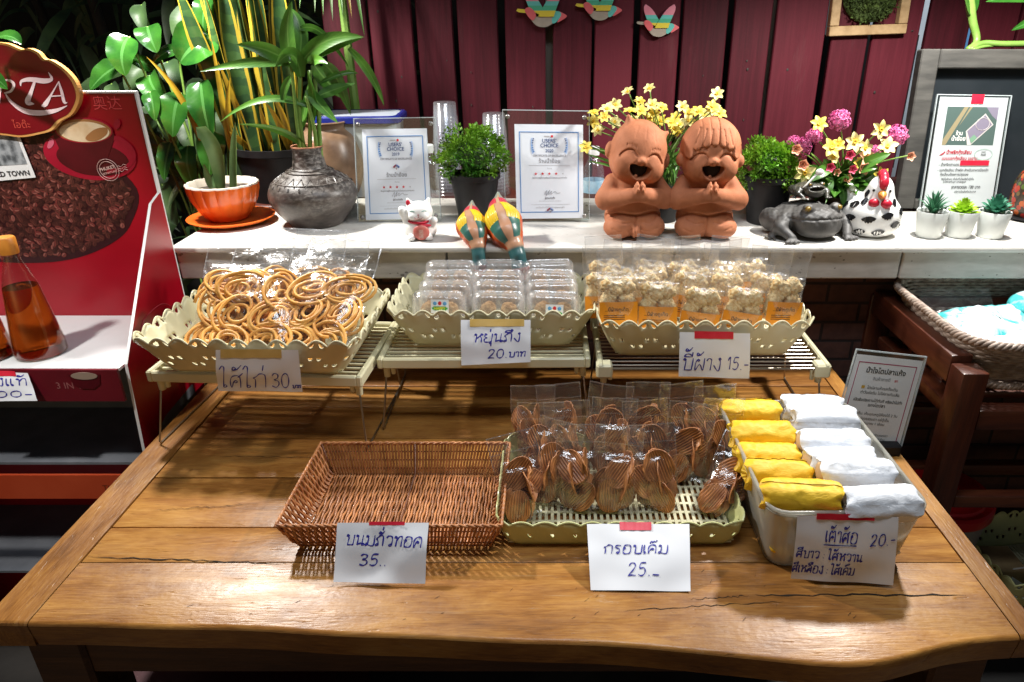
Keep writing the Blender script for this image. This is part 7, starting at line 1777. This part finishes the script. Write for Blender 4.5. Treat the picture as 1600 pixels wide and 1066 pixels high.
mb = MB(); slab(mb, Pc, .0006, .0016, .46, .64, -.025, .055); mb.build('tape', M_REDTAPE, t, sm=0); mb = MB(); slab(mb, Pc, .0016, .0022, .44, .86, .565, .61); mb.build('tape', M_REDTAPE, t, sm=0)

# ---- three succulents, patterned jar
M_SUC1 = leafmat('aloe_leaf', (.02, .10, .05), (.05, .18, .09), rough=.35, edge=(.10, .26, .15), ew=.8); M_SUC2 = leafmat('lime_rosette_leaf', (.26, .46, .02), (.42, .62, .06), rough=.4); M_SUC3 = leafmat('blue_rosette_leaf', (.03, .16, .10), (.08, .27, .17), rough=.45)
M_POTW = mat('white_pot', (.64, .68, .66), (.72, .75, .73), 10, .35)
fat = lambda q: sin(pi * min(1, q * .9 + .10) ** 1.3) ** .6
for i, (x, y, kind, lab) in enumerate(((.886, 1.632, 0, 'small white pot with a spiky dark green aloe, left of three'), (.957, 1.634, 1, 'small white pot with a lime-green rosette succulent, middle of three'), (1.029, 1.628, 2, 'small white pot with a blue-green rosette succulent, right of three'))):
    t = thing('succulent', lab, 'potted plant', (x, y, ZS), group='three succulents in small white pots')
    mb = MB(); mb.lathe([(.0, 0), (.0255, 0), (.0275, .003), (.0352, .060), (.0345, .062), (.032, .060), (.031, .052)], 44, capt=False); mb.build('pot', M_POTW, t); mb = MB(); mb.lathe([(.0312, .052), (0, .055)], 24); mb.build('soil', M_SOIL, t)
    mb = MB()
    if kind == 0:
        for k in range(30): a = k * 2.4; e = .2 + .8 * (k / 30); r = .048 * e; b = Vector((0, 0, .052)); tip = Vector((r * cos(a), r * sin(a), .052 + .058 * (1.15 - e * .75))); mb.blade(b + Vector((tip.x * .1, tip.y * .1, 0)), Vector((tip.x * .4, tip.y * .4, .052 + (tip.z - .052) * .7)), tip, .0062, lambda q: (1 - q) ** .6 * min(1, .6 + q * 3), hint=(cos(a) * -.3, sin(a) * -.3, 1), fold=.5, nl=8, nw=4, tint=random.uniform(.3, 1))
    else:
        for k in range(42): a = k * 2.4; e = (k + 2) / 44; r = .040 * e ** .8; b = Vector((.003 * cos(a), .003 * sin(a), .056)); tip = Vector((r * cos(a), r * sin(a), .060 + .034 * (1 - e) ** .9 + (.010 if kind == 2 else .0))); mb.blade(b, Vector((tip.x * .6, tip.y * .6, tip.z - .004 - .004 * e)), tip, .0085 * (.5 + .6 * e), fat, hint=(cos(a) * -.3, sin(a) * -.3, 1), fold=.35, nl=7, nw=4, tint=.35 + .6 * e * random.uniform(.7, 1))
    mb.build('leaf_rosette', (M_SUC1, M_SUC2, M_SUC3)[kind], t, sm=180)
def jar_mat():
    m = NT('patterned_jar'); vo = m.n('TexVoronoi', {'Vector': m.co(), 'Scale': 70.0}); n = m.noise(m.co(), 25, 3); c = m.n('SeparateColor', {'Color': vo.outputs['Color']})
    col = m.ramp(c.outputs[0], [(0, (.26, .03, .012)), (.35, (.32, .07, .015)), (.5, (.06, .09, .02)), (.7, (.10, .06, .02)), (.85, (.28, .02, .015))], 'CONSTANT'); return m.pbr(m.mix(m.math('GREATER_THAN', vo.outputs['Distance'], .52), col, (.03, .02, .012, 1)), .2)
t = thing('patterned_jar', 'red and green patterned jar cut off by the right edge, beside the succulents', 'jar', (1.232, 1.80, ZS)); mb = MB(); mb.lathe(cr([(.0, 0), (.04, 0), (.055, .03), (.056, .08), (.045, .115), (.035, .122), (.036, .13)], 4), 40); mb.build('body', jar_mat(), t)
mb = MB(); mb.lathe([(.062, .0005), (.070, .006), (.066, .008), (.0, .004)], 40); mb.build('tray', M_BLACKPL, t)

# ---- climbing stems above the frame, painted birds, moss frame
t = thing('climbing_plant', 'pale green climbing stems and leaves above the grey frame', 'plant', (1.2, 2.02, ZB)); loc = Vector(t.location)
mb = MB(); mb.tube(cr([lp(1513, -20, 2.0), lp(1519, 30, 2.0), lp(1526, 64, 1.99), lp(1512, 78, 1.97)], 6), [.012 - .0045 * k / 18 for k in range(19)], 9); mb.tube(cr([lp(1516, 78, 1.97), lp(1536, 68, 1.98), lp(1570, 69, 1.97), lp(1640, 68, 1.96)], 6), .0075, 9); mb.tube(cr([lp(1520, 78, 1.965), lp(1545, 72, 1.975), lp(1600, 70, 1.97)], 6), .004, 7); mb.tube(cr([lp(1640, 68, 1.96), (.30, .02, .25), (.30, .02, 0)], 6), .0075, 9); mb.build('stem', M_STEM, t, sm=180)
for a, b, c, wd in (((1520, 25, 2.0), (1516, -10, 1.99), (1500, -30, 1.98), .026), ((1660, 0, 1.98), (1600, -14, 1.97), (1540, 3, 1.97), .020), ((1650, 20, 1.98), (1610, 32, 1.97), (1580, 48, 1.96), .012)):
    leafpart(t, 'leaf', L_GLOSS, lp(*a), lp(*b), lp(*c), wd, lance, hint=(.2, -1, .5), fold=.3, nl=12, tint=.7)
bc = [mat('bird_coral', (.62, .09, .10), (.68, .13, .14), 30, .5), mat('bird_teal', (.10, .46, .40), rough=.5), mat('bird_green', (.05, .38, .22), rough=.5), mat('bird_yellow', (.66, .52, .03), rough=.5), mat('bird_grey', (.30, .26, .20), (.36, .30, .24), 30, .55), mat('bird_pink', (.60, .16, .22), (.68, .24, .30), 20, .5)]
def bird(label, px, py, k, beakgrey=False):
    c = aty(px, py, 2.418); t = thing('painted_bird', label, 'wall ornament', c, group='painted wooden birds on the fence'); u_ = .00204 * k
    def pl(pts, mi, th, y, nm=None, m_=None):
        m2 = MB(); L = [(x * u_, -z * u_) for x, z in pts]; ar = sum(L[i][0] * L[(i+1) % len(L)][1] - L[(i+1) % len(L)][0] * L[i][1] for i in range(len(L))); L = L if ar > 0 else L[::-1]
        (m_ or m2).prism(L, th, mi, M=T(0, y, 0) @ UPR); return m2
    mb = MB(); pl(cr([(-24, -6), (-17, -9), (-8, -3), (8, 2), (20, -2), (20, 8), (8, 16), (-6, 15), (-16, 6)], 5, True), 4, .014, .008, m_=mb); mb.build('body', bc, t)
    mb = MB(); pl(cr([(-25, -7), (-20, -11), (-13, -8), (-8, 0), (-13, 7), (-20, 2)], 5, True), 0, .018, .009, m_=mb); mb.build('head', bc, t)
    mb = MB(); pl([(-38, -6), (-36, -9), (-24, -8), (-23, -3), (-34, -4)], 4 if beakgrey else 3, .012, .006, m_=mb); mb.build('beak', bc, t)
    mb = MB(); pl(cr([(18, -4), (27, -5), (30, 0), (22, 10), (16, 10)], 4, True), 1, .015, .0085, m_=mb); pl(cr([(27, -5), (38, 0), (36, 4), (24, 10), (29, 1)], 4, True), 0, .0148, .0084, m_=mb); mb.build('tail', bc, t)
    for sg in (-1, 1):
        wq = lambda v: (2 + sg * (5 + 20 * v ** 1.15), 2 - 38 * v, 12 - 4.5 * v)
        mb = MB(); bands = [(0, .22, 3), (.22, .40, 2), (.40, .56, 1), (.56, 1.0, 5)]
        for v0, v1, mi in bands:
            A, B = [], []
            for q in range(5):
                v = v0 + (v1 - v0) * q / 4; cx_, cz_, hw = wq(v); hw *= (1 if v < .6 else sqrt(max(.02, 1 - ((v - .6) / .4) ** 2))); A.append((cx_ - hw, cz_)); B.append((cx_ + hw, cz_ + (0 if sg < 0 else 0)))
            pl(A + B[::-1], mi, .012 + (.0006 if sg > 0 else 0), .004 - .002 * sg, m_=mb)
        mb.build('wing', bc, t)
    for q in t.children:
        if q.name.split('.')[0] in ('body', 'head', 'tail'): md = q.modifiers.new('round', 'BEVEL'); md.width = .0045; md.segments = 3; md.limit_method = 'ANGLE'
bird('painted bird on the fence, the largest and leftmost of three', 846, 24, 1.0); bird('painted bird on the fence with a yellow beak, middle of three', 935, 15, .92); bird('painted bird on the fence with a grey beak and pink wing tips, rightmost of three', 1027, 42, .85, True)
t = thing('moss_frame', 'pale wooden frame filled with moss on the fence at the top right', 'wall ornament', aty(1360, 0, 2.425)); M_PINE = mat('pale_pine', (.32, .20, .09), (.45, .30, .15), 12, .55, stretch=(3, 3, 3))
mb = MB()
for c, d in (((0, 0, -.085), (.24, .03, .028)), ((0, 0, .125), (.24, .03, .028)), ((-.106, 0, .02), (.028, .029, .18)), ((.106, 0, .02), (.028, .029, .18))): mb.box(c, d, bev=.002, M=rot(0, -2, 0))
mb.build('wood_frame', M_PINE, t); mb = MB()
for i in range(900):
    a = random.uniform(0, 6.28); r = sqrt(random.random()); p = Vector((r * cos(a) * .085, -.01 - .03 * (1 - r * r), .01 + r * sin(a) * .075)); d = Vector((random.gauss(0, 1), -1.0, random.gauss(0, 1))).normalized(); s_ = d.cross(Vector((random.random(), 0, random.random()))).normalized(); L = random.uniform(.008, .018)
    mb.add([p, p + d * L * .5 + s_ * L * .2, p + d * L, p + d * L * .5 - s_ * L * .2], [(0, 1, 2, 3)], tint=random.random())
mb.ell((0, 0, .01), (.085, .02, .075), 20, 10, tint=.1); mb.build('moss', leafmat('moss', (.04, .07, .012), (.10, .15, .03), rough=.8), t, sm=0)
